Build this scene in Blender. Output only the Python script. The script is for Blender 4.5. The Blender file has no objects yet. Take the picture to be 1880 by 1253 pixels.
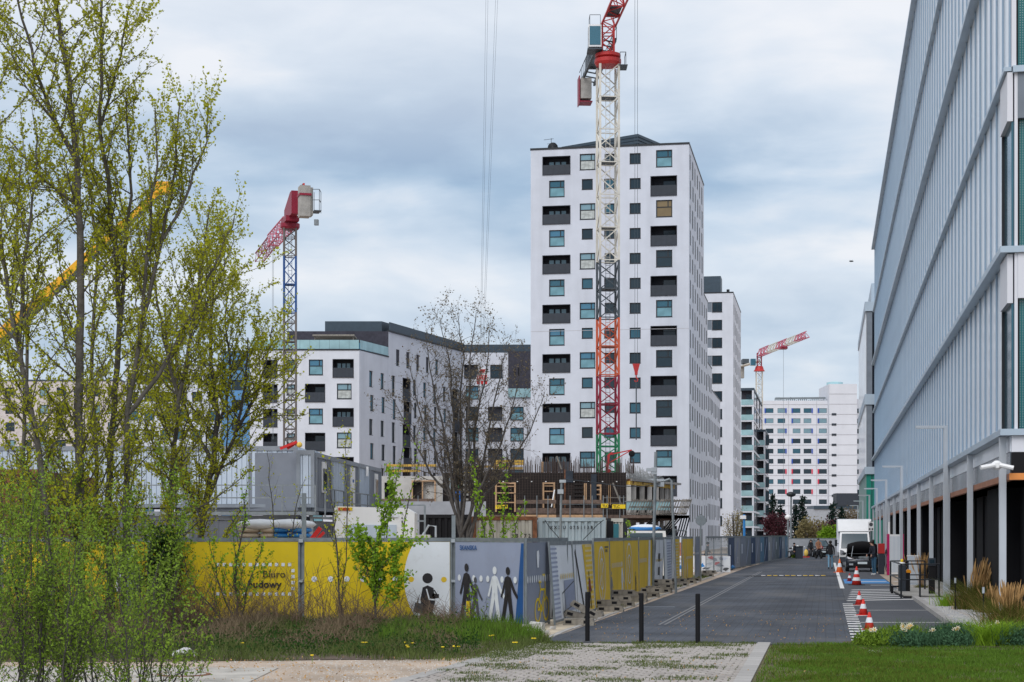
import bpy, math, random
import numpy as np
from mathutils import Vector as V, Matrix
R = math.radians
sc = bpy.context.scene
C = sc.collection
random.seed(7)
F, CX, HY, EH = 3200.0, 940.0, 981.5, 2.1
ANG = math.atan(0.18)                    # the street runs 10 degrees right of the view
SX, SY = math.sin(ANG), math.cos(ANG)

# ---------------------------------------------------------------- camera, sky, sun
cam_d = bpy.data.cameras.new('camera'); cam = bpy.data.objects.new('camera', cam_d); C.objects.link(cam)
cam.location = (0, 0, EH); cam.rotation_euler = (R(90), 0, 0)
cam_d.sensor_width = 36; cam_d.lens = 36*F/1880; cam_d.shift_y = (HY-626.5)/1880
cam_d.clip_start = 0.5; cam_d.clip_end = 6000
sc.camera = cam
sc.view_settings.view_transform = 'Standard'
try: sc.view_settings.look = 'None'
except Exception: pass
sc.view_settings.exposure = 0.28; sc.view_settings.gamma = 1.0
SUN_EL, SUN_AZ = R(46), R(203)           # azimuth measured clockwise from +Y
sun_d = bpy.data.lights.new('sun', 'SUN'); sun = bpy.data.objects.new('sun', sun_d); C.objects.link(sun)
sun_d.energy = 1.5; sun_d.angle = R(40); sun_d.color = (1.0, 0.975, 0.95)
sdir = V((math.sin(SUN_AZ)*math.cos(SUN_EL), math.cos(SUN_AZ)*math.cos(SUN_EL), math.sin(SUN_EL)))
sun.rotation_euler = sdir.to_track_quat('Z', 'Y').to_euler()
sun.location = (0, 0, 60)

w = bpy.data.worlds.new('World'); sc.world = w; w.use_nodes = True
nt = w.node_tree; N = nt.nodes; L = nt.links; N.clear()
out = N.new('ShaderNodeOutputWorld')
sky = N.new('ShaderNodeTexSky'); sky.sky_type = 'NISHITA'; sky.sun_disc = False
sky.sun_elevation = SUN_EL; sky.sun_rotation = SUN_AZ; sky.air_density = 1.4; sky.dust_density = 2.0
bg1 = N.new('ShaderNodeBackground'); bg1.inputs[1].default_value = 0.09
L.new(sky.outputs[0], bg1.inputs[0])
tc = N.new('ShaderNodeTexCoord'); sep = N.new('ShaderNodeSeparateXYZ'); L.new(tc.outputs['Generated'], sep.inputs[0])
def sky_noise(sx, sz, detail, rough, off, dist=0.0):
    mp = N.new('ShaderNodeMapping'); mp.inputs['Scale'].default_value = (sx, sx, sz); mp.inputs['Location'].default_value = off
    L.new(tc.outputs['Generated'], mp.inputs[0])
    n = N.new('ShaderNodeTexNoise'); n.inputs['Scale'].default_value = 1.0; n.inputs['Detail'].default_value = detail
    n.inputs['Roughness'].default_value = rough; n.inputs['Distortion'].default_value = dist
    L.new(mp.outputs[0], n.inputs['Vector']); return n.outputs['Fac']
def m_(op, a, b=None, c=None):
    n = N.new('ShaderNodeMath'); n.operation = op
    for i, x in enumerate((a, b, c)):
        if x is None: continue
        if isinstance(x, (int, float)): n.inputs[i].default_value = x
        else: L.new(x, n.inputs[i])
    return n.outputs[0]
big = sky_noise(3.4, 9.5, 4.0, 0.5, (3.1, 0.4, 1.7), 0.5)
med = sky_noise(9.0, 30.0, 6.0, 0.55, (1.3, 2.2, 0.6), 0.5)
fine = sky_noise(22.0, 60.0, 5.0, 0.6, (0.3, 5.2, 2.6), 0.4)
d = m_('ADD', m_('MULTIPLY', big, 0.70), m_('ADD', m_('MULTIPLY', med, 0.22), m_('MULTIPLY', fine, 0.08)))
er = N.new('ShaderNodeValToRGB'); L.new(m_('MULTIPLY', sep.outputs['Z'], 2.5), er.inputs[0])
d = m_('ADD', d, m_('MULTIPLY', m_('SUBTRACT', 0.36, er.outputs[0]), 0.16))
cr = N.new('ShaderNodeValToRGB'); L.new(d, cr.inputs[0])
e = cr.color_ramp.elements
e[0].position = 0.38; e[0].color = (0.86, 0.89, 0.95, 1)
e[1].position = 0.60; e[1].color = (0.27, 0.41, 0.61, 1)
x1 = cr.color_ramp.elements.new(0.46); x1.color = (0.58, 0.70, 0.85, 1)
x2 = cr.color_ramp.elements.new(0.54); x2.color = (0.36, 0.51, 0.70, 1)
# layered overcast: brightness of the deck by elevation
ee = er.color_ramp.elements
ee[0].position = 0.0; ee[0].color = (0.42, 0.42, 0.42, 1)
ee[1].position = 1.0; ee[1].color = (1.0, 1.0, 1.0, 1)
for p, v in ((0.13, .45), (0.22, .30), (0.28, .34), (0.36, .66), (0.42, .22), (0.49, .08), (0.56, .40), (0.63, .70), (0.72, .95)):
    q = ee.new(p); q.color = (v, v, v, 1)
mx = N.new('ShaderNodeMixRGB'); mx.blend_type = 'MIX'
mx.inputs[2].default_value = (0.97, 0.98, 1.02, 1)
L.new(m_('MULTIPLY', er.outputs[0], 0.6), mx.inputs[0]); L.new(cr.outputs[0], mx.inputs[1])
bg2 = N.new('ShaderNodeBackground'); bg2.inputs[1].default_value = 0.83
L.new(mx.outputs[0], bg2.inputs[0])
ms = N.new('ShaderNodeMixShader'); ms.inputs[0].default_value = 0.9
L.new(bg1.outputs[0], ms.inputs[1]); L.new(bg2.outputs[0], ms.inputs[2]); L.new(ms.outputs[0], out.inputs[0])

# ---------------------------------------------------------------- placing helpers
def at(px, py, Y): return V(((px-CX)/F*Y, Y, EH+(HY-py)/F*Y))
def gp(px, py, z=0.0):
    Y = (EH-z)*F/(py-HY); return V(((px-CX)/F*Y, Y, z))
def uY(u, Y, z=0.0):                      # a point u metres right of the street axis at depth Y
    v = (Y+SX*u)/SY; return V((u*SY+v*SX, Y, z))
def uv(u, v, z=0.0): return V((u*SY+v*SX, -u*SX+v*SY, z))

# ---------------------------------------------------------------- materials
def mat(name, col, rough=0.75, metal=0.0, var=0.10, scale=2.0, bump=0.0, bscale=40.0, spec=0.4, rand=0.0, emit=0.0, stain=0.0, sscale=(0.4, 0.4, 0.08)):
    m = bpy.data.materials.new(name); m.use_nodes = True
    t = m.node_tree; n = t.nodes; b = n['Principled BSDF']
    b.inputs['Roughness'].default_value = rough; b.inputs['Metallic'].default_value = metal
    b.inputs['Specular IOR Level'].default_value = spec
    tc = n.new('ShaderNodeTexCoord')
    nz = n.new('ShaderNodeTexNoise'); nz.inputs['Scale'].default_value = scale; nz.inputs['Detail'].default_value = 5
    t.links.new(tc.outputs['Object'], nz.inputs['Vector'])
    mr = n.new('ShaderNodeMapRange'); mr.inputs[1].default_value = 0.3; mr.inputs[2].default_value = 0.7
    mr.inputs[3].default_value = 1-var; mr.inputs[4].default_value = 1+var
    t.links.new(nz.outputs['Fac'], mr.inputs[0])
    fac = mr.outputs[0]
    def mul(a, b_):
        q = n.new('ShaderNodeMath'); q.operation = 'MULTIPLY'; t.links.new(a, q.inputs[0]); t.links.new(b_, q.inputs[1]); return q.outputs[0]
    if rand:
        oi = n.new('ShaderNodeObjectInfo'); r2 = n.new('ShaderNodeMapRange')
        r2.inputs[3].default_value = 1-rand; r2.inputs[4].default_value = 1+rand
        t.links.new(oi.outputs['Random'], r2.inputs[0]); fac = mul(fac, r2.outputs[0])
    if stain:
        mp = n.new('ShaderNodeMapping'); mp.inputs['Scale'].default_value = sscale; t.links.new(tc.outputs['Object'], mp.inputs[0])
        n3 = n.new('ShaderNodeTexNoise'); n3.inputs['Scale'].default_value = 1.0; n3.inputs['Detail'].default_value = 6
        t.links.new(mp.outputs[0], n3.inputs['Vector'])
        r3 = n.new('ShaderNodeMapRange'); r3.inputs[1].default_value = 0.45; r3.inputs[2].default_value = 0.75
        r3.inputs[3].default_value = 1; r3.inputs[4].default_value = 1-stain
        t.links.new(n3.outputs['Fac'], r3.inputs[0]); fac = mul(fac, r3.outputs[0])
    cc = n.new('ShaderNodeVectorMath'); cc.operation = 'SCALE'; cc.inputs[0].default_value = col[:3]
    t.links.new(fac, cc.inputs['Scale']); t.links.new(cc.outputs[0], b.inputs['Base Color'])
    if emit:
        b.inputs['Emission Color'].default_value = (*col[:3], 1); b.inputs['Emission Strength'].default_value = emit
    if bump:
        nb = n.new('ShaderNodeTexNoise'); nb.inputs['Scale'].default_value = bscale; nb.inputs['Detail'].default_value = 4
        t.links.new(tc.outputs['Object'], nb.inputs['Vector'])
        bp = n.new('ShaderNodeBump'); bp.inputs['Strength'].default_value = bump; bp.inputs['Distance'].default_value = 0.03
        t.links.new(nb.outputs['Fac'], bp.inputs['Height']); t.links.new(bp.outputs[0], b.inputs['Normal'])
    m.diffuse_color = (*col[:3], 1)
    return m
M = {}
def mk(k, *a, **kw): M[k] = mat(k, *a, **kw); return M[k]
mk('white_render', (.585, .62, .70), .85, var=.04, scale=.6, bump=.1, bscale=6, stain=.14, sscale=(.5, .5, .06))
mk('white_render2', (.63, .66, .73), .85, var=.04, scale=.6, bump=.15, bscale=10, stain=.14, sscale=(.5, .5, .06))
mk('white_panel', (.66, .68, .74), .6, var=.03, scale=.3, stain=.06)
mk('joint', (.45, .45, .48), .9)
mk('dark_frame', (.014, .018, .024), .5)
mk('dark_panel', (.030, .038, .052), .55, rand=.12)
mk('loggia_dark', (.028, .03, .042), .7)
mk('dark_brick', (.045, .045, .062), .85, var=.2, scale=3, bump=.3, bscale=12)
mk('roof_metal', (.05, .075, .10), .45, .3)
mk('beige_wall', (.55, .46, .40), .85, stain=.1)
mk('pink_wall', (.58, .53, .52), .85, stain=.1)
mk('blue_wall', (.10, .27, .52), .6, stain=.12)
mk('grey_wall', (.36, .38, .42), .8, stain=.12)
mk('mid_panel', (.16, .19, .23), .6)
mk('blue_accent', (.03, .09, .42), .5)
mk('red_accent', (.65, .04, .09), .5)
mk('teal_wall', (.01, .20, .155), .4, var=.15, scale=.7)
mk('concrete', (.36, .35, .33), .9, var=.15, scale=2, bump=.4, bscale=20, stain=.2)
mk('concrete_lt', (.50, .49, .47), .9, var=.12, scale=2, bump=.3, bscale=20, stain=.2)
mk('concrete_block', (.23, .21, .18), .95, var=.25, scale=8, bump=.6, bscale=30, rand=.25)
mk('formwork', (.024, .019, .018), .8, var=.35, scale=1.5, stain=.3)
mk('formwork_blue', (.025, .035, .05), .7, var=.3, scale=2)
mk('rebar', (.07, .05, .045), .8)
mk('rebar_light', (.33, .34, .34), .7)
mk('wood', (.45, .29, .17), .8, var=.2, scale=6, rand=.1)
mk('wood_old', (.16, .115, .095), .9, var=.3, scale=5, rand=.25, stain=.3)
mk('wood_grey', (.20, .185, .165), .9, var=.3, scale=5, rand=.25)
mk('beam_yellow', (.60, .38, .07), .7, var=.2, scale=4)
mk('sign_yellow', (.80, .58, .02), .5)
mk('black', (.010, .010, .012), .7, spec=.2)
mk('black_gloss', (.012, .014, .02), .12, spec=.6)
mk('black_wall', (.008, .008, .010), .8, spec=.15, var=.2, scale=.8)
mk('rubber', (.02, .02, .02), .85)
mk('crane_white', (.62, .60, .54), .55, var=.15, scale=1, stain=.2)
mk('crane_grey', (.055, .07, .085), .55)
mk('crane_brown', (.13, .115, .11), .6)
mk('crane_blue', (.01, .07, .25), .5)
mk('crane_orange', (.50, .09, .035), .5)
mk('crane_crimson', (.24, .012, .035), .5)
mk('crane_green', (.01, .16, .07), .5)
mk('crane_red', (.46, .03, .03), .5)
mk('crane_pink', (.50, .10, .16), .5)
mk('boom_yellow', (.75, .38, .01), .45)
mk('galv', (.22, .25, .27), .5, .35, var=.2, scale=4, stain=.2)
mk('galv_lt', (.42, .46, .50), .45, .3, var=.12, scale=3)
mk('steel_paint', (.48, .52, .57), .4, .1, var=.05, scale=2, stain=.08)
mk('fin', (.27, .37, .48), .4, .1, var=.04, scale=1)
mk('ledge', (.40, .49, .58), .4, .2, var=.06, scale=1, stain=.12)
mk('soffit_wood', (.30, .12, .06), .6, var=.2, scale=3)
mk('soffit_orange', (.75, .28, .07), .5, var=.1)
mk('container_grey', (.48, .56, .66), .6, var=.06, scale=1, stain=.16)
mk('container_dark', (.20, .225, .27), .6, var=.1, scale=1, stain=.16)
mk('container_frame', (.23, .26, .30), .55, stain=.15)
mk('white_paint', (.78, .79, .80), .4, var=.03, stain=.08)
mk('container_blue', (.34, .42, .47), .6, var=.1, scale=2, stain=.3)
mk('container_cream', (.50, .49, .44), .65, var=.12, scale=2, stain=.35)
mk('rust', (.18, .08, .042), .9, var=.45, scale=5)
mk('teal_paint', (.03, .16, .20), .6)
mk('red_paint', (.55, .02, .02), .45)
mk('magenta_paint', (.48, .01, .12), .35)
mk('cone_red', (.60, .032, .022), .55, rand=.12)
mk('cone_orange', (.85, .18, .04), .55)
mk('cone_dark', (.34, .03, .03), .6)
mk('tarp_white', (.66, .69, .73), .55, var=.1, scale=2)
mk('tarp_blue', (.03, .20, .50), .5, var=.2)
mk('sand_bag', (.50, .42, .33), .9, var=.2)
mk('yellow_print', (.72, .53, .006), .6, var=.04, scale=1.5, stain=.12, sscale=(1, 1, .5))
mk('mustard_print', (.76, .52, .03), .65, var=.05, scale=1.5, stain=.12, sscale=(1, 1, .5))
mk('periwinkle_print', (.30, .345, .475), .65, var=.03, scale=1.5, stain=.1, sscale=(1, 1, .5))
mk('slate_print', (.22, .25, .32), .65, var=.03, scale=1.5, stain=.1, sscale=(1, 1, .5))
mk('white_print', (.74, .78, .83), .6, var=.03, scale=1.5, stain=.08, sscale=(1, 1, .5))
mk('black_print', (.02, .018, .022), .7)
mk('charcoal_print', (.07, .075, .085), .7)
mk('blue_print', (.015, .085, .27), .6)
mk('navy_print', (.02, .05, .13), .6, var=.4, scale=1.2)
mk('stripe_print', (.56, .61, .70), .65)
mk('kerb', (.36, .35, .34), .9, var=.12, scale=4, bump=.3, rand=.1)
mk('paver', (.34, .315, .295), .95, var=.12, scale=9, bump=.5, bscale=60, rand=.13)
mk('slab', (.44, .42, .385), .95, var=.16, scale=2.2, bump=.4, bscale=30, stain=.38, sscale=(1.5, 1.5, 1))
mk('paint_white', (.70, .70, .70), .8, var=.12, scale=8)
mk('paint_yellow', (.72, .50, .10), .7, var=.1)
mk('paint_blue', (.05, .22, .50), .8, var=.12, scale=3)
mk('bark_grey', (.10, .092, .08), .95, var=.3, scale=6, bump=.8, bscale=18)
mk('bark_brown', (.07, .065, .062), .95, var=.3, scale=6, bump=.8, bscale=18)
mk('twig_brown', (.13, .09, .06), .95)
mk('denim', (.16, .30, .42), .9)
mk('jeans_dark', (.035, .10, .17), .9)
mk('cloth_black', (.014, .014, .018), .9)
mk('cloth_navy', (.015, .018, .03), .85)
mk('cloth_blue', (.02, .16, .55), .85)
mk('cloth_brown', (.30, .14, .08), .85)
mk('skin', (.45, .26, .19), .6)
mk('hair', (.012, .008, .006), .6)
mk('shoe_white', (.6, .6, .6), .7)
mk('leather_red', (.45, .02, .03), .5)
mk('car_black', (.018, .022, .030), .18, .3, spec=.6)
mk('chrome', (.6, .6, .62), .15, 1.0)
mk('plate_white', (.60, .68, .72), .5)
mk('hose_yellow', (.75, .62, .02), .5)
mk('lamp_yellow', (.85, .60, .02), .4)
mk('lamp_orange', (.80, .30, .01), .4)
mk('petal', (.80, .76, .62), .6)
mk('petal_core', (.75, .45, .08), .6)
mk('dandelion', (.85, .62, .01), .6)
mk('dark_gap', (.02, .022, .025), .95)
mk('brick_pile', (.36, .16, .10), .9, var=.3, scale=5)
mk('plastic_bag', (.62, .62, .64), .4, var=.1)

def glass(name, tint, rough=.06, metal=.0, spec=1.0, var=.25, scale=.35, coat=0.0):
    m = mat(name, tint, rough, metal, var=var, scale=scale, spec=spec*.6)
    b = m.node_tree.nodes['Principled BSDF']; b.inputs['IOR'].default_value = 1.5
    b.inputs['Coat Weight'].default_value = coat; b.inputs['Coat Roughness'].default_value = .04
    return m
M['glass_teal'] = glass('glass_teal', (.035, .12, .17), .1, .15)
M['glass_light'] = glass('glass_light', (.20, .33, .39), .15, .1)
M['glass_blue'] = glass('glass_blue', (.07, .20, .30), .1, .2)
M['glass_dark'] = glass('glass_dark', (.016, .034, .048), .08, .05)
M['glass_brown'] = glass('glass_brown', (.22, .16, .08), .12, .1)
M['glass_black'] = glass('glass_black', (.015, .02, .03), .08)
M['glass_rail'] = glass('glass_rail', (.30, .48, .52), .2, .1)
M['mirror_clad'] = mat('mirror_clad', (.86, .92, .99), .3, .0, var=.08, scale=.35, spec=.5)
M['mirror_clad'].node_tree.nodes['Principled BSDF'].inputs['Coat Weight'].default_value = .35; M['mirror_clad'].node_tree.nodes['Principled BSDF'].inputs['Coat Roughness'].default_value = .06
M['screen_glass'] = glass('screen_glass', (.05, .08, .10), .05)
M['side_glass'] = mat('side_glass', (.03, .042, .055), .5, spec=.15, var=.4, scale=.3)
M['milk_glass'] = glass('milk_glass', (.15, .31, .37), .2, .05, var=.3, scale=.8)
M['curtain_glass'] = glass('curtain_glass', (.42, .45, .44), .25, .0, var=.35, scale=2.5)
GV = ['glass_teal', 'glass_light', 'glass_blue', 'glass_dark', 'glass_teal', 'glass_light']

def leafmat(name, col, trans=.35, rand=.25):
    m = bpy.data.materials.new(name); m.use_nodes = True; t = m.node_tree; n = t.nodes; n.clear()
    o = n.new('ShaderNodeOutputMaterial'); d = n.new('ShaderNodeBsdfDiffuse'); tr = n.new('ShaderNodeBsdfTranslucent'); mx = n.new('ShaderNodeMixShader')
    g = n.new('ShaderNodeNewGeometry'); tc = n.new('ShaderNodeTexCoord')
    nz = n.new('ShaderNodeTexNoise'); nz.inputs['Scale'].default_value = 1.1; nz.inputs['Detail'].default_value = 3; t.links.new(tc.outputs['Object'], nz.inputs['Vector'])
    ad = n.new('ShaderNodeMath'); ad.operation = 'ADD'; t.links.new(g.outputs['Random Per Island'], ad.inputs[0]); t.links.new(nz.outputs['Fac'], ad.inputs[1])
    cr = n.new('ShaderNodeValToRGB'); e = cr.color_ramp.elements; t.links.new(ad.outputs[0], cr.inputs[0])
    e[0].position = .3; e[0].color = (*[c*(1-rand*1.4) for c in col], 1); e[1].position = 1.3 if False else 1.0; e[1].color = (*[min(1, c*(1+rand)) for c in col], 1)
    mx.inputs[0].default_value = trans
    t.links.new(cr.outputs[0], d.inputs[0]); t.links.new(cr.outputs[0], tr.inputs[0]); t.links.new(d.outputs[0], mx.inputs[1]); t.links.new(tr.outputs[0], mx.inputs[2]); t.links.new(mx.outputs[0], o.inputs[0])
    return m
M['leaf_spring'] = leafmat('leaf_spring', (.37, .39, .03), .45, .25)
M['leaf_green'] = leafmat('leaf_green', (.17, .26, .035), .35, .4)
M['leaf_fresh'] = leafmat('leaf_fresh', (.20, .33, .03))
M['leaf_bud'] = leafmat('leaf_bud', (.15, .125, .085))
M['leaf_willow'] = leafmat('leaf_willow', (.24, .20, .10))
M['leaf_purple'] = leafmat('leaf_purple', (.09, .035, .045))
M['needle'] = leafmat('needle', (.018, .035, .028), .1)
M['ivy'] = leafmat('ivy', (.035, .075, .02))
M['grass'] = leafmat('grass', (.085, .155, .022), .25, .4)
M['grass_dry'] = leafmat('grass_dry', (.40, .25, .11), .25, .35)
M['brush_brown'] = leafmat('brush_brown', (.15, .115, .075), .1, .4)
M['weed'] = leafmat('weed', (.085, .11, .035), .25, .55)
M['grass_olive'] = leafmat('grass_olive', (.10, .11, .025), .25, .4)
M['lavender'] = leafmat('lavender', (.05, .105, .055), .2, .4)

def splash(m, top=.55):
    t = m.node_tree; n = t.nodes; b = n['Principled BSDF']; old = b.inputs['Base Color'].links[0].from_socket
    tc = n.new('ShaderNodeTexCoord'); sp_ = n.new('ShaderNodeSeparateXYZ'); t.links.new(tc.outputs['Object'], sp_.inputs[0])
    nz = n.new('ShaderNodeTexNoise'); nz.inputs['Scale'].default_value = 3.5; nz.inputs['Detail'].default_value = 9; nz.inputs['Roughness'].default_value = .75; t.links.new(tc.outputs['Object'], nz.inputs['Vector'])
    mr = n.new('ShaderNodeMapRange'); mr.inputs[1].default_value = .05; mr.inputs[2].default_value = top; mr.inputs[3].default_value = .75; mr.inputs[4].default_value = 0; t.links.new(sp_.outputs['Z'], mr.inputs[0])
    mu = n.new('ShaderNodeMath'); mu.operation = 'MULTIPLY'; t.links.new(mr.outputs[0], mu.inputs[0]); t.links.new(nz.outputs['Fac'], mu.inputs[1])
    ad = n.new('ShaderNodeMapRange'); ad.inputs[1].default_value = .55; ad.inputs[2].default_value = .75; ad.inputs[4].default_value = .35; t.links.new(nz.outputs['Fac'], ad.inputs[0])
    s_ = n.new('ShaderNodeMath'); s_.operation = 'ADD'; s_.use_clamp = True; t.links.new(mu.outputs[0], s_.inputs[0]); t.links.new(ad.outputs[0], s_.inputs[1])
    mx = n.new('ShaderNodeMixRGB'); t.links.new(s_.outputs[0], mx.inputs[0]); t.links.new(old, mx.inputs[1]); mx.inputs[2].default_value = (.23, .18, .13, 1)
    hv = n.new('ShaderNodeMixRGB'); hv.inputs[0].default_value = .55; t.links.new(old, hv.inputs[1]); t.links.new(mx.outputs[0], hv.inputs[2]); t.links.new(hv.outputs[0], b.inputs['Base Color'])
for _k in ('yellow_print', 'mustard_print', 'periwinkle_print', 'slate_print', 'white_print', 'stripe_print'): splash(M[_k])

# ---------------------------------------------------------------- mesh builder
class MB:
    def __init__(s): s.v = []; s.f = []; s.m = []
    def add(s, vs, fs, mi=0):
        b = len(s.v); s.v.extend([tuple(x) for x in vs]); s.f.extend([tuple(i+b for i in f) for f in fs]); s.m.extend([mi]*len(fs)); return s
    def box(s, x0, y0, z0, x1, y1, z1, mi=0):
        return s.add([(x0,y0,z0),(x1,y0,z0),(x1,y1,z0),(x0,y1,z0),(x0,y0,z1),(x1,y0,z1),(x1,y1,z1),(x0,y1,z1)],
                     [(0,3,2,1),(4,5,6,7),(0,1,5,4),(1,2,6,5),(2,3,7,6),(3,0,4,7)], mi)
    def rbox(s, c, size, rz=0, mi=0, rx=0, bev=0):
        q = Matrix.Rotation(rz, 3, 'Z') @ Matrix.Rotation(rx, 3, 'X'); c = V(c); a, b, h = [k/2 for k in size]
        vs = [c + q @ V(p) for p in ((-a,-b,-h),(a,-b,-h),(a,b,-h),(-a,b,-h),(-a,-b,h),(a,-b,h),(a,b,h),(-a,b,h))]
        return s.add(vs, [(0,3,2,1),(4,5,6,7),(0,1,5,4),(1,2,6,5),(2,3,7,6),(3,0,4,7)], mi)
    def beam(s, a, b, w_, h=None, mi=0):
        a, b = V(a), V(b); h = h or w_; d = (b-a)
        if d.length < 1e-6: return s
        d.normalize(); up = V((0,0,1)) if abs(d.z) < .95 else V((0,1,0))
        x = d.cross(up).normalized()*w_/2; y = x.cross(d).normalized()*h/2
        vs = [a-x-y, a+x-y, a+x+y, a-x+y, b-x-y, b+x-y, b+x+y, b-x+y]
        return s.add(vs, [(0,3,2,1),(4,5,6,7),(0,1,5,4),(1,2,6,5),(2,3,7,6),(3,0,4,7)], mi)
    def path(s, pts, rads, n=6, mi=0, caps=True):
        k = len(pts); pts = [V(p) for p in pts]
        if isinstance(rads, (int, float)): rads = [rads]*k
        vs = []; fs = []; ref = None
        for i in range(k):
            d = pts[min(i+1, k-1)] - pts[max(i-1, 0)]
            if d.length < 1e-9: d = V((0,0,1))
            d.normalize()
            if ref is None: ref = V((1,0,0)) if abs(d.x) < .8 else V((0,1,0))
            x = (ref - d*ref.dot(d)).normalized(); y = d.cross(x); ref = x
            for j in range(n):
                a = 2*math.pi*j/n; vs.append(pts[i] + (x*math.cos(a)+y*math.sin(a))*rads[i])
        for i in range(k-1):
            for j in range(n):
                j2 = (j+1) % n; fs.append((i*n+j, i*n+j2, (i+1)*n+j2, (i+1)*n+j))
        if caps and n > 2: fs.append(tuple(range(n))[::-1]); fs.append(tuple((k-1)*n+j for j in range(n)))
        return s.add(vs, fs, mi)
    def lathe(s, prof, n=12, c=(0,0,0), mi=0, axis='z'):
        vs = []; fs = []; k = len(prof)
        for r, z in prof:
            for j in range(n):
                a = 2*math.pi*j/n; p = (r*math.cos(a), r*math.sin(a), z)
                if axis == 'y': p = (p[0], p[2], p[1])
                if axis == 'x': p = (p[2], p[0], p[1])
                vs.append((p[0]+c[0], p[1]+c[1], p[2]+c[2]))
        for i in range(k-1):
            for j in range(n):
                j2 = (j+1) % n; fs.append((i*n+j, i*n+j2, (i+1)*n+j2, (i+1)*n+j))
        fs.append(tuple(range(n))[::-1]); fs.append(tuple((k-1)*n+j for j in range(n)))
        return s.add(vs, fs, mi)
    def sph(s, c, r, n=8, mi=0):
        if isinstance(r, (int, float)): r = (r, r, r)
        prof = [(math.sin(math.pi*i/6), -math.cos(math.pi*i/6)) for i in range(7)]
        b = len(s.v); s.lathe([(max(p[0], .02), p[1]) for p in prof], n, (0,0,0), mi)
        for i in range(b, len(s.v)):
            x = s.v[i]; s.v[i] = (x[0]*r[0]+c[0], x[1]*r[1]+c[1], x[2]*r[2]+c[2])
        return s
    def poly(s, pts, mi=0): return s.add(pts, [tuple(range(len(pts)))], mi)
    def prism(s, pts, z0, z1, mi=0):        # pts: ccw list of (x,y)
        k = len(pts); vs = [(p[0], p[1], z0) for p in pts]+[(p[0], p[1], z1) for p in pts]
        fs = [tuple(range(k))[::-1], tuple(range(k, 2*k))]+[(i, (i+1) % k, k+(i+1) % k, k+i) for i in range(k)]
        return s.add(vs, fs, mi)
    def xz(s, pts, y0, y1, mi=0):            # outline in x,z given depth in y
        k = len(pts); vs = [(p[0], y0, p[1]) for p in pts]+[(p[0], y1, p[1]) for p in pts]
        fs = [tuple(range(k)), tuple(range(k, 2*k))[::-1]]+[((i+1) % k, i, k+i, k+(i+1) % k) for i in range(k)]
        return s.add(vs, fs, mi)
    def mesh(s, name, mats, smooth=False):
        me = bpy.data.meshes.new(name); me.from_pydata(s.v, [], s.f)
        if not isinstance(mats, (list, tuple)): mats = [mats]
        for m in mats: me.materials.append(M[m] if isinstance(m, str) else m)
        if len(mats) > 1: me.polygons.foreach_set('material_index', s.m)
        if smooth: me.polygons.foreach_set('use_smooth', [True]*len(me.polygons))
        me.update(); return me
    def build(s, name, mats, parent=None, smooth=False, loc=None, rz=0, kind=None, label=None):
        return link(name, s.mesh(name, mats, smooth), parent, loc, rz, kind, label)
def link(name, me, parent=None, loc=None, rz=0, kind=None, label=None):
    o = bpy.data.objects.new(name, me); C.objects.link(o); o.parent = parent
    if loc is not None: o.location = loc
    if rz: o.rotation_euler = (0, 0, rz)
    if kind: o['kind'] = kind
    if label: o['label'] = label
    return o
def thing(name, label, cat, loc=(0,0,0), rz=0, group=None):
    o = bpy.data.objects.new(name, None); C.objects.link(o); o.location = loc; o.rotation_euler = (0,0,rz)
    o.empty_display_size = .2; o['label'] = label; o['category'] = cat
    if group: o['group'] = group
    return o
def tag(o, label, cat, group=None):
    o['label'] = label; o['category'] = cat
    if group: o['group'] = group
    return o
def dup(root, loc=None, rz=None, label=None, group=None, parent=None):
    r = root.copy(); C.objects.link(r)
    if parent: r.parent = parent
    if loc is not None: r.location = loc
    if rz is not None: r.rotation_euler = (0,0,rz)
    if label: r['label'] = label
    if group: r['group'] = group
    for ch in list(root.children): dup(ch, parent=r)
    return r
_tc = {}
def text_mesh(s, size, m, ext=.004, bold=0.0, align='LEFT'):
    cu = bpy.data.curves.new('lettering', 'FONT'); cu.body = s; cu.size = size; cu.extrude = ext; cu.offset = bold; cu.resolution_u = 3; cu.align_x = align
    ob = bpy.data.objects.new('lettering', cu); C.objects.link(ob)
    me = bpy.data.meshes.new_from_object(ob.evaluated_get(bpy.context.evaluated_depsgraph_get()))
    bpy.data.objects.remove(ob); me.materials.clear(); me.materials.append(M[m]); return me
def text(s, size, m, parent, loc, rz=0, ext=.004, bold=0.0, sx=1.0, name='lettering', align='LEFT'):
    o = link(name, text_mesh(s, size, m, ext, bold, align), parent); o.location = loc; o.rotation_euler = (R(90), 0, rz); o.scale = (sx, 1, 1); return o
def sheet(name, pts, z, m, kind='structure', parent=None):
    return MB().add([(p[0], p[1], z) for p in pts], [tuple(range(len(pts)))]).build(name, m, parent, kind=kind)

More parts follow.
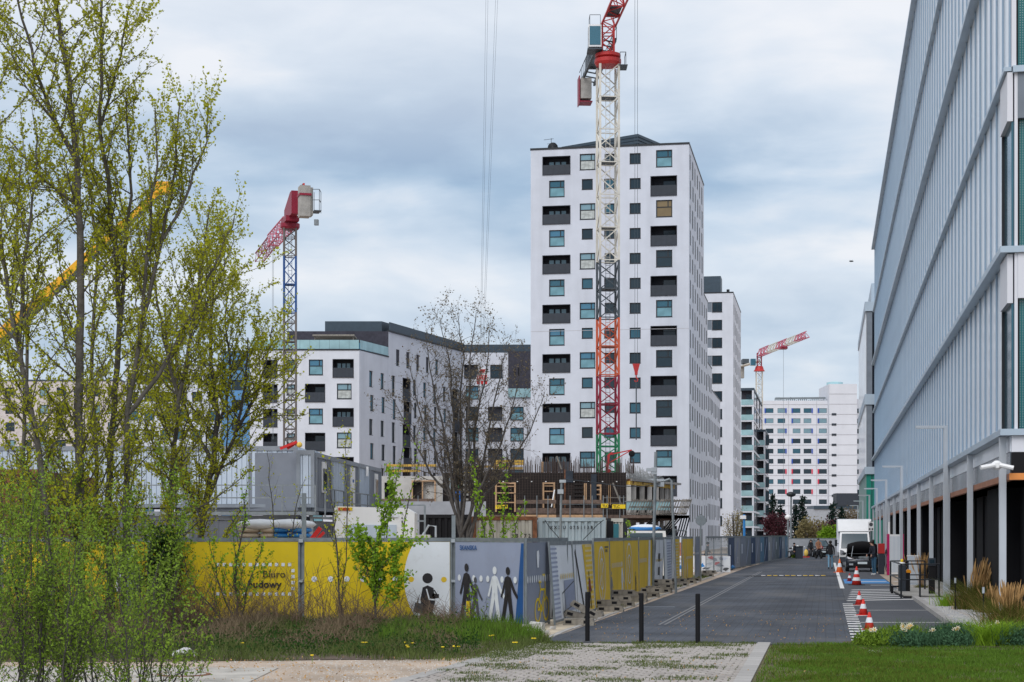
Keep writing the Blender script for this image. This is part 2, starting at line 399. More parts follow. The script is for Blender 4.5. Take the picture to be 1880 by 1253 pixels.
# ---------------------------------------------------------------- windows, walls
_wc = {}
def win_mesh(kind, w_, h, g):
    # frame and panes; the lower light is often filmed or curtained
    k = (kind, round(w_, 2), round(h, 2), g)
    if k in _wc: return _wc[k]
    t = .115; fr = MB(); pn = MB()
    fr.box(0, -.04, 0, w_, .06, t).box(0, -.04, h-t, w_, .06, h).box(0, -.04, t, t, .06, h-t).box(w_-t, -.04, t, w_, .06, h-t)
    fr.box(-.03, -.2, -.05, w_+.03, 0.0, -.003)        # sill
    if kind == 'A':      # two lights over a fixed lower pane
        zz = h*.56; fr.box(t, -.03, zz, w_-t, .05, zz+t); fr.box(w_*.70, -.03, zz+t, w_*.70+t, .05, h-t)
        pn.box(t, 0, t, w_-t, .02, zz, 1)
        pn.box(t, 0, zz+t, w_*.70, .02, h-t); pn.box(w_*.70+t, 0, zz+t, w_-t, .02, h-t)
    elif kind == 'D':
        fr.box(w_/2-.03, -.03, t, w_/2+.03, .05, h-t); pn.box(t, 0, t, w_/2-.03, .02, h-t); pn.box(w_/2+.03, 0, t, w_-t, .02, h-t)
    else: pn.box(t, 0, t, w_-t, .02, h-t)
    r = (fr.mesh('window', 'dark_frame'), pn.mesh('pane', [g, {'glass_teal': 'milk_glass', 'glass_light': 'curtain_glass', 'glass_blue': 'milk_glass'}.get(g, g)])); _wc[k] = r; return r
def one_win_mesh(w_, h, g, acc=None):
    k = ('one', round(w_, 2), round(h, 2), g, acc)
    if k in _wc: return _wc[k]
    b = MB(); b.box(0, -.03, 0, w_, .05, .06).box(0, -.03, h-.06, w_, .05, h).box(0, -.03, .06, .06, .05, h-.06).box(w_-.06, -.03, .06, w_, .05, h-.06)
    b.box(.06, 0, .06, w_-.06, .02, h-.06, 1)
    if acc: 
        x = w_+.02 if acc[1] == 'r' else -.38
        b.box(x, -.3, 0, x+.36, -.2, h, 2)
    _wc[k] = b.mesh('window', ['dark_frame', g]+([acc[0]] if acc else [])); return _wc[k]
def facade(root, p0, p1, z0, z1, ops, m, depth=.28, thick=.3, name='wall'):
    """wall from p0 to p1 (seen from outside left to right) with real openings; returns a placing function"""
    p0, p1 = V((*p0, 0)), V((*p1, 0)); W = (p1-p0).length; a = math.atan2(p1.y-p0.y, p1.x-p0.x)
    b = MB(); xs = sorted({0, W, *[round(o[0], 3) for o in ops], *[round(o[1], 3) for o in ops]}); zs = sorted({z0, z1, *[round(o[2], 3) for o in ops], *[round(o[3], 3) for o in ops]})
    def hole(x, z): return any(o[0] < x < o[1] and o[2] < z < o[3] for o in ops)
    for j in range(len(zs)-1):                       # merge cells along x
        i = 0
        while i < len(xs)-1:
            zc = (zs[j]+zs[j+1])/2
            if hole((xs[i]+xs[i+1])/2, zc): i += 1; continue
            k = i
            while k < len(xs)-1 and not hole((xs[k]+xs[k+1])/2, zc): k += 1
            b.add([(xs[i],0,zs[j]),(xs[k],0,zs[j]),(xs[k],0,zs[j+1]),(xs[i],0,zs[j+1])], [(0,1,2,3)]); i = k
    for o in ops:
        x0, x1, a0, a1 = o[:4]; d = depth
        b.add([(x0,0,a0),(x1,0,a0),(x1,0,a1),(x0,0,a1),(x0,d,a0),(x1,d,a0),(x1,d,a1),(x0,d,a1)], [(0,4,5,1),(1,5,6,2),(2,6,7,3),(3,7,4,0)])
    b.build(name, m, root, loc=p0, rz=a)
    def place(x, z, y=0.0): 
        q = Matrix.Rotation(a, 3, 'Z') @ V((x, y, 0)); return V((p0.x+q.x, p0.y+q.y, z))
    return place, a
def put_window(root, place, a, op, kind='A', g=None, depth=.28, parts=True):
    x0, x1, z0, z1 = op[:4]; g = g or random.choice(GV)
    if parts:
        fm, pm = win_mesh(kind, x1-x0, z1-z0, g); o = link('window', fm, root, place(x0, z0, depth-.1), a); link('pane', pm, o)
    else: link('window', one_win_mesh(x1-x0, z1-z0, g), root, place(x0, z0, depth-.1), a)
_lc = {}
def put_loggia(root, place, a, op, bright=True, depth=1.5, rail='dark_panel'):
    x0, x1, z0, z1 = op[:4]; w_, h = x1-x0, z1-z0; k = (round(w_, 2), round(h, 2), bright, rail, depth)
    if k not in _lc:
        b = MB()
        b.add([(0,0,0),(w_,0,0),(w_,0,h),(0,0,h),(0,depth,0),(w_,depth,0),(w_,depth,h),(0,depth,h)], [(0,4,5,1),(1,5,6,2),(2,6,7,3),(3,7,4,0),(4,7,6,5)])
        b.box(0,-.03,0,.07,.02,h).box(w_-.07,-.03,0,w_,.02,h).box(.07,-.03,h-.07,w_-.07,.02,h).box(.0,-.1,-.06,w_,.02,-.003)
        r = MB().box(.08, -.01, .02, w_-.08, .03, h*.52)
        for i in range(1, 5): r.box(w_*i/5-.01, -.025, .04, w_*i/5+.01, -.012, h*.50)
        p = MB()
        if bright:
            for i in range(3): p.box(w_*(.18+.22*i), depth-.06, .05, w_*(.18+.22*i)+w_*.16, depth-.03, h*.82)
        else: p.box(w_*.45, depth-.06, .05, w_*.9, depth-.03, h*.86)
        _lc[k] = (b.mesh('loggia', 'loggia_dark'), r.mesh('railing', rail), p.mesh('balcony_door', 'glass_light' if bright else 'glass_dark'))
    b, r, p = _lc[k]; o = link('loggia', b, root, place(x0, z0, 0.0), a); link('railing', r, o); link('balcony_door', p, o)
# ---------------------------------------------------------------- ground and paving
def groundmat():
    m = mat('sandy_ground', (.42, .34, .27), .95, var=.22, scale=.8, bump=.6, bscale=25, stain=.25, sscale=(.9, .9, .9)); return m
M['sandy'] = groundmat()
sheet('ground', [(-1500, -300), (1500, -300), (1500, 3000), (-1500, 3000)], 0, 'sandy')
def brickmat(name, c1, c2, mort, sx, bw=.2, rh=.1, ms=.012, patch=.2):
    m = bpy.data.materials.new(name); m.use_nodes = True; t = m.node_tree; n = t.nodes; b = n['Principled BSDF']
    tc = n.new('ShaderNodeTexCoord'); mp = n.new('ShaderNodeMapping'); mp.inputs['Rotation'].default_value = (0, 0, ANG)
    t.links.new(tc.outputs['Object'], mp.inputs[0])
    br = n.new('ShaderNodeTexBrick'); br.inputs['Scale'].default_value = 1; br.inputs['Brick Width'].default_value = bw; br.inputs['Row Height'].default_value = rh
    br.inputs['Mortar Size'].default_value = ms; br.inputs['Color1'].default_value = (*c1, 1); br.inputs['Color2'].default_value = (*c2, 1); br.inputs['Mortar'].default_value = (*mort, 1)
    t.links.new(mp.outputs[0], br.inputs['Vector'])
    nz = n.new('ShaderNodeTexNoise'); nz.inputs['Scale'].default_value = .35; nz.inputs['Detail'].default_value = 7; nz.inputs['Roughness'].default_value = .6; t.links.new(mp.outputs[0], nz.inputs['Vector'])
    mr = n.new('ShaderNodeMapRange'); mr.inputs[1].default_value = .38; mr.inputs[2].default_value = .62; mr.inputs[3].default_value = 1-patch; mr.inputs[4].default_value = 1+patch
    t.links.new(nz.outputs['Fac'], mr.inputs[0])
    # tyre lanes worn along the street
    wv = n.new('ShaderNodeTexNoise'); mp2 = n.new('ShaderNodeMapping'); mp2.inputs['Scale'].default_value = (1.1, .03, 1); t.links.new(mp.outputs[0], mp2.inputs[0]); t.links.new(mp2.outputs[0], wv.inputs['Vector']); wv.inputs['Scale'].default_value = 1
    mr2 = n.new('ShaderNodeMapRange'); mr2.inputs[1].default_value = .35; mr2.inputs[2].default_value = .65; mr2.inputs[3].default_value = .88; mr2.inputs[4].default_value = 1.1; t.links.new(wv.outputs['Fac'], mr2.inputs[0])
    mu = n.new('ShaderNodeMath'); mu.operation = 'MULTIPLY'; t.links.new(mr.outputs[0], mu.inputs[0]); t.links.new(mr2.outputs[0], mu.inputs[1])
    s = n.new('ShaderNodeVectorMath'); s.operation = 'SCALE'; t.links.new(br.outputs['Color'], s.inputs[0]); t.links.new(mu.outputs[0], s.inputs['Scale'])
    nd = n.new('ShaderNodeTexNoise'); nd.inputs['Scale'].default_value = .22; nd.inputs['Detail'].default_value = 9; nd.inputs['Roughness'].default_value = .7; mp3 = n.new('ShaderNodeMapping'); mp3.inputs['Scale'].default_value = (1.6, .5, 1); t.links.new(mp.outputs[0], mp3.inputs[0]); t.links.new(mp3.outputs[0], nd.inputs['Vector'])
    md = n.new('ShaderNodeMapRange'); md.inputs[1].default_value = .50; md.inputs[2].default_value = .72; md.inputs[4].default_value = .55; t.links.new(nd.outputs['Fac'], md.inputs[0])
    mxd = n.new('ShaderNodeMixRGB'); t.links.new(md.outputs[0], mxd.inputs[0]); t.links.new(s.outputs[0], mxd.inputs[1]); mxd.inputs[2].default_value = (.165, .155, .145, 1)
    t.links.new(mxd.outputs[0], b.inputs['Base Color']); b.inputs['Roughness'].default_value = .85; b.inputs['Specular IOR Level'].default_value = .2
    return m
M['road_pavers'] = brickmat('road_pavers', (.060, .069, .087), (.074, .084, .104), (.035, .039, .047), 1, .4, .2, .012)
M['asphalt'] = mat('asphalt', (.07, .076, .09), .8, var=.12, scale=1.5, bump=.4, bscale=60, stain=.15, sscale=(.6, .6, .6))
M['soil'] = mat('soil', (.10, .075, .055), .95, var=.3, scale=3, bump=.6)
M['gravel'] = mat('gravel', (.40, .41, .43), .95, var=.5, scale=22, bump=1.0, bscale=30)
M['lawn'] = mat('lawn', (.105, .095, .045), .95, var=.45, scale=2.5, bump=.5)
YR = 33.0                                   # near end of the dark street paving
sheet('road', [uY(-5.5, YR)[:2], uY(.65, YR)[:2], uY(.65, 175)[:2], uY(-3.6, 175)[:2], uY(-4.9, 110)[:2]], .004, 'road_pavers')
sheet('parking_lane', [uY(.65, YR+.05)[:2], uY(2.75, YR+1.5)[:2], uY(2.75, 180)[:2], uY(.65, 180)[:2]], .008, 'asphalt')
sheet('side_road', [(-4, 175), (200, 175), (200, 190), (-4, 190)], .004, 'asphalt')
# light drainage channel
b = MB()
for o in (0, .13):
    p, q = gp(1210, 1148), gp(1395, 1050); d = (q-p).normalized(); nrm = V((d.y, -d.x, 0))*.028; p = p+V((o, 0, .009)); q = q+V((o, 0, .009))
    b.poly([p-nrm, p+nrm, q+nrm, q-nrm])
b.build('drain_channel', mat('channel_grey', (.17, .175, .185), .8), kind='structure')
for px, py, ww in ((1210, 1115, .9), (1100, 1181, 1.5), (1430, 1074, 1.0), (1350, 1184, 2.0)):
    g = gp(px, py); MB().rbox(g+V((0, 0, .008)), (ww, .16, .008), 0).build('drain_cover', 'dark_frame' if px != 1210 else 'mid_panel', kind='structure')
# kerb stones
kr = thing('road_kerb', 'long line of flush pale kerb stones along the foot of the hoarding', 'kerb')
km = MB().box(-.06, 0, -.1, .06, .985, .02).mesh('kerb_stone', 'kerb')
for i in range(64): 
    p = uv(-5.56+(.02*math.sin(i*1.7)), 34.4+i, 0.0); link('kerb_stone', km, kr, p, -ANG)
kr2 = thing('bay_kerb', 'raised concrete kerb between the parking bays and the gravel bed', 'kerb')
km2 = MB().box(-.09, 0, -.1, .09, .985, .11).mesh('kerb_stone', 'kerb')
for i in range(22): link('kerb_stone', km2, kr2, uv(2.85, 36.2+i*1.0), -ANG)
a, bb = uv(.75, 31.3), uv(2.8, 31.45)
for i in range(90): link('kerb_stone', km2, kr2, uv(3.9 if i > 0 else 3.9, 66+i*1.0), -ANG)
kr3 = thing('drive_kerb', 'pale flat kerb between the paver drive and the lawn', 'kerb')
km3 = MB().box(-.12, 0, -.1, .12, .985, .05).mesh('kerb_stone', 'kerb')
for i in range(11): link('kerb_stone', km3, kr3, uv(-1.15, 22.5+i), -ANG)
kr4 = thing('verge_kerb', 'pale flat kerb on the left side of the paver drive', 'kerb')
for i in range(8): link('kerb_stone', km3, kr4, uv(-5.95+i*.06, 22.5+i, -.01), -ANG)
kr5 = thing('dropped_kerb', 'short light kerb stub beside the lowest dashes of the parking line', 'kerb')
for i in range(3): link('kerb_stone', km3, kr5, uv(.85, 30.9+i), -ANG)
# foreground paver drive
dr = sheet('paved_drive', [uv(-5.9, 20)[:2], uv(-1.2, 20)[:2], uv(-1.2, 33.6)[:2], uY(-5.6, YR+.2)[:2], uv(-5.7, 31)[:2]], .006, 'soil')
pm = MB().box(-.088, -.088, 0, .088, .088, .03)
pm.add([(-.088,-.088,.03),(.088,-.088,.03),(.088,.088,.03),(-.088,.088,.03),(-.076,-.076,.036),(.076,-.076,.036),(.076,.076,.036),(-.076,.076,.036)], [(0,1,5,4),(1,2,6,5),(2,3,7,6),(3,0,4,7),(4,5,6,7)])
pmesh = pm.mesh('paver', 'paver'); rest = MB(); cnt = 0
rng = random.Random(3)
cells = []
v = 22.8
while v < 33.35:
    u = -5.75
    while u < -1.32: cells.append((u+(.1 if int(v/.2) % 2 else 0), v)); u += .2
    v += .2
shown = [c for c in cells if 25.0 < uv(*c).y and abs(uv(*c).x/uv(*c).y) < .29 and uv(*c).y < 33.2]
shown.sort(key=lambda c: uv(*c).y)
top = set(shown[:300])
for c in cells:
    p = uv(*c); z = rng.uniform(-.006, .004); rz = -ANG+rng.uniform(-.02, .02)
    if p.y > 33.1: continue
    if c in top: link('paver', pmesh, dr, (p.x, p.y, z), rz)
    else:
        q = Matrix.Rotation(rz, 3, 'Z')
        rest.add([q @ V(x) + V((p.x, p.y, z)) for x in pm.v], pm.f)
rest.build('paver_rest', 'paver', dr, kind='stuff')
MB().box(0, 0, 0, 6.3, .1, .02).build('road_edge', 'dark_frame', loc=uY(-5.5, YR-.02, 0), rz=0.0, kind='structure')
# concrete slab on the left with its joint, and the manhole
sl = MB().prism([(-30, 15), (-3.95, 15), (-3.66, 27.3), (-7.9, 27.45), (-7.92, 27.5), (-30, 28.0)][::1], .0, .014)
sl.build('concrete_slab', 'slab', kind='structure')
mh = thing('manhole_cover', 'round grey manhole cover set in the pale concrete slab', 'manhole', gp(338, 1239, .014))
MB().lathe([(.40, 0), (.40, .01), (.34, .012), (.33, .006)], 28).build('rim', 'rust', mh); MB().lathe([(.325, 0), (.325, .014), (.30, .018)], 28).build('lid', 'slab', mh)
# verge, lawn, bed
sheet('grass_verge', [(-30, 28.9), (-6, 28.7), (-1.4, 29.3), uv(-5.9, 29.5)[:2], uv(-5.8, 31.5)[:2], (.75, 33.3), (.3, 37.6), (-1.5, 41), (-30, 41)], .01, 'soil')
sheet('lawn', [uv(-1.03, 20)[:2], uv(-1.03, 32.9)[:2], (14, 32.0), (24, 30), (24, 18)], .03, 'lawn')
sheet('flower_bed', [(6.3, 31.0), (6.3, 33.4), (9.9, 36.0), (30, 36), (30, 31.0)], .05, 'soil')
sheet('gravel_bed', [uv(2.95, 35.6)[:2], uv(2.95, 57)[:2], uv(9, 57)[:2], uv(12, 33)[:2]], .07, 'gravel')
sheet('office_forecourt', [uv(3.0, 57)[:2], uv(3.0, 66)[:2], uv(4.0, 66)[:2], uv(4.0, 165)[:2], uv(8, 165)[:2], uv(8, 57)[:2]], .05, 'concrete')
sheet('dirt_strip', [uY(-6.7, 42)[:2], uY(-5.65, 36)[:2], uY(-5.65, 90)[:2], uY(-6.7, 90)[:2]], .006, mat('pale_sand', (.5, .43, .33), .95, var=.25, scale=1.5, bump=.5))
# markings
b = MB()
def strip(u0, v0, u1, v1, z=.014): b.poly([uv(u0, v0, z), uv(u1, v0, z), uv(u1, v1, z), uv(u0, v1, z)])
for i in range(21):
    Y = 34.2+i*1.02*(1+i*.006); vv = (Y+.63*SX)/SY
    if Y < 53: strip(.50, vv, .80, vv+.42)
b.build('dashed_line', 'paint_white', kind='structure')
b = MB(); strip(.55, 68.5, .71, 130)
b.build('edge_line', 'paint_white', kind='structure')
b = MB()
for py, x0, x1 in ((1120.8, 1565, 1714), (1143.3, 1572, 1744)):
    p, q = gp(x0, py, .014), gp(x1, py, .014); b.poly([p, q, q+V((0, .13, 0)), p+V((0, .13, 0))])
for i in range(7):
    Y = 54.8+i*1.75; p = uY(.7+.05*i, Y, .014); q = uY(3.0 if i > 3 else 2.9, Y+1.1, .014); b.poly([p, q, q+V((0, .42, 0)), p+V((0, .42, 0))])
p, q = gp(1600, 1075, .014), gp(1650, 1075, .014); b.poly([p, q, q+V((0,.3,0)), p+V((0,.3,0))])
for px, py, ww in ((1596, 1157, 36), (1580, 1130, 20), (1573, 1111, 16)):
    p, q = gp(px-ww*.5, py+1, .014), gp(px+ww, py+1, .014); b.poly([p, q, q+V((0,.22,0)), p+V((0,.22,0))])
b.build('bay_markings', 'paint_white', kind='structure')
b = MB(); b.poly([uY(.8, 74, .014), uY(2.7, 74, .014), uY(2.7, 81, .014), uY(.8, 81, .014)]); b.build('blue_bay', 'paint_blue', kind='structure')
b = MB(); g0 = gp(1575, 1068.5, .019)
b.poly([g0, g0+V((1.3,0,0)), g0+V((1.35,.6,0)), g0+V((.05,.6,0))]); b.poly([g0+V((1.7,.2,0)), g0+V((2.4,.2,0)), g0+V((2.4,.9,0)), g0+V((1.7,.9,0))]); b.build('bay_symbol', 'paint_white', kind='structure')
# speed bump
sb = thing('speed_bump', 'low black speed bump with yellow blocks across the street', 'speed bump', gp(1456.5, 1058.5), 0)
wb = 3.3
MB().xz([(-wb/2-.9, 0), (wb/2+.9, 0), (wb/2+.6, .03), (-wb/2-.6, .03)], -.2, .2).build('rubber_strip', 'black', sb)
for i in range(11):
    x = -wb/2+(i+.5)*wb/11
    MB().xz([(x-.09, .03), (x+.09, .03), (x+.075, .055), (x-.075, .055)], -.17, .17).build('reflector', 'paint_yellow' if i % 3 else 'paint_white', sb)

# ---------------------------------------------------------------- office building on the right
OB = thing('office_building', 'long pale grey office block with vertical fins and thick ledges right of the street', 'building', uY(4.03, 38.4), -ANG)
LEN = 110.0
thick = [4.42, 8.44, 16.45, 26.2]; thin = [12.4, 20.9]
for z in thick:
    MB().box(-.25, -.12, z-.14, .02, LEN, z).box(.02, -.12, z-.14, 26, .3, z).build('ledge', 'ledge', OB)
for z in thin: MB().box(-.16, 0, z-.09, .0, LEN, z).build('ledge', 'ledge', OB)
MB().box(.02, -.12, 12.26, 26, .3, 12.40).build('ledge', 'ledge', OB)
rows = [(4.42, 8.30), (8.44, 12.31), (12.4, 16.31), (16.45, 20.81), (20.9, 26.06)]
NF = 73; parts_ = 0; restf = MB()
for r, (z0, z1) in enumerate(rows):
    fm = MB().box(-.048, -.035, 0, -.005, .035, z1-z0-.004).mesh('fin', 'fin')
    st = 1 if r < 2 else 0
    for i in range(st, NF):
        y = .15+i*1.5
        if i < 58: link('fin', fm, OB, (0, y, z0+.002))
        else: restf.box(-.048, y-.035, z0+.002, -.005, y+.035, z1-.002)
    pmn = MB().box(0, 0, .004, .05, 1.49, z1-z0-.004).mesh('cladding_panel', 'mirror_clad')
    for i in range(0 if r > 1 else 1, 30): link('cladding_panel', pmn, OB, (0, .155+i*1.5, z0))
    MB().box(0, .155+45.0, z0+.004, .05, LEN, z1-.004).build('cladding_strip', 'mirror_clad', OB)
restf.build('fin_rest', 'fin', OB, kind='stuff')
# dark window boxes near the corner
for r in (0, 1):
    z0, z1 = rows[r]
    MB().box(0.0, .05, z0+.004, .05, 1.6, z1-1.1).build('corner_window', 'glass_teal', OB)
    MB().box(-.09, 0.02, z1-1.1, .03, 1.6, z1-.02).build('corner_panel', 'white_panel', OB)
    MB().box(-.06, 1.5, z0+.004, .0, 1.6, z1-1.12).build('corner_frame', 'dark_frame', OB)
# body behind the skin
MB().box(.06, .32, 3.3, 26, LEN, 26.0).build('core', 'black_wall', OB)
# end face towards the lawn: curtain windows with dotted glass
def dotglass():
    m = glass('dotted_glass', (.01, .12, .13), .06); t = m.node_tree; n = t.nodes; b = n['Principled BSDF']
    tc = n.new('ShaderNodeTexCoord'); sc_ = n.new('ShaderNodeVectorMath'); sc_.operation = 'SCALE'; sc_.inputs['Scale'].default_value = 1/.055; t.links.new(tc.outputs['Object'], sc_.inputs[0])
    fr = n.new('ShaderNodeVectorMath'); fr.operation = 'FRACTION'; t.links.new(sc_.outputs[0], fr.inputs[0])
    sb_ = n.new('ShaderNodeSeparateXYZ'); t.links.new(fr.outputs[0], sb_.inputs[0])
    def mm(op, a, b_=None):
        q = n.new('ShaderNodeMath'); q.operation = op
        for i, x in enumerate((a, b_)):
            if x is None: continue
            if isinstance(x, (int, float)): q.inputs[i].default_value = x
            else: t.links.new(x, q.inputs[i])
        return q.outputs[0]
    dd = mm('ADD', mm('POWER', mm('SUBTRACT', sb_.outputs[0], .5), 2), mm('POWER', mm('SUBTRACT', sb_.outputs[2], .5), 2))
    k = mm('LESS_THAN', dd, .028); mx = n.new('ShaderNodeMixRGB'); t.links.new(k, mx.inputs[0])
    old = b.inputs['Base Color'].links[0].from_socket; t.links.new(old, mx.inputs[1]); mx.inputs[2].default_value = (.35, .45, .45, 1); t.links.new(mx.outputs[0], b.inputs['Base Color'])
    return m
M['dotted_glass'] = dotglass()
for r, (z0, z1) in enumerate(rows):
    k = 0; x = .1 if r != 0 and r != 1 else .13
    MB().box(.0 if r > 1 else .06, -.03, z0+.003, x-.003, .3, z1-.003).build('corner_post', 'white_panel', OB)
    hi = z1-.003
    if r in (1,): MB().box(x, -.05, z1-1.05, 12, .3, z1-.003).build('spandrel_panel', 'mid_panel', OB); hi = z1-1.06
    if r in (0,): MB().box(x, -.05, z1-1.0, 12, .3, z1-.003).build('spandrel_panel', 'white_panel', OB); hi = z1-1.01
    while x < 12:
        MB().box(x, .10, z0+.003, x+.42, .14, hi).build('pane', 'dotted_glass', OB)
        MB().box(x-.003, .05, z0+.003, x+.04, .099, hi).build('mullion', 'black', OB)
        MB().box(x+.42, 0.0, z0+.003, x+.56, .3, hi).build('mullion', 'white_panel', OB); x += .563
M['fascia_glass'] = mat('fascia_glass', (.10, .12, .14), .15, .2, var=.5, scale=.9, spec=.4)
# street fascia: pale glazing over dark glazing over a copper edge
for i in range(12):
    y0 = .12+i*8.95; y1 = min(y0+8.9, LEN)
    for j in range(5):
        a0 = y0+(y1-y0)*j/5; a1 = a0+(y1-y0)/5-.03
        MB().box(-.02, a0, 3.93, .05, a1, 4.27).build('fascia_panel', 'mirror_clad', OB)
        MB().box(-.02, a0, 3.45, .05, a1, 3.915).build('fascia_pane', 'fascia_glass', OB)
MB().box(-.06, -.1, 3.30, .9, LEN, 3.44).build('copper_edge', 'soffit_wood', OB)
MB().box(-.06, -.14, 3.30, 26, -.102, 3.445).build('copper_edge', 'soffit_orange', OB)
MB().box(.0, -.02, 3.915, 26, .3, 4.275).build('end_fascia', 'white_panel', OB); MB().box(.0, -.03, 3.45, 26, .3, 3.913).build('end_fascia', 'black', OB)
MB().box(.9, 1.5, 0, 1.2, LEN, 3.44).build('ground_floor_wall', 'black_wall', OB)
MB().box(1.2, 1.2, 0, 26, 1.5, 3.44).build('ground_floor_wall', 'black_wall', OB)
for i in range(36): MB().box(.84, 2+i*3.0, .0, .9, 2.08+i*3.0, 3.3).build('wall_joint', 'black', OB)
for i in range(12):
    if i % 2: MB().box(.35, i*9-2.2, 0, .895, i*9+.8, 3.3).build('wall_bay', 'black_wall', OB)
MB().prism([(.0, .3), (26, .3), (26, LEN), (0, LEN)], 26.06, 26.2).build('roof', 'ledge', OB)
colm = MB().box(-.075, -.075, 0, .075, .075, 4.27).box(-.13, -.13, 0, .13, .13, .02).mesh('column', 'steel_paint')
for i in range(13): link('column', colm, OB, (-.15, .45+i*8.9, 0.0))
cc = thing('security_camera', 'white twin security camera fixed to the nearest office column', 'camera', uY(3.7, 38.3, 3.62), -ANG)
MB().lathe([(.05, -.1), (.11, -.06), (.11, .05), (.04, .1)], 10).build('housing', 'white_paint', cc)
MB().path([(-.05, -.1, 0), (-.36, -.2, -.06)], .05, 8).build('lens_barrel', 'white_paint', cc); MB().path([(.05, -.1, 0), (.34, -.15, -.07)], .05, 8).build('lens_barrel', 'white_paint', cc)

# ---------------------------------------------------------------- second office block beyond
OB2 = thing('glass_office_tower', 'dark glazed office block with pale bands and green base beyond the first one', 'building', uY(3.85, 168), -ANG)
MB().box(0.02, .02, 6.3, 30, 37, 24.4).build('core', 'black_wall', OB2)
for z0, z1 in ((24.5-.9, 24.5), (14.6, 15.6), (7.9, 8.6)): MB().box(-.15, -.2, z0, 30, 37, z1).build('ledge', 'ledge', OB2)
for z0, z1 in ((8.6, 14.6), (15.6, 23.6)):
    for i in range(24): MB().box(-.06, .3+i*1.5, z0+.01, .015, .3+i*1.5+1.35, z1-.01).build('cladding_panel', 'mirror_clad', OB2)
    for i, (x0, x1, mm) in enumerate(((0, .55, 'mid_panel'), (.56, 1.5, 'glass_black'), (1.52, 3.0, 'fin'), (3.02, 8, 'glass_teal'))):
        MB().box(x0, -.08, z0+.01, x1, .015, z1-.01).build('end_panel', mm, OB2)
MB().box(.0, 0.0, 0, 30, 37, 7.9).build('green_base', 'teal_wall', OB2)
for i in range(10): MB().box(-.03, .4+i*3.7, 0, -.002, .46+i*3.7, 7.8).build('base_joint', 'joint', OB2)
for i in range(6): MB().box(.5+i*1.2, -.03, 0, .56+i*1.2, -.002, 7.8).build('base_joint', 'dark_frame', OB2)
MB().box(.6, 5, 24.5, 5, 30, 27).build('roof_plant', 'ledge', OB2)

# ---------------------------------------------------------------- central white tower
# local frame: x along the front (right), y down the street
def street_thing(name, label, cat, u, Y, group=None): return thing(name, label, cat, uY(u, Y), -ANG, group)
TR = V((20.62, 203.0, 0)); WT = 18.7
TW = thing('apartment_tower', 'tallest white apartment tower with dark loggias behind the tall red and white crane', 'building', TR, -ANG)
ops = []; 
for k in range(16):
    dz = -2.92*k
    if k % 2 == 0: row = [('L', 1.4, 4.75, 46.75, 44.6), ('A', 5.85, 7.7, 46.9, 45.0), ('S', 8.8, 9.95, 46.8, 45.6), ('S', 11.75, 13.05, 46.75, 45.5), ('A', 14.85, 16.75, 47.0, 45.0)]
    else: row = [('A', 2.2, 4.05, 46.8, 44.85), ('S', 6.1, 7.4, 46.85, 45.6), ('S', 8.75, 9.95, 46.8, 45.6), ('S', 11.75, 13.05, 46.75, 45.5), ('L', 14.2, 17.3, 46.9, 44.6)]
    for t_, x0, x1, zt, zb in row:
        if zb+dz < 0.4: continue
        ops.append((x0, x1, round(zb+dz, 2), round(zt+dz, 2), t_, k))
pl, a = facade(TW, (-WT, 0), (0, 0), 0, 47.55, ops, 'white_render')
for o in ops:
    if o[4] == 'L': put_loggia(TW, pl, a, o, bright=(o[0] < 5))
    else: put_window(TW, pl, a, o, o[4], 'glass_brown' if (o[5] == 2 and o[0] > 14) else (random.choice(['glass_teal', 'glass_light', 'glass_blue']) if o[4] == 'A' and o[0] < 9 else random.choice(['glass_dark', 'glass_dark', 'glass_teal'])))
def side(root, L0, L1, H, cols, nrow, m, topz, alt=True):
    ops = []
    for k in range(nrow):
        for c, (y, wd) in enumerate(cols):
            zt = topz-2.92*k-(.0 if (c+k) % 3 else .0); h = 2.15 if (c*2+k) % 3 else 1.75
            yy = y + (.0 if k % 2 == 0 else .55)
            if zt-h < .3: continue
            ops.append((yy-L0, yy-L0+wd, round(zt-h, 2), round(zt, 2)))
    pl, a = facade(root, (0, L0), (0, L1), 0, H, ops, m, depth=.07)
    for o in ops: put_window(root, pl, a, o, 'S', 'side_glass', depth=.12, parts=False)
side(TW, 0, 24.6, 47.55, [(1.0+3.9*i, 1.3 if i % 2 else 1.0) for i in range(6)], 16, 'white_render', 46.6)
MB().box(-17.5, 24.6, 0, -.003, 24.9, 47.5).build('rear_wall', 'white_render', TW)
MB().box(-WT, .3, 0, -WT+.3, 24.6, 47.55).build('side_wall', 'white_render', TW)
MB().prism([(-WT-.06, -.06), (.06, -.06), (.06, 24.8), (-WT-.06, 24.8)], 47.553, 47.78).build('parapet_cap', 'dark_frame', TW)
MB().box(-WT+.3, .35, 46.9, -.35, 24.5, 47.2).build('roof', 'roof_metal', TW)
MB().box(-WT+.002, -.012, 26.08, 0, -.002, 26.13).build('wall_joint', 'joint', TW)
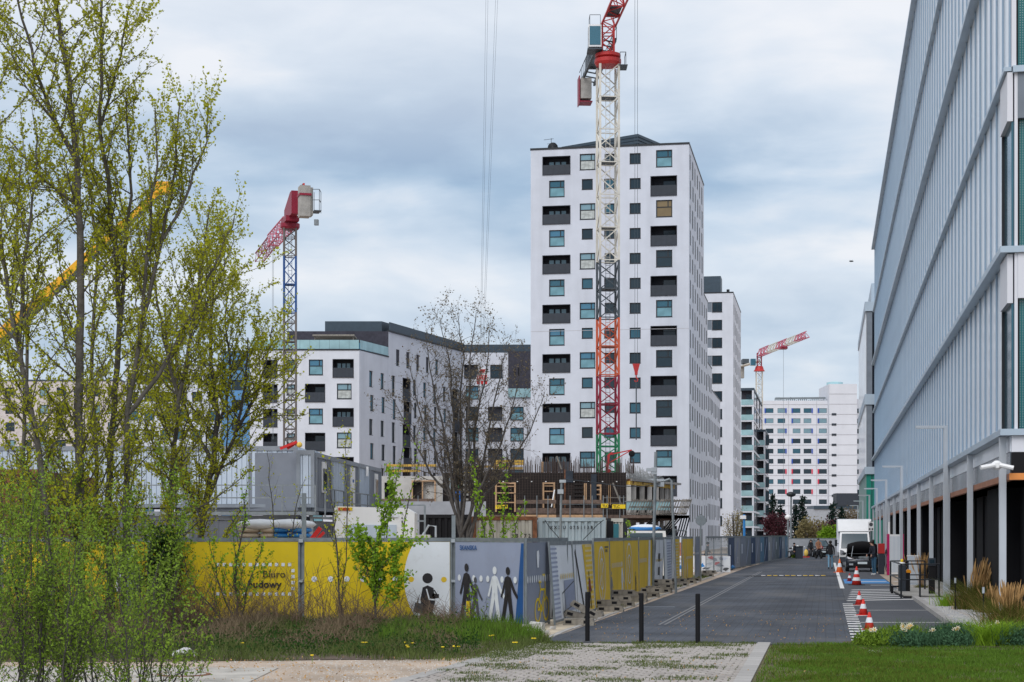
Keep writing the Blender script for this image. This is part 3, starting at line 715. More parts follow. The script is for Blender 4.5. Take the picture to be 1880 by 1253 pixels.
# roof plant room with louvre boards
iv = Matrix.Rotation(ANG, 3, 'Z')
def loc_of(w3): return iv @ (V((w3[0], w3[1], 0)) - TR)
c0, c1, c2 = loc_of((6.15, 216.3)), loc_of((15.13, 209.3)), loc_of((18.5, 214.8)); c3 = c2+(c0-c1)
pr = MB().prism([c0[:2], c1[:2], c2[:2], c3[:2]], 47.3, 50.2); pr.build('plant_room', 'roof_metal', TW)
for i in range(6):
    q = MB(); z = 47.9+i*.4; f = 1.006
    cen = (c0+c2)/2
    for s, t in ((c0, c1), (c1, c2)):
        s2, t2 = cen+(s-cen)*1.012, cen+(t-cen)*1.012; q.beam((s2.x, s2.y, z), (t2.x, t2.y, z), .06, .12)
    q.build('louvre_board', 'roof_metal', TW)
ant = thing('roof_antenna', 'spiky television antenna mast on the tall tower roof', 'antenna', at(1012, 274, 210))
MB().path([(0,0,-.4), (0,0,1.3)], .03, 5).path([(-.9,0,1.1), (.3,0,1.25)], .02, 4).path([(-.5,0,.6), (.5,0,.75)], .02, 4).build('mast', 'dark_frame', ant)
b = MB()
for i in range(8): b.path([(-.8+i*.14, -.25, 1.1+i*.012), (-.8+i*.14, .25, 1.1+i*.012)], .012, 3)
b.build('element', 'dark_frame', ant)
sd = thing('satellite_dish', 'round dark satellite dish beside the antenna on the tower roof', 'satellite dish', at(1015, 273, 209))
MB().lathe([(.62, -.05), (.5, .05), (.3, .12), (.02, .15)], 14, (0,0,.1), axis='y').build('dish', 'dark_frame', sd, True); MB().path([(0,.1,-.4), (0,.1,.1)], .05, 6).build('stand', 'galv', sd)

# lower stepped wings of the same row
WG = thing('stepped_wing', 'white stepped wing of small dark windows descending behind the tall tower', 'building', V((*uY(0, 0)[:2], 0)), -ANG)
WG.location = TR
side(WG, 24.9, 32.3, 33.4, [(25.6, 1.0), (29.0, 1.2)], 10, 'white_render', 32.2)
side(WG, 32.302, 41.3, 25.2, [(32.9, 1.0), (36.0, 1.2), (39.0, 1.0)], 8, 'white_render', 23.8)
side(WG, 41.302, 61.0, 22.2, [(42.2+3.3*i, 1.1) for i in range(6)], 7, 'white_render', 20.9)
for L0, L1, H in ((24.9, 32.3, 33.4), (32.3, 41.3, 25.2), (41.3, 61.0, 22.2)):
    MB().prism([(-12, L0), (.05, L0), (.05, L1), (-12, L1)], H, H+.15).build('parapet_cap', 'dark_frame', WG)
    MB().box(-12, L0+.01, 0, -.31, L1-.01, H).build('core', 'white_render', WG)
MB().box(-.3, 60.7, 0, -.003, 61.0, 22.2).build('end_wall', 'white_render', WG)

# ---------------------------------------------------------------- third tower (behind)
R3 = V(((1346-CX)/F*288, 288, 0))
T3 = thing('banded_tower', 'second white tower with wide grey window bands right of the tallest one', 'building', R3, -ANG)
ops = []
for k in range(13):
    z = 38.9-2.95*k*1.0
    if z < 1.5: break
    if k < 4: ops += [(4.3, 5.0+.02, z, z+1.65, 'w'), (5.05, 6.5, z, z+1.65, 'p')]
    elif k < 7: ops += [(5.05, 6.5, z, z+1.65, 'p')]
    ops += [(6.53, 8.2, z, z+1.65, 'w2')]
ops = [o for o in ops]
pl, a = facade(T3, (-10, 0), (0, 0), 0, 42, ops, 'white_render2', depth=.2)
ops = [o for o in ops]
for o in ops:
    if o[4] == 'p': MB().box(0, 0, 0, o[1]-o[0], .1, o[3]-o[2]).build('grey_panel', 'mid_panel', T3, loc=pl(o[0], o[2], .1), rz=a)
    else: put_window(T3, pl, a, (o[0], o[1], o[2], o[3]), 'D' if o[4] == 'w2' else 'S', 'glass_teal' if o[4] == 'w' else 'glass_dark', depth=.22)
side(T3, 0, 26.5, 42, [(2.0+4.2*i, 1.0) for i in range(6)], 13, 'white_render2', 40.4)
MB().prism([(-10.05, -.05), (.05, -.05), (.05, 26.5), (-10.05, 26.5)], 42.003, 42.2).build('parapet_cap', 'dark_frame', T3)
MB().box(-9.9, 26.2, 0, -.31, 26.5, 41.9).build('rear_wall', 'white_render2', T3)
MB().box(-5.5, 1, 42.2, -2.1, 5, 45.0).build('roof_box', 'roof_metal', T3)
MB().path([(-1, 3, 42), (-1, 3, 43)], .25, 8).build('roof_vent', 'dark_frame', T3)

# ---------------------------------------------------------------- balconied block
def balcony_block(name, label, pxl, pxr, Y, H, rows_, sidelen):
    R_ = V(((pxr-CX)/F*Y, Y, 0)); Wd = (pxr-pxl)/F*Y/SY
    B = thing(name, label, 'building', R_, -ANG)
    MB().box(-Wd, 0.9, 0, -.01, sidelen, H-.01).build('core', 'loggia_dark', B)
    MB().box(-Wd-.1, -.1, H, .1, sidelen, H+.5).build('roof', 'roof_metal', B)
    for k in range(rows_):
        z = H-3.0*(k+1)
        if z < 0: break
        MB().box(-Wd, -.2, z-.18, .05, .9, z+.12).build('floor_slab', 'white_render2', B)
        MB().box(-Wd+.05, -.25, z+.14, -.1, -.2, z+1.2).build('balcony_rail', 'glass_rail', B)
        link('window', one_win_mesh(1.3, 2.2, 'glass_dark'), B, (-Wd+.9, .8, z+.15))
        for i in range(3):
            MB().box(-.02, 1.3+i*sidelen/3, z+.15, .06, 1.3+i*sidelen/3+sidelen/5, z+2.6).build('side_window', 'glass_black', B)
        MB().box(-.01, .95, z-.25, .12, sidelen, z+.14).build('floor_band', 'white_render2', B)
    MB().box(-.35, -.15, 0, .0, .85, H).build('pier', 'white_render2', B)
    return B
balcony_block('balcony_block', 'narrow apartment block stacked with glass balconies next to the banded tower', 1361, 1384, 345, 30.6, 10, 45)
balcony_block('slim_balcony_block', 'slim lower grey and white block tucked before the far panel building', 1393, 1405, 372, 24.0, 8, 20)

# ---------------------------------------------------------------- far panel building
Y5 = 480; k5 = Y5/F
def X5(px): return (px-CX)*k5
def Z5(py): return EH+(HY-py)*k5
FB = thing('panel_building', 'distant white panel building with rows of windows and blue and red accents closing the street', 'building', (0, Y5, 0))
ops = []; meta = []
zrow = lambda r: Z5(760-12.4*0+0) 
for r in range(11):
    y = 750+18.6*r
    for c, (x0, x1) in enumerate(((1406, 1420), (1427.5, 1441.5), (1455.5, 1469.5), (1475.5, 1489.5), (1503.5, 1518))):
        ops.append((X5(x0)-X5(1400), X5(x1)-X5(1400), round(Z5(y+8.6), 2), round(Z5(y), 2))); meta.append((r, c))
pl, a = facade(FB, (X5(1400), 0), (X5(1519.8), 0), 0, Z5(736), ops, 'white_panel', depth=.2)
rg = random.Random(5)
for o, (r, c) in zip(ops, meta):
    acc = None; cl = 'blue_accent' if r < 6 else 'red_accent'
    if (c in (0, 2, 4) and r in (0, 1, 3, 5) and not (c == 0 and r > 4)) or (c in (2, 4) and r in (6, 7)): acc = (cl, 'l')
    if c in (1, 3) and r in (0, 2, 4, 6, 8): acc = (cl, 'r')
    g = 'glass_light' if (r < 3 and rg.random() < .6) else rg.choice(['glass_dark', 'glass_dark', 'glass_teal'])
    link('window', one_win_mesh(o[1]-o[0], o[3]-o[2], g, acc), FB, pl(o[0], o[2], .1), a)
for r in range(12): MB().box(X5(1400), -.06, Z5(743+18.6*r)-.06, X5(1519), -.003, Z5(743+18.6*r)+.06).build('panel_joint', 'joint', FB)
for c in (1421.5+26, 1499): MB().box(X5(c), -.05, 0, X5(c)+.1, -.003, Z5(737)).build('panel_joint', 'joint', FB)
MB().box(X5(1520), -2, 0, X5(1571), 14, Z5(706.5)).build('stair_tower', 'white_panel', FB)
for r in range(11):
    MB().box(X5(1520), -2.06, Z5(725+18.6*r), X5(1571), -2.003, Z5(725+18.6*r)+.12).build('panel_joint', 'joint', FB)
    MB().box(X5(1524.5), -2.1, Z5(766+18.6*r-2), X5(1533), -2.003, Z5(762+18.6*r-2)).build('vent', 'dark_panel', FB)
MB().box(X5(1571), 0, 0, X5(1600), 14, Z5(733)).build('right_wing', 'white_panel', FB)
for r in range(11): link('window', one_win_mesh(X5(1583)-X5(1573.5), 1.25, 'glass_dark'), FB, (X5(1573.5), -.06, Z5(759+18.6*r)))
MB().box(X5(1400), .31, 0, X5(1520), 14, Z5(737)).build('core', 'grey_wall', FB)
MB().lathe([(2.3, 0), (2.3, 1.0), (.4, 1.4)], 14, (X5(1540), 6, Z5(706))).build('roof_drum', 'glass_rail', FB)
b = MB()
for i in range(26): b.path([(X5(1425+i*3.6), 2, Z5(737)), (X5(1425+i*3.6), 2, Z5(731)+.4*math.sin(i))], .12, 4)
b.beam((X5(1425), 2, Z5(731)), (X5(1518), 2, Z5(730)), .5, .5); b.build('roof_railing', 'galv', FB)
b = thing('low_hall', 'low grey hall with pitched roof at the foot of the far panel building', 'building', (0, 420, 0))
MB().box(X5(1480)*.875, 0, 0, X5(1600)*.875, 10, 8.2).build('wall', 'grey_wall', b); MB().box(X5(1494)*.875, -.3, 8.2, X5(1600)*.875, 10, 9).build('roof', 'roof_metal', b)
MB().box(X5(1535)*.875, -.5, 9, X5(1600)*.875, 4, 12).build('canopy', 'dark_panel', b)

# ---------------------------------------------------------------- left apartment building
LB = thing('corner_apartment_block', 'low white apartment block with glass roof terrace left of the bare tree', 'building', (-18.84, 215, 0))
k1 = 215/F
def fx(px): return (px-659.6)*k1
ops = []; 
for k in range(8):
    dz = -3.02*k
    if k % 2 == 0: row = [('L', 483, 509.5, 661, 694), ('A', 526, 545, 661, 681), ('A', 567, 593, 660.5, 689), ('L', 610.5, 649.5, 659.5, 693)]
    else: row = [('L', 483, 509.5, 706-45, 739-45), ('A', 526, 545, 661, 681), ('L', 560, 597, 660, 693), ('A', 618.5, 645.5, 659.5, 688)]
    for t_, x0, x1, ya, yb in row:
        zt, zb = EH+(HY-ya)*k1+dz, EH+(HY-yb)*k1+dz
        if zb < .5: continue
        ops.append((fx(x0)+13.5, fx(x1)+13.5, round(zb, 2), round(zt, 2), t_))
pl, a = facade(LB, (-13.5, 0), (0, 0), 0, 24.8, ops, 'white_render2')
for o in ops:
    if o[4] == 'L': put_loggia(LB, pl, a, o, bright=o[0] > 9)
    else: put_window(LB, pl, a, o, 'A', random.choice(['glass_teal', 'glass_light', 'glass_blue']))
SA = math.atan(.353); sx_, sy_ = math.sin(SA), math.cos(SA)
def sp(d): return (d*sx_, d*sy_)
ops = []
for k in range(8):
    for c in range(9):
        d0 = 3.0+3.55*c; zt = 22.6-3.02*k; h = 2.6 if c in (2, 6) else 2.0
        if k % 2: d0 += .3
        wd = 1.1 if c not in (3, 8) else 2.6
        if c in (3, 8): h = 2.9
        if zt-h > .4 and d0+wd < 35: ops.append((d0, d0+wd, round(zt-h, 2), round(zt, 2), 'L' if c in (3, 8) else 'S'))
for c in range(5): ops.append((11.5+3.4*c, 12.6+3.4*c, 24.0, 26.1, 'S'))
# side wall is split: low part up to 8.5 m, then the raised part
lo = [o for o in ops if o[1] < 8.9]; hi = [(o[0]-9, o[1]-9, *o[2:]) for o in ops if o[0] > 9.1]
pl, a = facade(LB, (0, 0), sp(9), 0, 24.8, lo, 'white_render2')
for o in lo: put_window(LB, pl, a, o, 'S', random.choice(['glass_dark', 'glass_teal']))
pl, a = facade(LB, sp(9), sp(36), 0, 28.1, hi, 'white_render2')
for o in hi:
    if o[4] == 'L': put_loggia(LB, pl, a, o, bright=False, depth=1.0)
    else: put_window(LB, pl, a, o, 'S', random.choice(['glass_dark', 'glass_teal', 'glass_dark']))
p9, p36 = sp(9), sp(35.6)
MB().prism([(p9[0]-13.0, p9[1]-.02), (p9[0]-.02, p9[1]-.02), (p36[0]-.3, p36[1]), (p36[0]-14, p36[1])], 24.6, 28.15).build('penthouse', 'dark_brick', LB)
MB().prism([(p9[0]-8.2, p9[1]+.6), (p9[0]-.9, p9[1]+.6), (p36[0]-1, p36[1]), (p36[0]-9, p36[1])], 28.15, 29.5).build('roof_plant', 'roof_metal', LB)
b = MB(); b.beam((*sp(9.3), 28.75), (*sp(36), 28.75), .12, 1.2); b.build('parapet_screen', 'roof_metal', LB)
MB().beam((*sp(9), 28.2), (*sp(36), 28.2), .4, .15).build('parapet_cap', 'dark_frame', LB)
MB().box(-13.5, .3, 24.55, .0, 9, 24.75).build('terrace', 'concrete', LB)
MB().box(-13.6, -.08, 24.802, .08, .3, 24.98).build('terrace_cap', 'dark_frame', LB); MB().beam((0, .3, 24.88), (*sp(9), 24.88), .16, .16).build('terrace_cap', 'dark_frame', LB)
for i in range(11): MB().box(-13.4+i*1.215, .15, 25.0, -13.4+i*1.215+1.19, .18, 26.1).build('balustrade_pane', 'glass_rail', LB)
for i in range(7): MB().beam((*[c_+.0 for c_ in sp(.3+i*1.24)], 25.55), (*sp(.3+i*1.24+1.2), 25.55), .03, 1.1).build('balustrade_pane', 'glass_rail', LB)
MB().box(-6.0, 2, 26.8, -.8, 6, 27.0).build('pergola_roof', 'wood_grey', LB)
for x, y in ((-5.8, 2.2), (-5.8, 5.8), (-1, 2.2), (-1, 5.8)): MB().box(x, y, 24.7, x+.12, y+.12, 26.8).build('pergola_post', 'wood_grey', LB)
link('window', win_mesh('D', 2.2, 1.9, 'glass_blue')[0], LB, (p9[0]-4.2, p9[1]-.1, 24.9)); link('pane', win_mesh('D', 2.2, 1.9, 'glass_blue')[1], LB, (p9[0]-4.2, p9[1]-.1, 24.9))
# back-left side
MB().box(-13.5, .01, 0, -13.2, 9, 24.8).build('side_wall', 'white_render2', LB)

WB = thing('inner_wing_block', 'white apartment wing with dark brick corner between the bare tree and the tall tower', 'building', ((850-CX)/F*248.5, 248.5, 0))
k2 = 248.5/F
ops = []
for k in range(9):
    y0 = 670+38.5*k
    for t_, x0, x1 in (('A', 855, 878.5), ('L', 896, 922.5), ('A', 937, 961.5)):
        if k == 0: x0, x1, t_ = {855: (852, 877, 'L'), 896: (900, 923, 'A'), 937: (0, 0, 'x')}[x0]
        if k == 1 and x0 >= 896: continue
        if t_ == 'x': continue
        zt, zb = EH+(HY-y0)*k2, EH+(HY-y0-25)*k2
        if zb > .5: ops.append(((x0-850)*k2, (x1-850)*k2, round(zb, 2), round(zt, 2), t_))
pl, a = facade(WB, (0, 0), (12.0, 0), 0, 28.0, ops, 'white_render2')
for o in ops:
    if o[4] == 'L': put_loggia(WB, pl, a, o, bright=False)
    else: put_window(WB, pl, a, o, 'A', random.choice(['glass_dark', 'glass_teal', 'glass_blue']))
MB().box((933-850)*k2, -.1, EH+(HY-714)*k2, 12.0, -.005, 28.2).build('brick_corner', 'dark_brick', WB)
for x in (944, 951): MB().box((x-850)*k2, -.16, EH+(HY-690)*k2, (x-850)*k2+.15, -.102, EH+(HY-676)*k2).build('wall_slot', 'black', WB)
MB().box((933-850)*k2, -.3, EH+(HY-730)*k2, 12.0, -.25, EH+(HY-714)*k2).build('balcony_rail', 'glass_rail', WB)
MB().box(-.5, .3, 28.0, 12.0, 8, 29.2).build('parapet_screen', 'roof_metal', WB)
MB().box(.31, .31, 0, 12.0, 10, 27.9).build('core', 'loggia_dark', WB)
# far-left houses behind the trees
def plain_block(name, label, x0, x1, ytop, Y, m, cols, gm, strip=None):
    kk = Y/F; B = thing(name, label, 'building', ((x0-CX)*kk, Y, 0)); H = EH+(HY-ytop)*kk; W_ = (x1-x0)*kk; ops = []
    n = int(H/3)
    for r in range(n):
        for c in range(cols):
            x = W_*(c+.5)/cols-.8; z = H-2.6-3*r
            if z > .5: ops.append((x, x+1.6, round(z, 2), round(z+1.5, 2)))
    pl, a = facade(B, (0, 0), (W_, 0), 0, H, ops, m)
    for o in ops: put_window(B, pl, a, o, 'D', random.choice(gm))
    MB().box(.01, .31, 0, W_-.01, 12, H-.02).build('core', m, B); MB().box(-.1, -.1, H+.002, W_+.1, 12, H+.25).build('roof', 'roof_metal', B)
    return B
plain_block('blue_block', 'bright blue rendered slab house behind the dark limbs of the tree', 408, 462, 648, 262, 'blue_wall', 1, ['glass_dark'])
plain_block('beige_block', 'narrow beige house front between the blue slab and the corner block', 462.5, 480, 640, 268, 'beige_wall', 1, ['glass_dark'])
plain_block('pale_block', 'pale apartment house glimpsed behind the leafy trees', 230, 406, 672, 275, 'white_render2', 6, ['glass_teal', 'glass_dark'])
plain_block('pink_block', 'pinkish apartment house farthest left behind the leafy trees', -60, 222, 700, 300, 'pink_wall', 9, ['glass_light', 'glass_dark'])
# ---------------------------------------------------------------- tower cranes
def lattice(mb, p0, p1, w_, bays, rc, rb, ax=None, mi=0, tri=False, h=None):
    p0, p1 = V(p0), V(p1); d = (p1-p0).normalized(); h = h or w_
    a = (V(ax) - d*V(ax).dot(d)).normalized() if ax else (V((1,0,0)) if abs(d.x) < .8 else V((0,1,0)))
    a = (a - d*a.dot(d)).normalized(); b = d.cross(a)
    if tri: cor = [a*(-w_/2)-b*0, a*(w_/2)-b*0, b*h]
    else: cor = [a*(-w_/2)+b*(-h/2), a*(w_/2)+b*(-h/2), a*(w_/2)+b*(h/2), a*(-w_/2)+b*(h/2)]
    n = len(cor); Ln = (p1-p0).length; st = Ln/bays
    for c in cor: mb.beam(p0+c, p1+c, rc, rc, mi)
    for i in range(bays):
        q0, q1 = p0+d*st*i, p0+d*st*(i+1)
        for j in range(n):
            k = (j+1) % n; 
            if (i+j) % 2: mb.beam(q0+cor[j], q1+cor[k], rb, rb, mi)
            else: mb.beam(q0+cor[k], q1+cor[j], rb, rb, mi)
            if i % 2 == 0: mb.beam(q0+cor[j], q0+cor[k], rb, rb, mi)
def mast(root, x, y, zs, cols, w_, rc, rb, bay=1.25, rz=0):
    q = Matrix.Rotation(rz, 3, 'Z')
    for i in range(len(zs)-1):
        z0, z1 = zs[i], zs[i+1]; n = max(1, round((z1-z0)/3.0))
        for j in range(n):
            a0, a1 = z0+(z1-z0)*j/n, z0+(z1-z0)*(j+1)/n; b = MB()
            lattice(b, (x, y, a0+.01), (x, y, a1-.01), w_, max(2, round((a1-a0)/bay)), rc, rb, ax=tuple(q @ V((1,0,0))))
            b.build('mast_section', cols[i], root)
            l = MB()
            for s in (-.18, .18): l.beam((x+s, y, a0), (x+s, y, a1), .04)
            for k in range(int((a1-a0)/.35)): l.beam((x-.18, y, a0+k*.35), (x+.18, y, a0+k*.35), .03)
            l.build('ladder', cols[i] if i else 'crane_grey', root)
            if j % 2: MB().rbox((x, y, a0+.05), (w_*.8, w_*.8, .06), rz).build('rest_platform', 'crane_grey', root)
# centre crane
Yc = 150; xc = (1116-CX)/F*Yc
zof = lambda py, Y: EH+(HY-py)/F*Y
K1 = thing('tower_crane', 'tall tower crane with white to green mast standing before the white tower', 'crane', (xc, Yc, 0))
zz = [1.0, zof(797, Yc), zof(690, Yc), zof(585, Yc), zof(480, Yc), zof(122, Yc)]
mast(K1, 0, 0, zz, ['crane_green', 'crane_crimson', 'crane_orange', 'crane_grey', 'crane_white'], 1.62, .19, .085, rz=.12)
zt = zz[-1]
MB().lathe([(1.0, zt), (1.15, zt+.25), (1.15, zt+.55), (.85, zt+.6)], 20).build('slewing_ring', 'crane_red', K1)
MB().lathe([(.8, zt+.6), (1.1, zt+.75), (1.1, zt+1.0), (.7, zt+1.05)], 20).build('slewing_table', 'crane_red', K1)
b = MB(); lattice(b, (0, 0, zt+1.0), (0, 0, zt+3.6), 1.0, 3, .14, .08); b.build('tower_head', 'crane_red', K1)
zj = zt+3.5
# jib towards the camera (and overhead), counter jib away
jd = V((.075, -1, 0)).normalized(); jx = V((jd.y, -jd.x, 0))
b = MB(); lattice(b, V((0,0,zj-.1)), V((0,0,zj-.1))+jd*12, 1.25, 8, .14, .07, ax=tuple(-jx), tri=True, h=1.5); b.build('jib', 'crane_red', K1)
b = MB(); lattice(b, V((0,0,zj-.1))+jd*12, V((0,0,zj-.1))+jd*44, 1.25, 20, .12, .06, ax=tuple(-jx), tri=True, h=1.4); b.build('jib', 'crane_white', K1)
MB().rbox(V((0,0,zj+.0))+jd*4, (1.0, 3.0, .05), math.atan2(jd.y, jd.x)+R(90)).build('walkway', 'crane_grey', K1)
cd = V((-.075, 1, 0)).normalized(); ca = math.atan2(cd.y, cd.x)-R(90)
b = MB(); cxp = V((cd.y, -cd.x, 0))
for s in (-.65, .65): b.beam(cxp*s+V((0,0,zj-1.2)), cxp*s+cd*15+V((0,0,zj-1.2)), .2, .3)
for i in range(10): b.beam(cxp*-.65+cd*(1.5*i)+V((0,0,zj-1.2)), cxp*.65+cd*(1.5*i+.8)+V((0,0,zj-1.2)), .1)
for s in (-.75, .75):
    b.beam(cxp*s+V((0,0,zj-.1)), cxp*s+cd*15+V((0,0,zj-.1)), .05)
    for i in range(10): b.beam(cxp*s+cd*1.5*i+V((0,0,zj-1.2)), cxp*s+cd*1.5*i+V((0,0,zj-.1)), .05)
b.build('counter_jib', 'crane_grey', K1)
b = MB()
for i in range(3): b.rbox(V((-.45,0,zj-2.3))+cd*(12.2+i*.5), (1.0, .46, 1.9), ca)
b.build('counterweight', 'concrete', K1)
MB().rbox(V((-1.05,0,zj-2.4))+cd*12.9, (.07, 1.6, 2.6), ca).rbox(V((-.45,0,zj-3.5))+cd*12.9, (1.2, 1.6, .1), ca).build('weight_frame', 'crane_crimson', K1)
MB().rbox(V((-.1,0,zj-.6))+cd*9, (1.3, 2.2, 1.0), ca).build('winch', 'crane_grey', K1)
cab = MB().rbox((-1.15, -.3, zt+2.35), (1.1, 1.5, 1.9), 0).build('cab', 'white_paint', K1)
MB().box(-1.62, -1.08, zt+1.55, -.68, -1.052, zt+3.15).build('cab_window', 'glass_teal', cab)
MB().box(-1.73, -.9, zt+1.6, -1.702, .3, zt+3.1).build('cab_window', 'glass_dark', cab)
MB().rbox((-1.15, -.3, zt+1.2), (1.3, 1.8, .1), 0).build('cab_platform', 'crane_grey', K1)
b = MB()
for x, y in ((-1.6,-1.1), (-.7,-1.1), (-1.6,.4)): b.beam((x, y, zt+3.3), (x, y, zt+4.1), .04)
b.beam((-1.6,-1.1,zt+4.1), (-.7,-1.1,zt+4.1), .04).beam((-1.6,-1.1,zt+4.1), (-1.6,.4,zt+4.1), .04)
b.beam((1.0,-.8,zt), (1.0,-.8,zt+1.0), .05).beam((1.5,-.8,zt), (1.5,-.8,zt+1.0), .05).beam((1.0,-.8,zt+1.0), (1.5,-.8,zt+1.0), .05).rbox((1.25,0,zt-.1), (.8,1.8,.06)).beam((1.5,.8,zt), (1.5,.8,zt+1.0), .05).beam((1.5,-.8,zt+1.0), (1.5,.8,zt+1.0), .05)
b.build('guard_rail', 'crane_grey', K1)
# hoist rope and hook of that crane
hk = V(((1168-CX)/F*133, 133, 0))
H1 = thing('crane_hook', 'red crane hook hanging on two long ropes before the white tower', 'hook', (hk.x, hk.y, zof(690, 133)))
b = MB(); zl = zj-.2-H1.location.z
for s in (-.1, .1): b.path([(s, 0, .9), (s, 0, zl)], .014, 4)
b.build('rope', 'crane_grey', H1)
MB().rbox((0, 0, zl), (.9, 1.2, .35)).build('trolley', 'crane_red', H1)
MB().xz([(-.28, .9), (.28, .9), (.12, .3), (.1, .05), (-.1, .05), (-.12, .3)], -.12, .12).build('hook_block', 'crane_red', H1)
MB().path([(0,0,.05), (0,0,-.15), (.12,0,-.28), (.1,0,-.42), (-.05,0,-.46), (-.14,0,-.36)], .05, 6).build('hook', 'crane_red', H1)
MB().path([(0,0,-.4), (0,0,-4.9)], .05, 5).build('chain', 'crane_grey', H1)

# left crane
Yl = 170; xl = (532.5-CX)/F*Yl
K2 = thing('tower_crane', 'blue and brown tower crane above the left apartment block, concrete counterweight towards us', 'crane', (xl, Yl, 0))
zz = [1.0, zof(575, Yl), zof(472, Yl), zof(420, Yl)]
mast(K2, 0, 0, zz, ['crane_brown', 'crane_blue', 'crane_brown'], 1.15, .17, .085, bay=1.1, rz=.1)
zt = zz[-1]; jd = V((-5.6, 19.5, 0)).normalized(); jx = V((jd.y, -jd.x, 0)); ja = math.atan2(jd.y, jd.x)-R(90)
MB().lathe([(.8, zt-.1), (.95, zt+.1), (.95, zt+.45), (.7, zt+.5)], 16).build('slewing_ring', 'crane_crimson', K2)
b = MB(); b.rbox((0,0,zt+.75), (1.3, 3.2, .5), ja).build('slewing_table', 'crane_crimson', K2)
b = MB(); lattice(b, V((0,0,zt+.7))+jd*1, V((0,0,zt+.7))+jd*12, 1.0, 9, .09, .05, ax=tuple(jx), h=1.2); b.build('jib', 'crane_pink', K2)
b = MB(); lattice(b, V((0,0,zt+.7))+jd*12, V((0,0,zt+.5))+jd*22, .9, 8, .08, .045, ax=tuple(jx), h=.9); b.build('jib', 'crane_crimson', K2)
b = MB(); b.xz([(-3.2, 0), (1.5, 0), (1.5, 1.1), (-2.2, 2.2), (-3.2, 2.2)], -.35, .35)
for i in range(len(b.v)):
    v_ = b.v[i]; q = jd*v_[0] + jx*v_[1]; b.v[i] = (q.x, q.y, v_[2]+zt+.9)
b.build('counter_jib', 'crane_crimson', K2)
cw = -jd*5.2+V((.35, 0, -.3))
MB().rbox(cw+V((.2,0,zt+1.95)), (1.0, 1.3, 2.9), ja).rbox(cw+V((.75,0.3,zt+1.95)), (.3, 1.3, 2.6), ja).build('counterweight', 'concrete', K2)
MB().rbox(cw+V((.2,0,zt+2.55)), (1.15, 1.5, .2), ja).build('weight_strap', 'crane_crimson', K2)
b = MB(); p = cw+V((1.35, 0, zt))
b.rbox(p+V((0,0,1.0)), (.7, 1.6, .06), ja)
for x, y in ((-.3,-.7), (.35,-.7), (.35,.7), (-.3,.7)): b.beam(p+V((x,y,1.0)), p+V((x,y,3.0)), .05)
for z in (2.0, 3.0): b.beam(p+V((-.3,-.7,z)), p+V((.35,-.7,z)), .05).beam(p+V((.35,-.7,z)), p+V((.35,.7,z)), .05)
for i in range(8):
    q = -jd*4.5+jd*(i*1.1)+jx*.5; b.beam(q+V((0,0,zt+1.6+.5*(8-i)/8)), q+V((0,0,zt+3.0+.5*(8-i)/8)), .05)
b.beam(-jd*4.5+jx*.5+V((0,0,zt+3.5)), jd*3.2+jx*.5+V((0,0,zt+3.0)), .05)
b.build('guard_rail', 'crane_grey', K2)
MB().rbox(p+V((0,0,0)), (.4, .5, .5)).build('winch_box', 'galv', K2)
MB().rbox(-jd*4.6+V((.6,0,zt+3.3)), (.18, .18, .45)).build('beacon', 'crane_red', K2)
b = MB()
for s in (0, .12): b.path([(xc*0+jd.x*12+s, jd.y*12, zt+.4), (jd.x*12+s, jd.y*12, 12)], .02, 3)
b.build('rope', 'galv', K2)

# far crane
Yf = 420; kf = Yf/F
K3 = thing('tower_crane', 'small distant red and white tower crane above the end of the street', 'crane', ((1394-CX)*kf, Yf, 0))
zt = zof(682, Yf)
mast(K3, 0, 0, [1.0, zt], ['crane_white'], 1.45, .16, .09, bay=1.6)
MB().lathe([(1.4, zt), (1.1, zt+.4), (.9, zt+1.1), (.8, zt+1.2)], 12).build('slewing_ring', 'crane_red', K3)
b = MB(); lattice(b, (0,0,zt+1.2), (0,0,zt+4.4), 1.0, 3, .16, .1); b.build('tower_head', 'crane_crimson', K3)
jd = V((4.4, -40, 0)).normalized(); jx = V((jd.y, -jd.x, 0)); j0 = V((0,0,zt+3.6))
for i, (t0, t1) in enumerate(((0, 9), (9, 17), (17, 25), (25, 33), (33, 41))):
    b = MB(); lattice(b, j0+jd*t0, j0+jd*t1, 1.3, 6, .14, .09, ax=tuple(-jx), tri=True, h=1.7-.1*i); b.build('jib', 'crane_pink' if i % 2 == 0 else 'crane_white', K3)
MB().rbox(j0+jd*22+V((0,0,-.4)), (1.6, 2.4, .4)).build('trolley', 'crane_crimson', K3)
MB().path([tuple(j0+jd*22), tuple(j0+jd*22-V((0,0,zt-9)))], .04, 3).build('rope', 'galv', K3)
b = MB(); b.beam(j0+V((-.0,0,-1.2)), j0-jd*14+V((-1.4,0,-1.2)), 1.3, .3); b.build('counter_jib', 'crane_white', K3)
MB().rbox(j0-jd*13+V((-1.2,0,-2.7)), (1.2, 1.8, 2.8)).build('counterweight', 'concrete', K3)
MB().rbox(j0-jd*10+V((-1.0,0,-.3)), (1.6, 3, 1.1)).build('winch', 'crane_grey', K3)
MB().rbox((-1.6,-.5,zt+2.1), (1.2,1.4,1.6)).build('cab', 'glass_teal', K3)

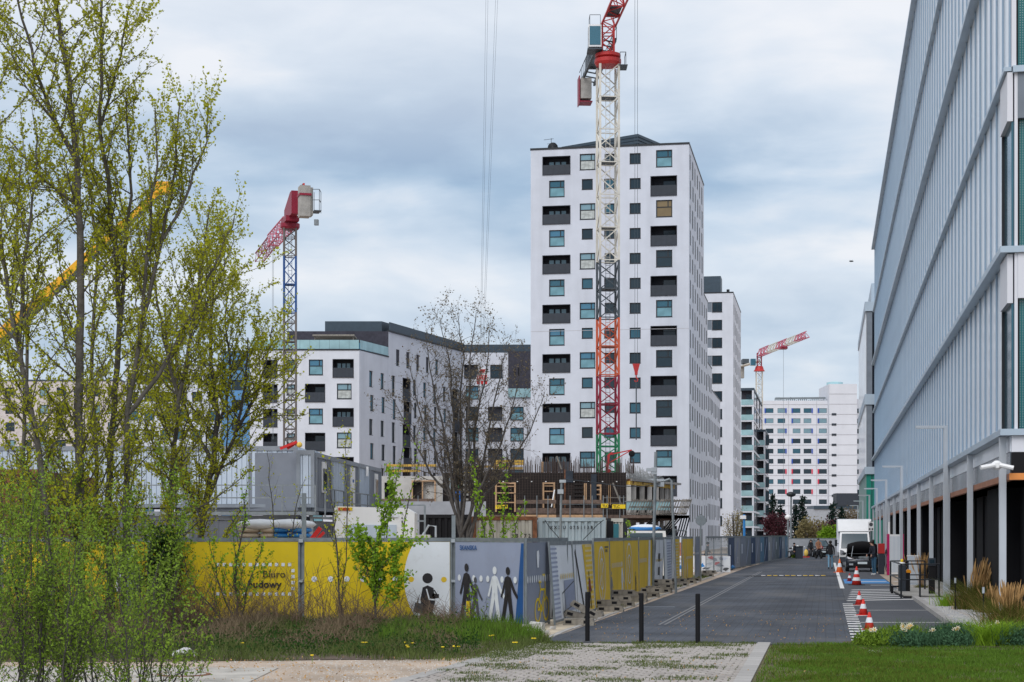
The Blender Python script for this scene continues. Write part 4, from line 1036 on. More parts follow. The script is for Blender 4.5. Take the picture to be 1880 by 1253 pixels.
# ropes with striped hook block from a crane out of the picture
Yr = 110; kr_ = Yr/F
H2 = thing('striped_hook_block', 'red and white striped hook block hanging on four thin ropes by the bare tree', 'hook block', ((885-CX)*kr_, Yr, zof(690, Yr)))
b = MB()
for xb, xt in ((877, 893), (880.5, 897), (884, 912), (888, 916)): b.path([((xb-885)*kr_*.5, 0, .5), ((xt-885)*kr_, 0, zof(-60, Yr)-H2.location.z)], .009, 3)
b.build('rope', 'crane_grey', H2)
def striped(name, z0, z1, w_):
    b = MB()
    n = 6
    b.xz([(-w_, z0), (w_, z0), (w_*.9, (z0+z1)/2), (w_*.6, z1), (-w_*.6, z1), (-w_*.9, (z0+z1)/2)], -.15, .15, 0)
    for i in range(n): 
        x = -w_+.1+i*(2*w_-.2)/n; b.xz([(x-.03, z0+.03), (x+.04, z0+.03), (x+.12, z1-.06), (x+.05, z1-.06)], -.165, -.152, 1)
    b.build(name, ['white_paint', 'crane_red'], H2)
striped('cheek_plate', -.32, .1, .42); striped('cheek_plate', .14, .45, .26)
b = MB()
for x in (-.25, 0, .25): b.xz([(x-.07, -.55), (x+.07, -.55), (x+.1, -.34), (x-.1, -.34)], -.12, .12)
b.build('shackle', 'crane_red', H2); MB().path([(0,0,-.4), (0,0,-1.0), (.1,0,-1.2), (0,0,-1.3)], .05, 5).build('hook', 'galv', H2)

# yellow telescopic boom behind the left trees
Yb = 95; kb = Yb/F
B1 = thing('mobile_crane_boom', 'long yellow telescopic crane boom slanting up behind the leafy trees', 'crane', ((-40-CX)*kb, Yb, zof(655, Yb)))
bd = V(((297+40)*kb, 0, (655-350)*kb)); Lb = bd.length; bd.normalize(); bn = V((-bd.z, 0, bd.x))
for i in range(5):
    t0, t1 = Lb*i/5-(0 if i else 12), Lb*(i+1)/5; w_ = .62-.06*i; b = MB()
    b.beam(bd*t0, bd*(t1+.3), w_*.8, w_); b.build('boom_section', 'boom_yellow', B1)
    MB().beam(bd*t0-bn*(w_*.51)+V((0,-.02,0)), bd*(t1-.2)-bn*(w_*.51)+V((0,-.02,0)), w_*.83, w_*.36).build('boom_underside', 'crane_grey', B1)
MB().rbox(bd*(Lb+.2), (.9, .6, .6)).build('boom_head', 'boom_yellow', B1)
MB().rbox(bd*-12+V((0,0,-1.0)), (6, 2.6, 3.2)).build('crane_cab', 'boom_yellow', B1)

# ---------------------------------------------------------------- site offices (stacked containers)
def site_cabin(name, label, x0, x1, z0, H, m, group, parts, loc, rz):
    B = thing(name, label, 'container', loc, rz, group); W_ = x1-x0
    b = MB(); n = int(W_/.22)
    for i in range(n):                        # ribbed side skin
        a_ = x0+W_*i/n; b.box(a_+.02, .012 if i % 2 else .035, z0+.16, a_+W_/n-.002, .2, z0+H-.2)
    b.box(x0, .2, z0, x1, 6, z0+H); b.build('wall', m, B)
    f = MB()
    for x in (x0, x1-.16): f.box(x, -.03, z0, x+.16, .18, z0+H)
    f.box(x0+.161, -.025, z0, x1-.161, .17, z0+.15).box(x0+.161, -.025, z0+H-.2, x1-.161, .17, z0+H)
    f.build('frame', 'container_frame', B)
    if 'w' in parts:
        fr = MB(); cx_ = (x0+x1)/2; fr.box(cx_-.5, -.05, z0+.85, cx_+.5, .01, z0+2.25).build('window', 'white_paint', B)
        MB().box(cx_-.4, -.07, z0+.95, cx_+.4, -.052, z0+1.95).build('pane', 'glass_dark', B)
    if 'd' in parts:
        cx_ = (x0+x1)/2; MB().box(cx_-.55, -.06, z0+.15, cx_+.55, .01, z0+2.3).build('door', 'white_paint', B)
        MB().box(cx_-.2, -.075, z0+1.55, cx_+.15, -.062, z0+1.7).build('door_sign', 'blue_print', B)
        MB().path([(cx_+.42,-.1,z0+1.1), (cx_+.42,-.1,z0+1.25)], .02, 5).build('handle', 'galv', B)
    if 'l' in parts: MB().rbox(((x0+x1)/2+.3, -.1, z0+H-.35), (.15, .12, .5)).build('wall_lamp', 'white_paint', B)
    return B
k7 = 78/F; zb = 3.3
# frontal row, two storeys
units = [(-26.6, -20.6), (-20.58, -14.6), (-14.58, -9.62)]
nm = ['leftmost', 'middle', 'right']
for i, (x0, x1) in enumerate(units):
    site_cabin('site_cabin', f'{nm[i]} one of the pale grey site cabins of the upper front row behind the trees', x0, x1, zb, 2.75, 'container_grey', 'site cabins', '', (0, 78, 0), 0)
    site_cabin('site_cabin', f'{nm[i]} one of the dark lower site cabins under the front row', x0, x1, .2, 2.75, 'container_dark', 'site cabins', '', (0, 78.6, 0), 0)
site_cabin('site_cabin', 'narrow end of a pale grey site cabin at the corner of the row', -9.6, -8.8, zb, 2.55, 'container_grey', 'site cabins', '', (0, 77.6, 0), 0)
# receding row; local x along the row going away
P = at(580, 833, 77.8); Q = at(700, 855, 97); P.z = Q.z = 0
dr_ = (Q-P); Lr = dr_.length; ra = math.atan2(dr_.y, dr_.x)
specs = [('w', 'container_dark', 'dark grey site cabin with white framed window at the near corner'), ('', 'container_grey', 'plain grey site cabin second in the receding row'), ('d', 'container_dark', 'site cabin with a white door and small blue sign'), ('l', 'container_grey', 'light grey site cabin with a wall lamp next to the door cabin'), ('w', 'container_dark', 'last grey site cabin with a white framed window at the far end')]
for i, (pt, mm, lb) in enumerate(specs):
    x0, x1 = Lr*i/5, Lr*(i+1)/5-.05
    site_cabin('site_cabin', lb, x0, x1, zb-.15, 2.6, mm, 'site cabins', pt, P, ra)
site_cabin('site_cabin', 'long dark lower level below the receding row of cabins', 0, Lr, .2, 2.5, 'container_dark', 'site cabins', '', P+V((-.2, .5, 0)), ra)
# walkway with railings in front of the cabins
wk = thing('site_walkway', 'steel walkway with grey railings along the stacked site cabins', 'walkway', (0, 76.2, 0))
MB().box(-26, 0, zb-.35, -8.6, 1.4, zb-.2).build('deck', 'galv', wk)
for i in range(13): MB().beam((-26+i*1.45, .02, zb-.2), (-26+i*1.45, .02, zb+.95), .06).build('railing_post', 'galv', wk)
for z in (zb+.4, zb+.95): MB().beam((-26, .02, z), (-8.6, .02, z), .05).build('handrail', 'galv', wk)
for i in range(7): MB().beam((-25+i*2.7, .3, 0), (-25+i*2.7, .3, zb-.35), .12).build('prop', 'galv', wk)
wk2 = thing('side_walkway', 'steel railing before the white cabin door', 'railing', P+V((-.3, -.6, 0)), ra)
for i in range(7): MB().beam((1+i*2.4, -.6, zb-.4), (1+i*2.4, -.6, zb+.85), .06).build('railing_post', 'galv', wk2)
for z in (zb+.3, zb+.85): MB().beam((1, -.6, z), (15.5, -.6, z), .05).build('handrail', 'galv', wk2)
MB().box(1, -.8, zb-.5, 15.5, 0, zb-.4).build('deck', 'galv', wk2)
ub = thing('site_bag', 'clear bag and red tools lying on the corner cabin roof', 'tools', at(531, 822, 77))
MB().beam((-.4,0,-.05), (.35,0,.25), .12).beam((-.1,.1,-.05), (.3,.1,.2), .1).build('tool', 'red_paint', ub); MB().sph((.45,0,.12), .13).build('lamp', 'paint_yellow', ub)

# ---------------------------------------------------------------- building under construction
Yk = 106; kk = Yk/F
def Xk(px): return (px-CX)*kk
def Zk(py): return zof(py, Yk)
CB = thing('concrete_shell', 'half built concrete storey with dark formwork and rebar between the containers and the crane', 'building', (0, Yk, 0))
zf, zt = Zk(946), Zk(868)
MB().box(Xk(700), 0, 0.2, Xk(1150), 22, zf-.3).build('lower_storey', 'formwork', CB)
MB().box(Xk(690), -1.4, zf-.3, Xk(1240), 24, zf).build('floor_slab', 'wood_old', CB)
# dark formwork wall with real openings
def rect(px0, px1, py0, py1): return (Xk(px0)-Xk(860), Xk(px1)-Xk(860), round(max(Zk(py1), zf+.05), 2), round(Zk(py0), 2))
frames = [rect(909, 947, 886, 940), rect(996, 1019, 886, 933), rect(1072, 1077, 888, 918), rect(1084, 1104, 890, 918), rect(1117, 1121, 889, 928)]
pl, a = facade(CB, (Xk(860), 0), (Xk(1150), 0), zf, zt, frames, 'formwork', depth=.25, name='formwork_wall')
for o in frames:
    w_, h = o[1]-o[0], o[3]-o[2]; fr = thing('x', '', '', (0,0,0)) if False else None
    f = MB(); t = .1
    f.box(0, -.12, 0, t, .1, h).box(w_-t, -.12, 0, w_, .1, h).box(t, -.12, h-t, w_-t, .1, h)
    for q in (.3, .62, .84): f.box(t, -.06, h*q, w_-t, .02, h*q+t*.8)
    f.build('timber_frame', 'wood', CB, loc=pl(o[0], o[2]))
MB().box(Xk(862), .3, zf, Xk(1148), .5, zt-.2).build('back_form', 'black', CB)
b = MB()
for px in range(864, 1150, 5): b.box(Xk(px)-.012, -.05, zf+.02, Xk(px)+.012, -.03, zt+.02)
for i in range(26): b.box(Xk(862), -.07, zf+.1+i*.1, Xk(1149), -.055, zf+.112+i*.1)
b.build('rebar_mesh', 'rebar', CB, kind='stuff')
rg = random.Random(11); b = MB(); b2 = MB()
for i in range(360):
    x = rg.uniform(Xk(866), Xk(1165)); y = rg.uniform(-.05, .25); h = rg.uniform(.35, 1.0)
    b.box(x-.011, y-.011, zt-.05, x+.011, y+.011, zt+h)
for i in range(130):
    t = i/130; x = Xk(1150)+t*(Xk(1225)-Xk(1150)); y = t*9
    b2.beam((x, y, zt-.4), (x+rg.uniform(-.1,.1), y, zt-.1+rg.uniform(.2,.9)*(1-.5*t)), .022)
    if i % 3 == 0: b2.beam((x, y, zt+rg.uniform(-.3,.3)), (x+.7, y+.7, zt+rg.uniform(-.4,.2)), .02)
b.build('starter_bars', 'rebar', CB, kind='stuff'); b2.build('starter_bars', 'rebar_light', CB, kind='stuff')
for i in range(11): MB().rbox((Xk(872+26*i), -.08, zt-.55), (.08, .05, .05)).build('tie_cone', 'white_paint', CB)
MB().box(Xk(1085), -.15, zf+.1, Xk(1095), -.1, zt-.1).build('form_panel', 'formwork_blue', CB)
MB().box(Xk(1038), -.1, zt-.6, Xk(1052), -.06, zt+.1).build('form_panel', 'formwork_blue', CB)
MB().box(Xk(1036), -.12, zf+.02, Xk(1038), -.08, zt+.2).build('form_edge', 'rust', CB)
for i in range(9): MB().box(Xk(1053), -.13, zf+.15+i*.24, Xk(1071), -.09, zf+.23+i*.24).build('form_rib', 'formwork', CB)
# right hand return: concrete piers receding
cpts = [(1150, 0), (1160, 1.0), (1176, 2.4), (1190, 3.8), (1203, 5.2), (1213, 6.6), (1222, 8.0), (1230, 9.4)]
for i, (px, dy) in enumerate(cpts):
    x = (px-CX)/F*(Yk+dy); MB().box(x-.05, dy, zf-.8, x+.28-.015*i, dy+.35, zt-.75).build('concrete_pier', 'concrete_lt' if i % 3 != 2 else 'concrete', CB)
b = MB(); x0 = (1150-CX)/F*Yk; x1 = (1232-CX)/F*(Yk+10)
b.beam((x0, .2, zt-.62), (x1, 10, zt-.62), .5, .22); b.build('lintel', 'beam_yellow', CB)
for i in range(5): 
    t = (i+.4)/5; MB().rbox((x0+(x1-x0)*t, .0+10*t-.2, zt-.52), (.5, .2, .28), R(55)).build('beam_end', 'rust', CB)
b = MB(); b.beam((x0, .5, zt-.42), (x1+.3, 10, zt-.42), .8, .14); b.build('slab_edge', 'concrete', CB)
MB().beam((x0+.4, 2.5, (zf+zt)/2-.4), (x1, 12, (zf+zt)/2-.4), .1, 2.2).build('inner_wall', 'formwork', CB)
MB().rbox((Xk(1216), 6, zt-.45), (1.2, .8, .5)).build('hanging_bracket', 'galv_lt', CB)
# pale left portion
ops = [(Xk(702)-Xk(695)+.1, Xk(722)-Xk(695), zf+.25, Zk(886)), (Xk(757)-Xk(695), Xk(774)-Xk(695), zf+.25, Zk(885)), (Xk(775)-Xk(695), Xk(796)-Xk(695), zf+.25, Zk(885))]
pl, a = facade(CB, (Xk(695), .4), (Xk(812), .4), zf, Zk(874), ops, 'concrete_lt', depth=.3)
for i, o in enumerate(ops):
    MB().box(0, .25, 0, o[1]-o[0], .3, o[3]-o[2]).build('opening_board', ['black', 'formwork', 'concrete_lt'][i], CB, loc=pl(o[0], o[2]))
for x in (755, 774, 797): MB().box(Xk(x), .3, zf+.2, Xk(x)+.08, .39, Zk(884)).build('timber_frame', 'wood', CB)
MB().box(Xk(755), .3, Zk(884), Xk(799), .39, Zk(882)).build('timber_frame', 'wood', CB)
MB().box(Xk(812), .8, zf, Xk(862), 1.1, zt).build('formwork_wall', 'formwork', CB)
for i in range(8): MB().box(Xk(850), .7, zf+.3+i*.3, Xk(866), .79, zf+.42+i*.3).build('form_rib', 'concrete', CB)
MB().box(Xk(824), .6, zf, Xk(827), .78, zt-.2).build('form_edge', 'galv', CB)
b = MB()
for i in range(70):
    x = Xk(700)+i*(Xk(1000)-Xk(700))/70; b.box(x-.012, .5, Zk(876), x+.012, .52, Zk(852)+rg.uniform(-.2,.3))
b.build('starter_bars', 'rebar', CB, kind='stuff')
for z, x0_, x1_ in ((856, 708, 800), (866, 708, 770), (860, 852, 880), (873, 850, 870), (853, 905, 962), (861, 905, 960), (858, 880, 935), (848, 905, 962)):
    MB().box(Xk(x0_), .9, Zk(z), Xk(x1_), 1.0, Zk(z)+.14).build('guard_board', 'beam_yellow', CB)
MB().box(Xk(852), 1.0, Zk(872), Xk(872), 1.2, Zk(866)).build('yellow_crate', 'sign_yellow', CB)
# grey-brown guard boards and posts at the slab edge
for x0_, x1_ in ((948, 1020), (1026, 1104)):
    for py0, py1, mm in ((919, 926, 'wood_old'), (934, 944, 'wood_old'), (946, 952, 'wood')):
        MB().box(Xk(x0_), -1.5, Zk(py1), Xk(x1_), -1.44, Zk(py0)).build('guard_board', mm, CB)
MB().box(Xk(1026), -1.42, Zk(928), Xk(1104), -1.38, Zk(921)).build('guard_net', 'galv', CB)
MB().box(Xk(700), -1.5, Zk(922), Xk(800), -1.44, Zk(917)).build('guard_board', 'wood_old', CB)
for px in (963, 985, 1005, 1045, 1070, 1085, 1105, 1112, 1135, 1142, 720, 745, 770): MB().beam((Xk(px), -1.54, zf-.5), (Xk(px), -1.54, zf+1.15), .05).build('guard_post', 'galv', CB)
b = MB()
for z in (915, 925, 935): b.beam((Xk(1104), -1.5, Zk(z)), (Xk(1146), -1.5, Zk(z)), .04)
b.beam((Xk(1123), -1.2, Zk(888)), (Xk(1143), -1.3, Zk(940)), .09); b.build('brace', 'wood_grey', CB)
b = MB().beam((Xk(1018), -.3, Zk(900)), (Xk(1012), -.7, Zk(932)), .06); b.build('leaning_pipe', 'white_paint', CB)
MB().beam((Xk(1022), 0, Zk(838)), (Xk(1031), 0, Zk(862)), .09).build('leaning_board', 'wood_grey', CB); MB().beam((Xk(996), .2, zt), (Xk(996), .2, Zk(848)), .12).build('leaning_board', 'wood', CB)
for x0_, x1_, py in ((910, 932, 932), (1101, 1114, 930), (1121, 1145, 931.5)):
    sg = thing('company_sign', {910: 'slanted yellow company sign on the left timber opening', 1101: 'smaller yellow company sign on the guard rail', 1121: 'wider yellow company sign right of the smaller one'}[x0_], 'sign', (Xk(x0_), Yk-1.62, Zk(py+3.5)))
    w_ = Xk(x1_)-Xk(x0_); MB().xz([(0, 0), (w_, .03 if x0_ == 910 else 0), (w_, .25), (0, .22 if x0_ == 910 else .25)], -.02, .02).build('board', 'sign_yellow', sg)
    text('TLC', .22, 'black_print', sg, (.06, -.026, .04), bold=.004, name='lettering')
# small red site hoist
rh = thing('red_site_hoist', 'thin red hoist arm with hanging hook beside the green mast', 'hoist', (Xk(1116), Yk+1, Zk(868)))
s_ = kk
MB().beam((0,0,0), (3*s_,0,34*s_), .14).beam((0,0,0), (.2,0,.2), .2).build('post', 'crane_red', rh)
MB().beam((3*s_,0,34*s_), (46*s_,0,43*s_), .07).beam((2*s_,0,18*s_), (46*s_,0,43*s_), .06).beam((3*s_,0,34*s_), (10*s_,0,38*s_), .1).build('arm', 'crane_red', rh)
MB().lathe([(.1, -.06), (.2, -.03), (.2, .03), (.1, .06)], 12, (46*s_, 0, 36*s_), axis='y').path([(46*s_,0,36*s_), (46.5*s_,0,24*s_)], .03, 4).build('hook', 'black', rh)
# bracket scaffold stack at the right
for g_, (cx_, n, lab) in enumerate(((1150, 17, 'long bundle of tilted grey folding scaffold brackets nearest the concrete piers'), (1203, 11, 'second bundle of tilted scaffold brackets on the slab edge'), (1244, 3, 'small last group of tilted scaffold brackets sticking out right'))):
    sb = thing('scaffold_brackets', lab, 'scaffold', ((cx_-CX)/F*(Yk-3), Yk-3, Zk(947)), 0, 'folding scaffold brackets')
    for i in range(n):
        x = i*.083+.0; b = MB(); t = .35
        for s in (-.0, .16): b.beam((x*2+s, -.2+.12*i, 0), (x*2+s+t, -.2+.12*i, .95), .045)
        for q in (.1, .5, .9): b.beam((x*2+t*q-.02, -.2+.12*i, q*.95), (x*2+.18+t*q, -.2+.12*i, q*.95), .09)
        b.build('bracket', 'wood_grey', sb)
    MB().rbox((n*.08, .6, -.1), (n*.17+.3, 2.2, .16)).build('base_board', 'wood_old', sb)
    b = MB()
    for i in range(4): b.beam((n*.10+i*.15, .5, -.15), (n*.02+i*.15, 1.2, -1.3), .06)
    b.build('strut', 'dark_frame', sb)
gn = thing('guard_net', 'pale teal mesh guard along the scaffold brackets', 'net', ((1150-CX)/F*(Yk-2.2), Yk-2.2, Zk(938)))
MB().box(0, 0, 0, 2.6, .03, .5).build('net', 'glass_rail', gn); MB().box(-.1, -.03, .5, 2.7, .05, .55).build('rail', 'galv', gn)

# shipping containers seen end-on
def cont(name, label, px0, px1, ytop, Y, m, corner, writing=None, depth=6.0):
    k = Y/F; W_ = (px1-px0)*k; H = EH+(HY-ytop)*k; B = thing(name, label, 'container', ((px0-CX)*k, Y, 0)); b = MB()
    n = max(4, int(W_/.27))
    for i in range(n):
        a0 = .16+(W_-.32)*i/n; w_ = (W_-.32)/n
        b.add([(a0, .06, .2), (a0+w_*.3, .06, .2), (a0+w_*.45, 0, .2), (a0+w_*.85, 0, .2), (a0+w_, .06, .2), (a0, .06, H-.15), (a0+w_*.3, .06, H-.15), (a0+w_*.45, 0, H-.15), (a0+w_*.85, 0, H-.15), (a0+w_, .06, H-.15)], [(0,1,6,5),(1,2,7,6),(2,3,8,7),(3,4,9,8)])
    b.box(.05, .1, .1, W_-.05, depth, H-.05); b.build('corrugated_wall', m, B)
    MB().box(0, -.03, 0, .16, .14, H).box(W_-.16, -.03, 0, W_, .14, H).build('corner_post', corner, B)
    MB().box(.161, -.02, H-.14, W_-.161, .14, H).box(.161, -.02, 0, W_-.161, .14, .18).build('frame_rail', 'rust' if corner == 'rust' else m, B)
    for s, x, z, sz in (writing or []): text(s, sz, 'black_print', B, (x, -.02, z), bold=.003)
    return B
cont('shipping_container', 'weathered cream container with rusty corner posts behind the grey hoarding', 866, 986, 948.5, 64, 'container_cream', 'rust', [('3 8 1 7 2', 1.45, 1.98, .20)])
cont('shipping_container', 'blue grey container with black serial number above the leaning panels', 988, 1112, 950.5, 64.3, 'container_blue', 'container_blue', [('X X X U   0 7 5 1 1 3 8', .42, 2.3, .165)])
cont('shipping_container', 'black container left of the rusty cream one', 770, 864, 945, 70, 'black', 'black')
sc2 = cont('shipping_container', 'dark container side with a teal strip right of the blue grey one', 1114, 1152, 952, 66, 'container_cream', 'dark_frame')
MB().box(.25, -.05, .2, .45, -.02, 2.5).build('teal_strip', 'teal_paint', sc2); MB().box(0, -.06, .1, .24, -.02, 2.6).build('door_edge', 'black', sc2)
gb = thing('site_spoil', 'long grey concrete parapet behind the black container', 'wall', ((700-CX)/F*90, 90, 0))
MB().box(0, 0, 0, 5.4, .4, EH+(HY-921)/F*90).build('wall', 'grey_wall', gb)
# cable loops on the blue container
cl = thing('black_cable', 'black cable looped over the blue grey container', 'cable', at(1000, 955, 63.6))
MB().path([(0,0,0), (.2,0,-.3), (.4,0,-.52), (.6,-.05,-.75)], .015, 5).path([(2.15,0,0), (1.9,0,-.2), (1.7,0,-.42), (1.4,-.05,-.72)], .015, 5).build('cable', 'black', cl)
# steel table frame with bent pipes
sf = thing('steel_frame', 'grey steel frame with bent pipe handles in front of the black container', 'frame', at(745, 985, 55))
k = 55/F
MB().beam((5*k,0,0), (5*k,0,45*k), .05).beam((35*k,0,-6*k), (35*k,0,57*k), .06).beam((5*k,0,28*k), (35*k,0,28*k), .05).beam((0,0,57*k), (35*k,0,57*k), .04).build('frame', 'galv', sf)
MB().path([(0,0,0), (6*k,0,18*k), (16*k,0,20*k), (17*k,0,0)], .035, 6).path([(30*k,0,0), (42*k,0,20*k), (55*k,0,18*k), (55*k,0,-2*k)], .035, 6).build('pipe_handle', 'galv_lt', sf)
MB().rbox((15*k, .2, -3*k), (1.0, .5, .2)).build('rubble_tray', 'concrete_lt', sf)
# white machine box with its sign
mb_ = thing('concrete_mixer_box', 'white machine housing with a red and yellow name strip above the yellow hoarding', 'machine', at(613, 990, 52))
k = 52/F
MB().xz([(0, -.3), (148*k, -.3), (148*k, 48*k), (132*k, 57*k), (4*k, 60*k), (0, 55*k)], 0, 1.6).build('housing', 'white_paint', mb_)
MB().box(20*k, -.03, 0, 115*k, -.003, 26*k).build('shutter', 'container_grey', mb_); MB().box(98*k, -.04, 40*k, 118*k, -.003, 48*k).build('flap', 'white_print', mb_)
MB().box(8*k, -.02, 52*k, 34*k, -.003, 58*k).build('name_strip', 'sign_yellow', mb_); text('KAISER', .11, 'crane_red', mb_, (8*k, -.03, 52.6*k), bold=.006)
for i, ch in enumerate('1681'): text(ch, .09, 'black_print', mb_, (124*k, -.02, (44-7*i)*k), bold=.003)
# bags, tarps
for i, (px, w_, m1, lb) in enumerate(((478, 1.1, 'sand_bag', 'brown bottomed bag pallet under white film behind the hoarding'), (532, 1.25, 'tarp_blue', 'blue printed bag pallet under white film behind the hoarding'))):
    bgp = thing('bag_pallet', lb, 'bags', at(px, 984, 50), 0, 'wrapped bag pallets')
    b = MB()
    for r in range(3):
        for c in range(2): b.sph((-.3+c*.6, 0, .0+.16*r), (.36, .4, .1), 8)
    b.build('bag', m1, bgp, True); b = MB().sph((0, 0, .32), (w_*.62, .5, .16), 12); b.build('film', 'tarp_white', bgp, True)
    MB().box(-.6, -.4, -.9, .6, .4, -.12).build('pallet', 'wood_old', bgp)
rd = thing('red_tool', 'red jack standing behind the hoarding post', 'tool', at(582, 984, 48)); MB().beam((-.15,0,-.1), (.1,0,.22), .12).beam((0,0,-.1), (.2,0,.1), .08).build('body', 'red_paint', rd)
# rusty brown stuff at far left
cont('shipping_container', 'rusty brown container behind the leftmost shrubs', -60, 84, 862, 46, 'rust', 'rust')

# white van behind the panels
vn = thing('white_van', 'white van with a blue and white bundle on its roof rack behind the panels', 'van', at(1186, 1040, 76))
vn.location.z = 0; k = 76/F
def ZV(py): return zof(py, 76)
MB().xz([(-.95, .3), (.95, .3), (.97, 1.2), (.85, ZV(975)), (-.85, ZV(975)), (-.97, 1.2)], 0, 4.6).build('body', 'white_paint', vn)
MB().xz([(-.78, 1.35), (.78, 1.35), (.72, ZV(979)), (-.72, ZV(979))], -.02, -.003).build('windscreen', 'screen_glass', vn)
MB().beam((-1.0, .6, ZV(973)), (1.0, .6, ZV(973)), .06).beam((-1.0, 2.6, ZV(973)), (1.0, 2.6, ZV(973)), .06).build('roof_rack', 'dark_frame', vn)
MB().sph((0.05, 1.2, ZV(971)), (.75, 1.0, .16), 12).build('bundle', 'tarp_blue', vn, True); MB().sph((0.05, 1.2, ZV(970)), (.7, .95, .18), 12).build('film', 'tarp_white', vn, True)
for s in (-1, 1):
    MB().rbox((s*1.02, .2, 1.55), (.14, .12, .25)).build('mirror', 'dark_frame', vn)
    for y in (.8, 3.8): MB().lathe([(.33, -.1), (.33, .1)], 14, (s*.85, y, .33), axis='x').build('wheel', 'rubber', vn)

# poles and signs rising behind the hoarding
def pole(name, label, pts, r, m='galv', cat='pole'):
    base = pts[0].copy(); o = thing(name, label, cat, base); MB().path([p-base for p in pts], r, 8).build('shaft', m, o); return o
g = at(1198, 990, 62); g0 = V((g.x, g.y, 0))
p1 = pole('site_pole', 'tall grey pole with a small lamp behind the panels, left of the bent pipe', [g0, at(1204, 830, 62)], .055); MB().rbox(at(1196, 863, 62)-g0, (.35, .2, .12)).build('lamp', 'galv_lt', p1); MB().rbox(at(1201, 865, 62)-g0, (.2, .16, .25)).build('junction_box', 'galv_lt', p1)
g = at(1241, 990, 62); g0 = V((g.x, g.y, 0))
p2 = pole('bent_pipe', 'grey pipe bent over at its top right of the site pole', [g0, at(1233, 884, 62), at(1229, 880, 62), at(1218, 884, 62)], .045); MB().path([at(1218, 884, 62)-g0, at(1180, 894, 63)-g0, at(1140, 893, 64)-g0, at(1090, 886, 65)-g0, at(1035, 880, 66)-g0], .014, 4).build('cable', 'dark_frame', p2)
g = at(1026, 990, 60); g0 = V((g.x, g.y, 0))
p3 = pole('camera_pole', 'thin grey pole with small camera in front of the timber openings', [g0, at(1031, 884, 60)], .04); MB().rbox(at(1029, 903, 60)-g0, (.2, .15, .15)).build('camera', 'galv_lt', p3); MB().rbox(at(1033, 884, 60)-g0, (.22, .12, .1)).build('lamp', 'galv_lt', p3)
g = at(1286.5, 990, 80); g0 = V((g.x, g.y, 0))
rs = pole('round_sign', 'back of a round grey traffic sign on a pole beyond the panels', [g0, at(1286.5, 944, 80)], .035, cat='sign'); MB().lathe([(.25, -.01), (.25, .01)], 24, at(1286.5, 956, 80)-g0-V((0,.05,0)), axis='y').build('disc', 'galv', rs)
rs['label'] = 'back of a round grey traffic sign on a pole beyond the panels'
g = at(1367, 1000, 125); g0 = V((g.x, g.y, 0))
bp_ = pole('blue_pole', 'bright blue flag pole behind the bannered mesh fence', [g0, at(1366, 945, 125)], .09, 'tarp_blue'); MB().rbox(at(1364, 950, 125)-g0, (.4, .3, .25)).build('lamp', 'white_paint', bp_)
for px, ytop, Y, lb in ((1451.5, 908, 165, 'tallest street lamp with a dark double head at the end of the street'), (1446, 950, 160, 'short pale lamp post next to the tallest lamp')):
    g = at(px, 1000, Y); g0 = V((g.x, g.y, 0)); o = pole('street_lamp', lb, [g0, at(px+1, ytop, Y)], .09, cat='street lamp')
    MB().sph(at(px+1, ytop, Y)-g0, (.45 if ytop < 920 else .3, .3, .25), 8).build('lamp_head', 'dark_frame' if ytop < 920 else 'white_paint', o)

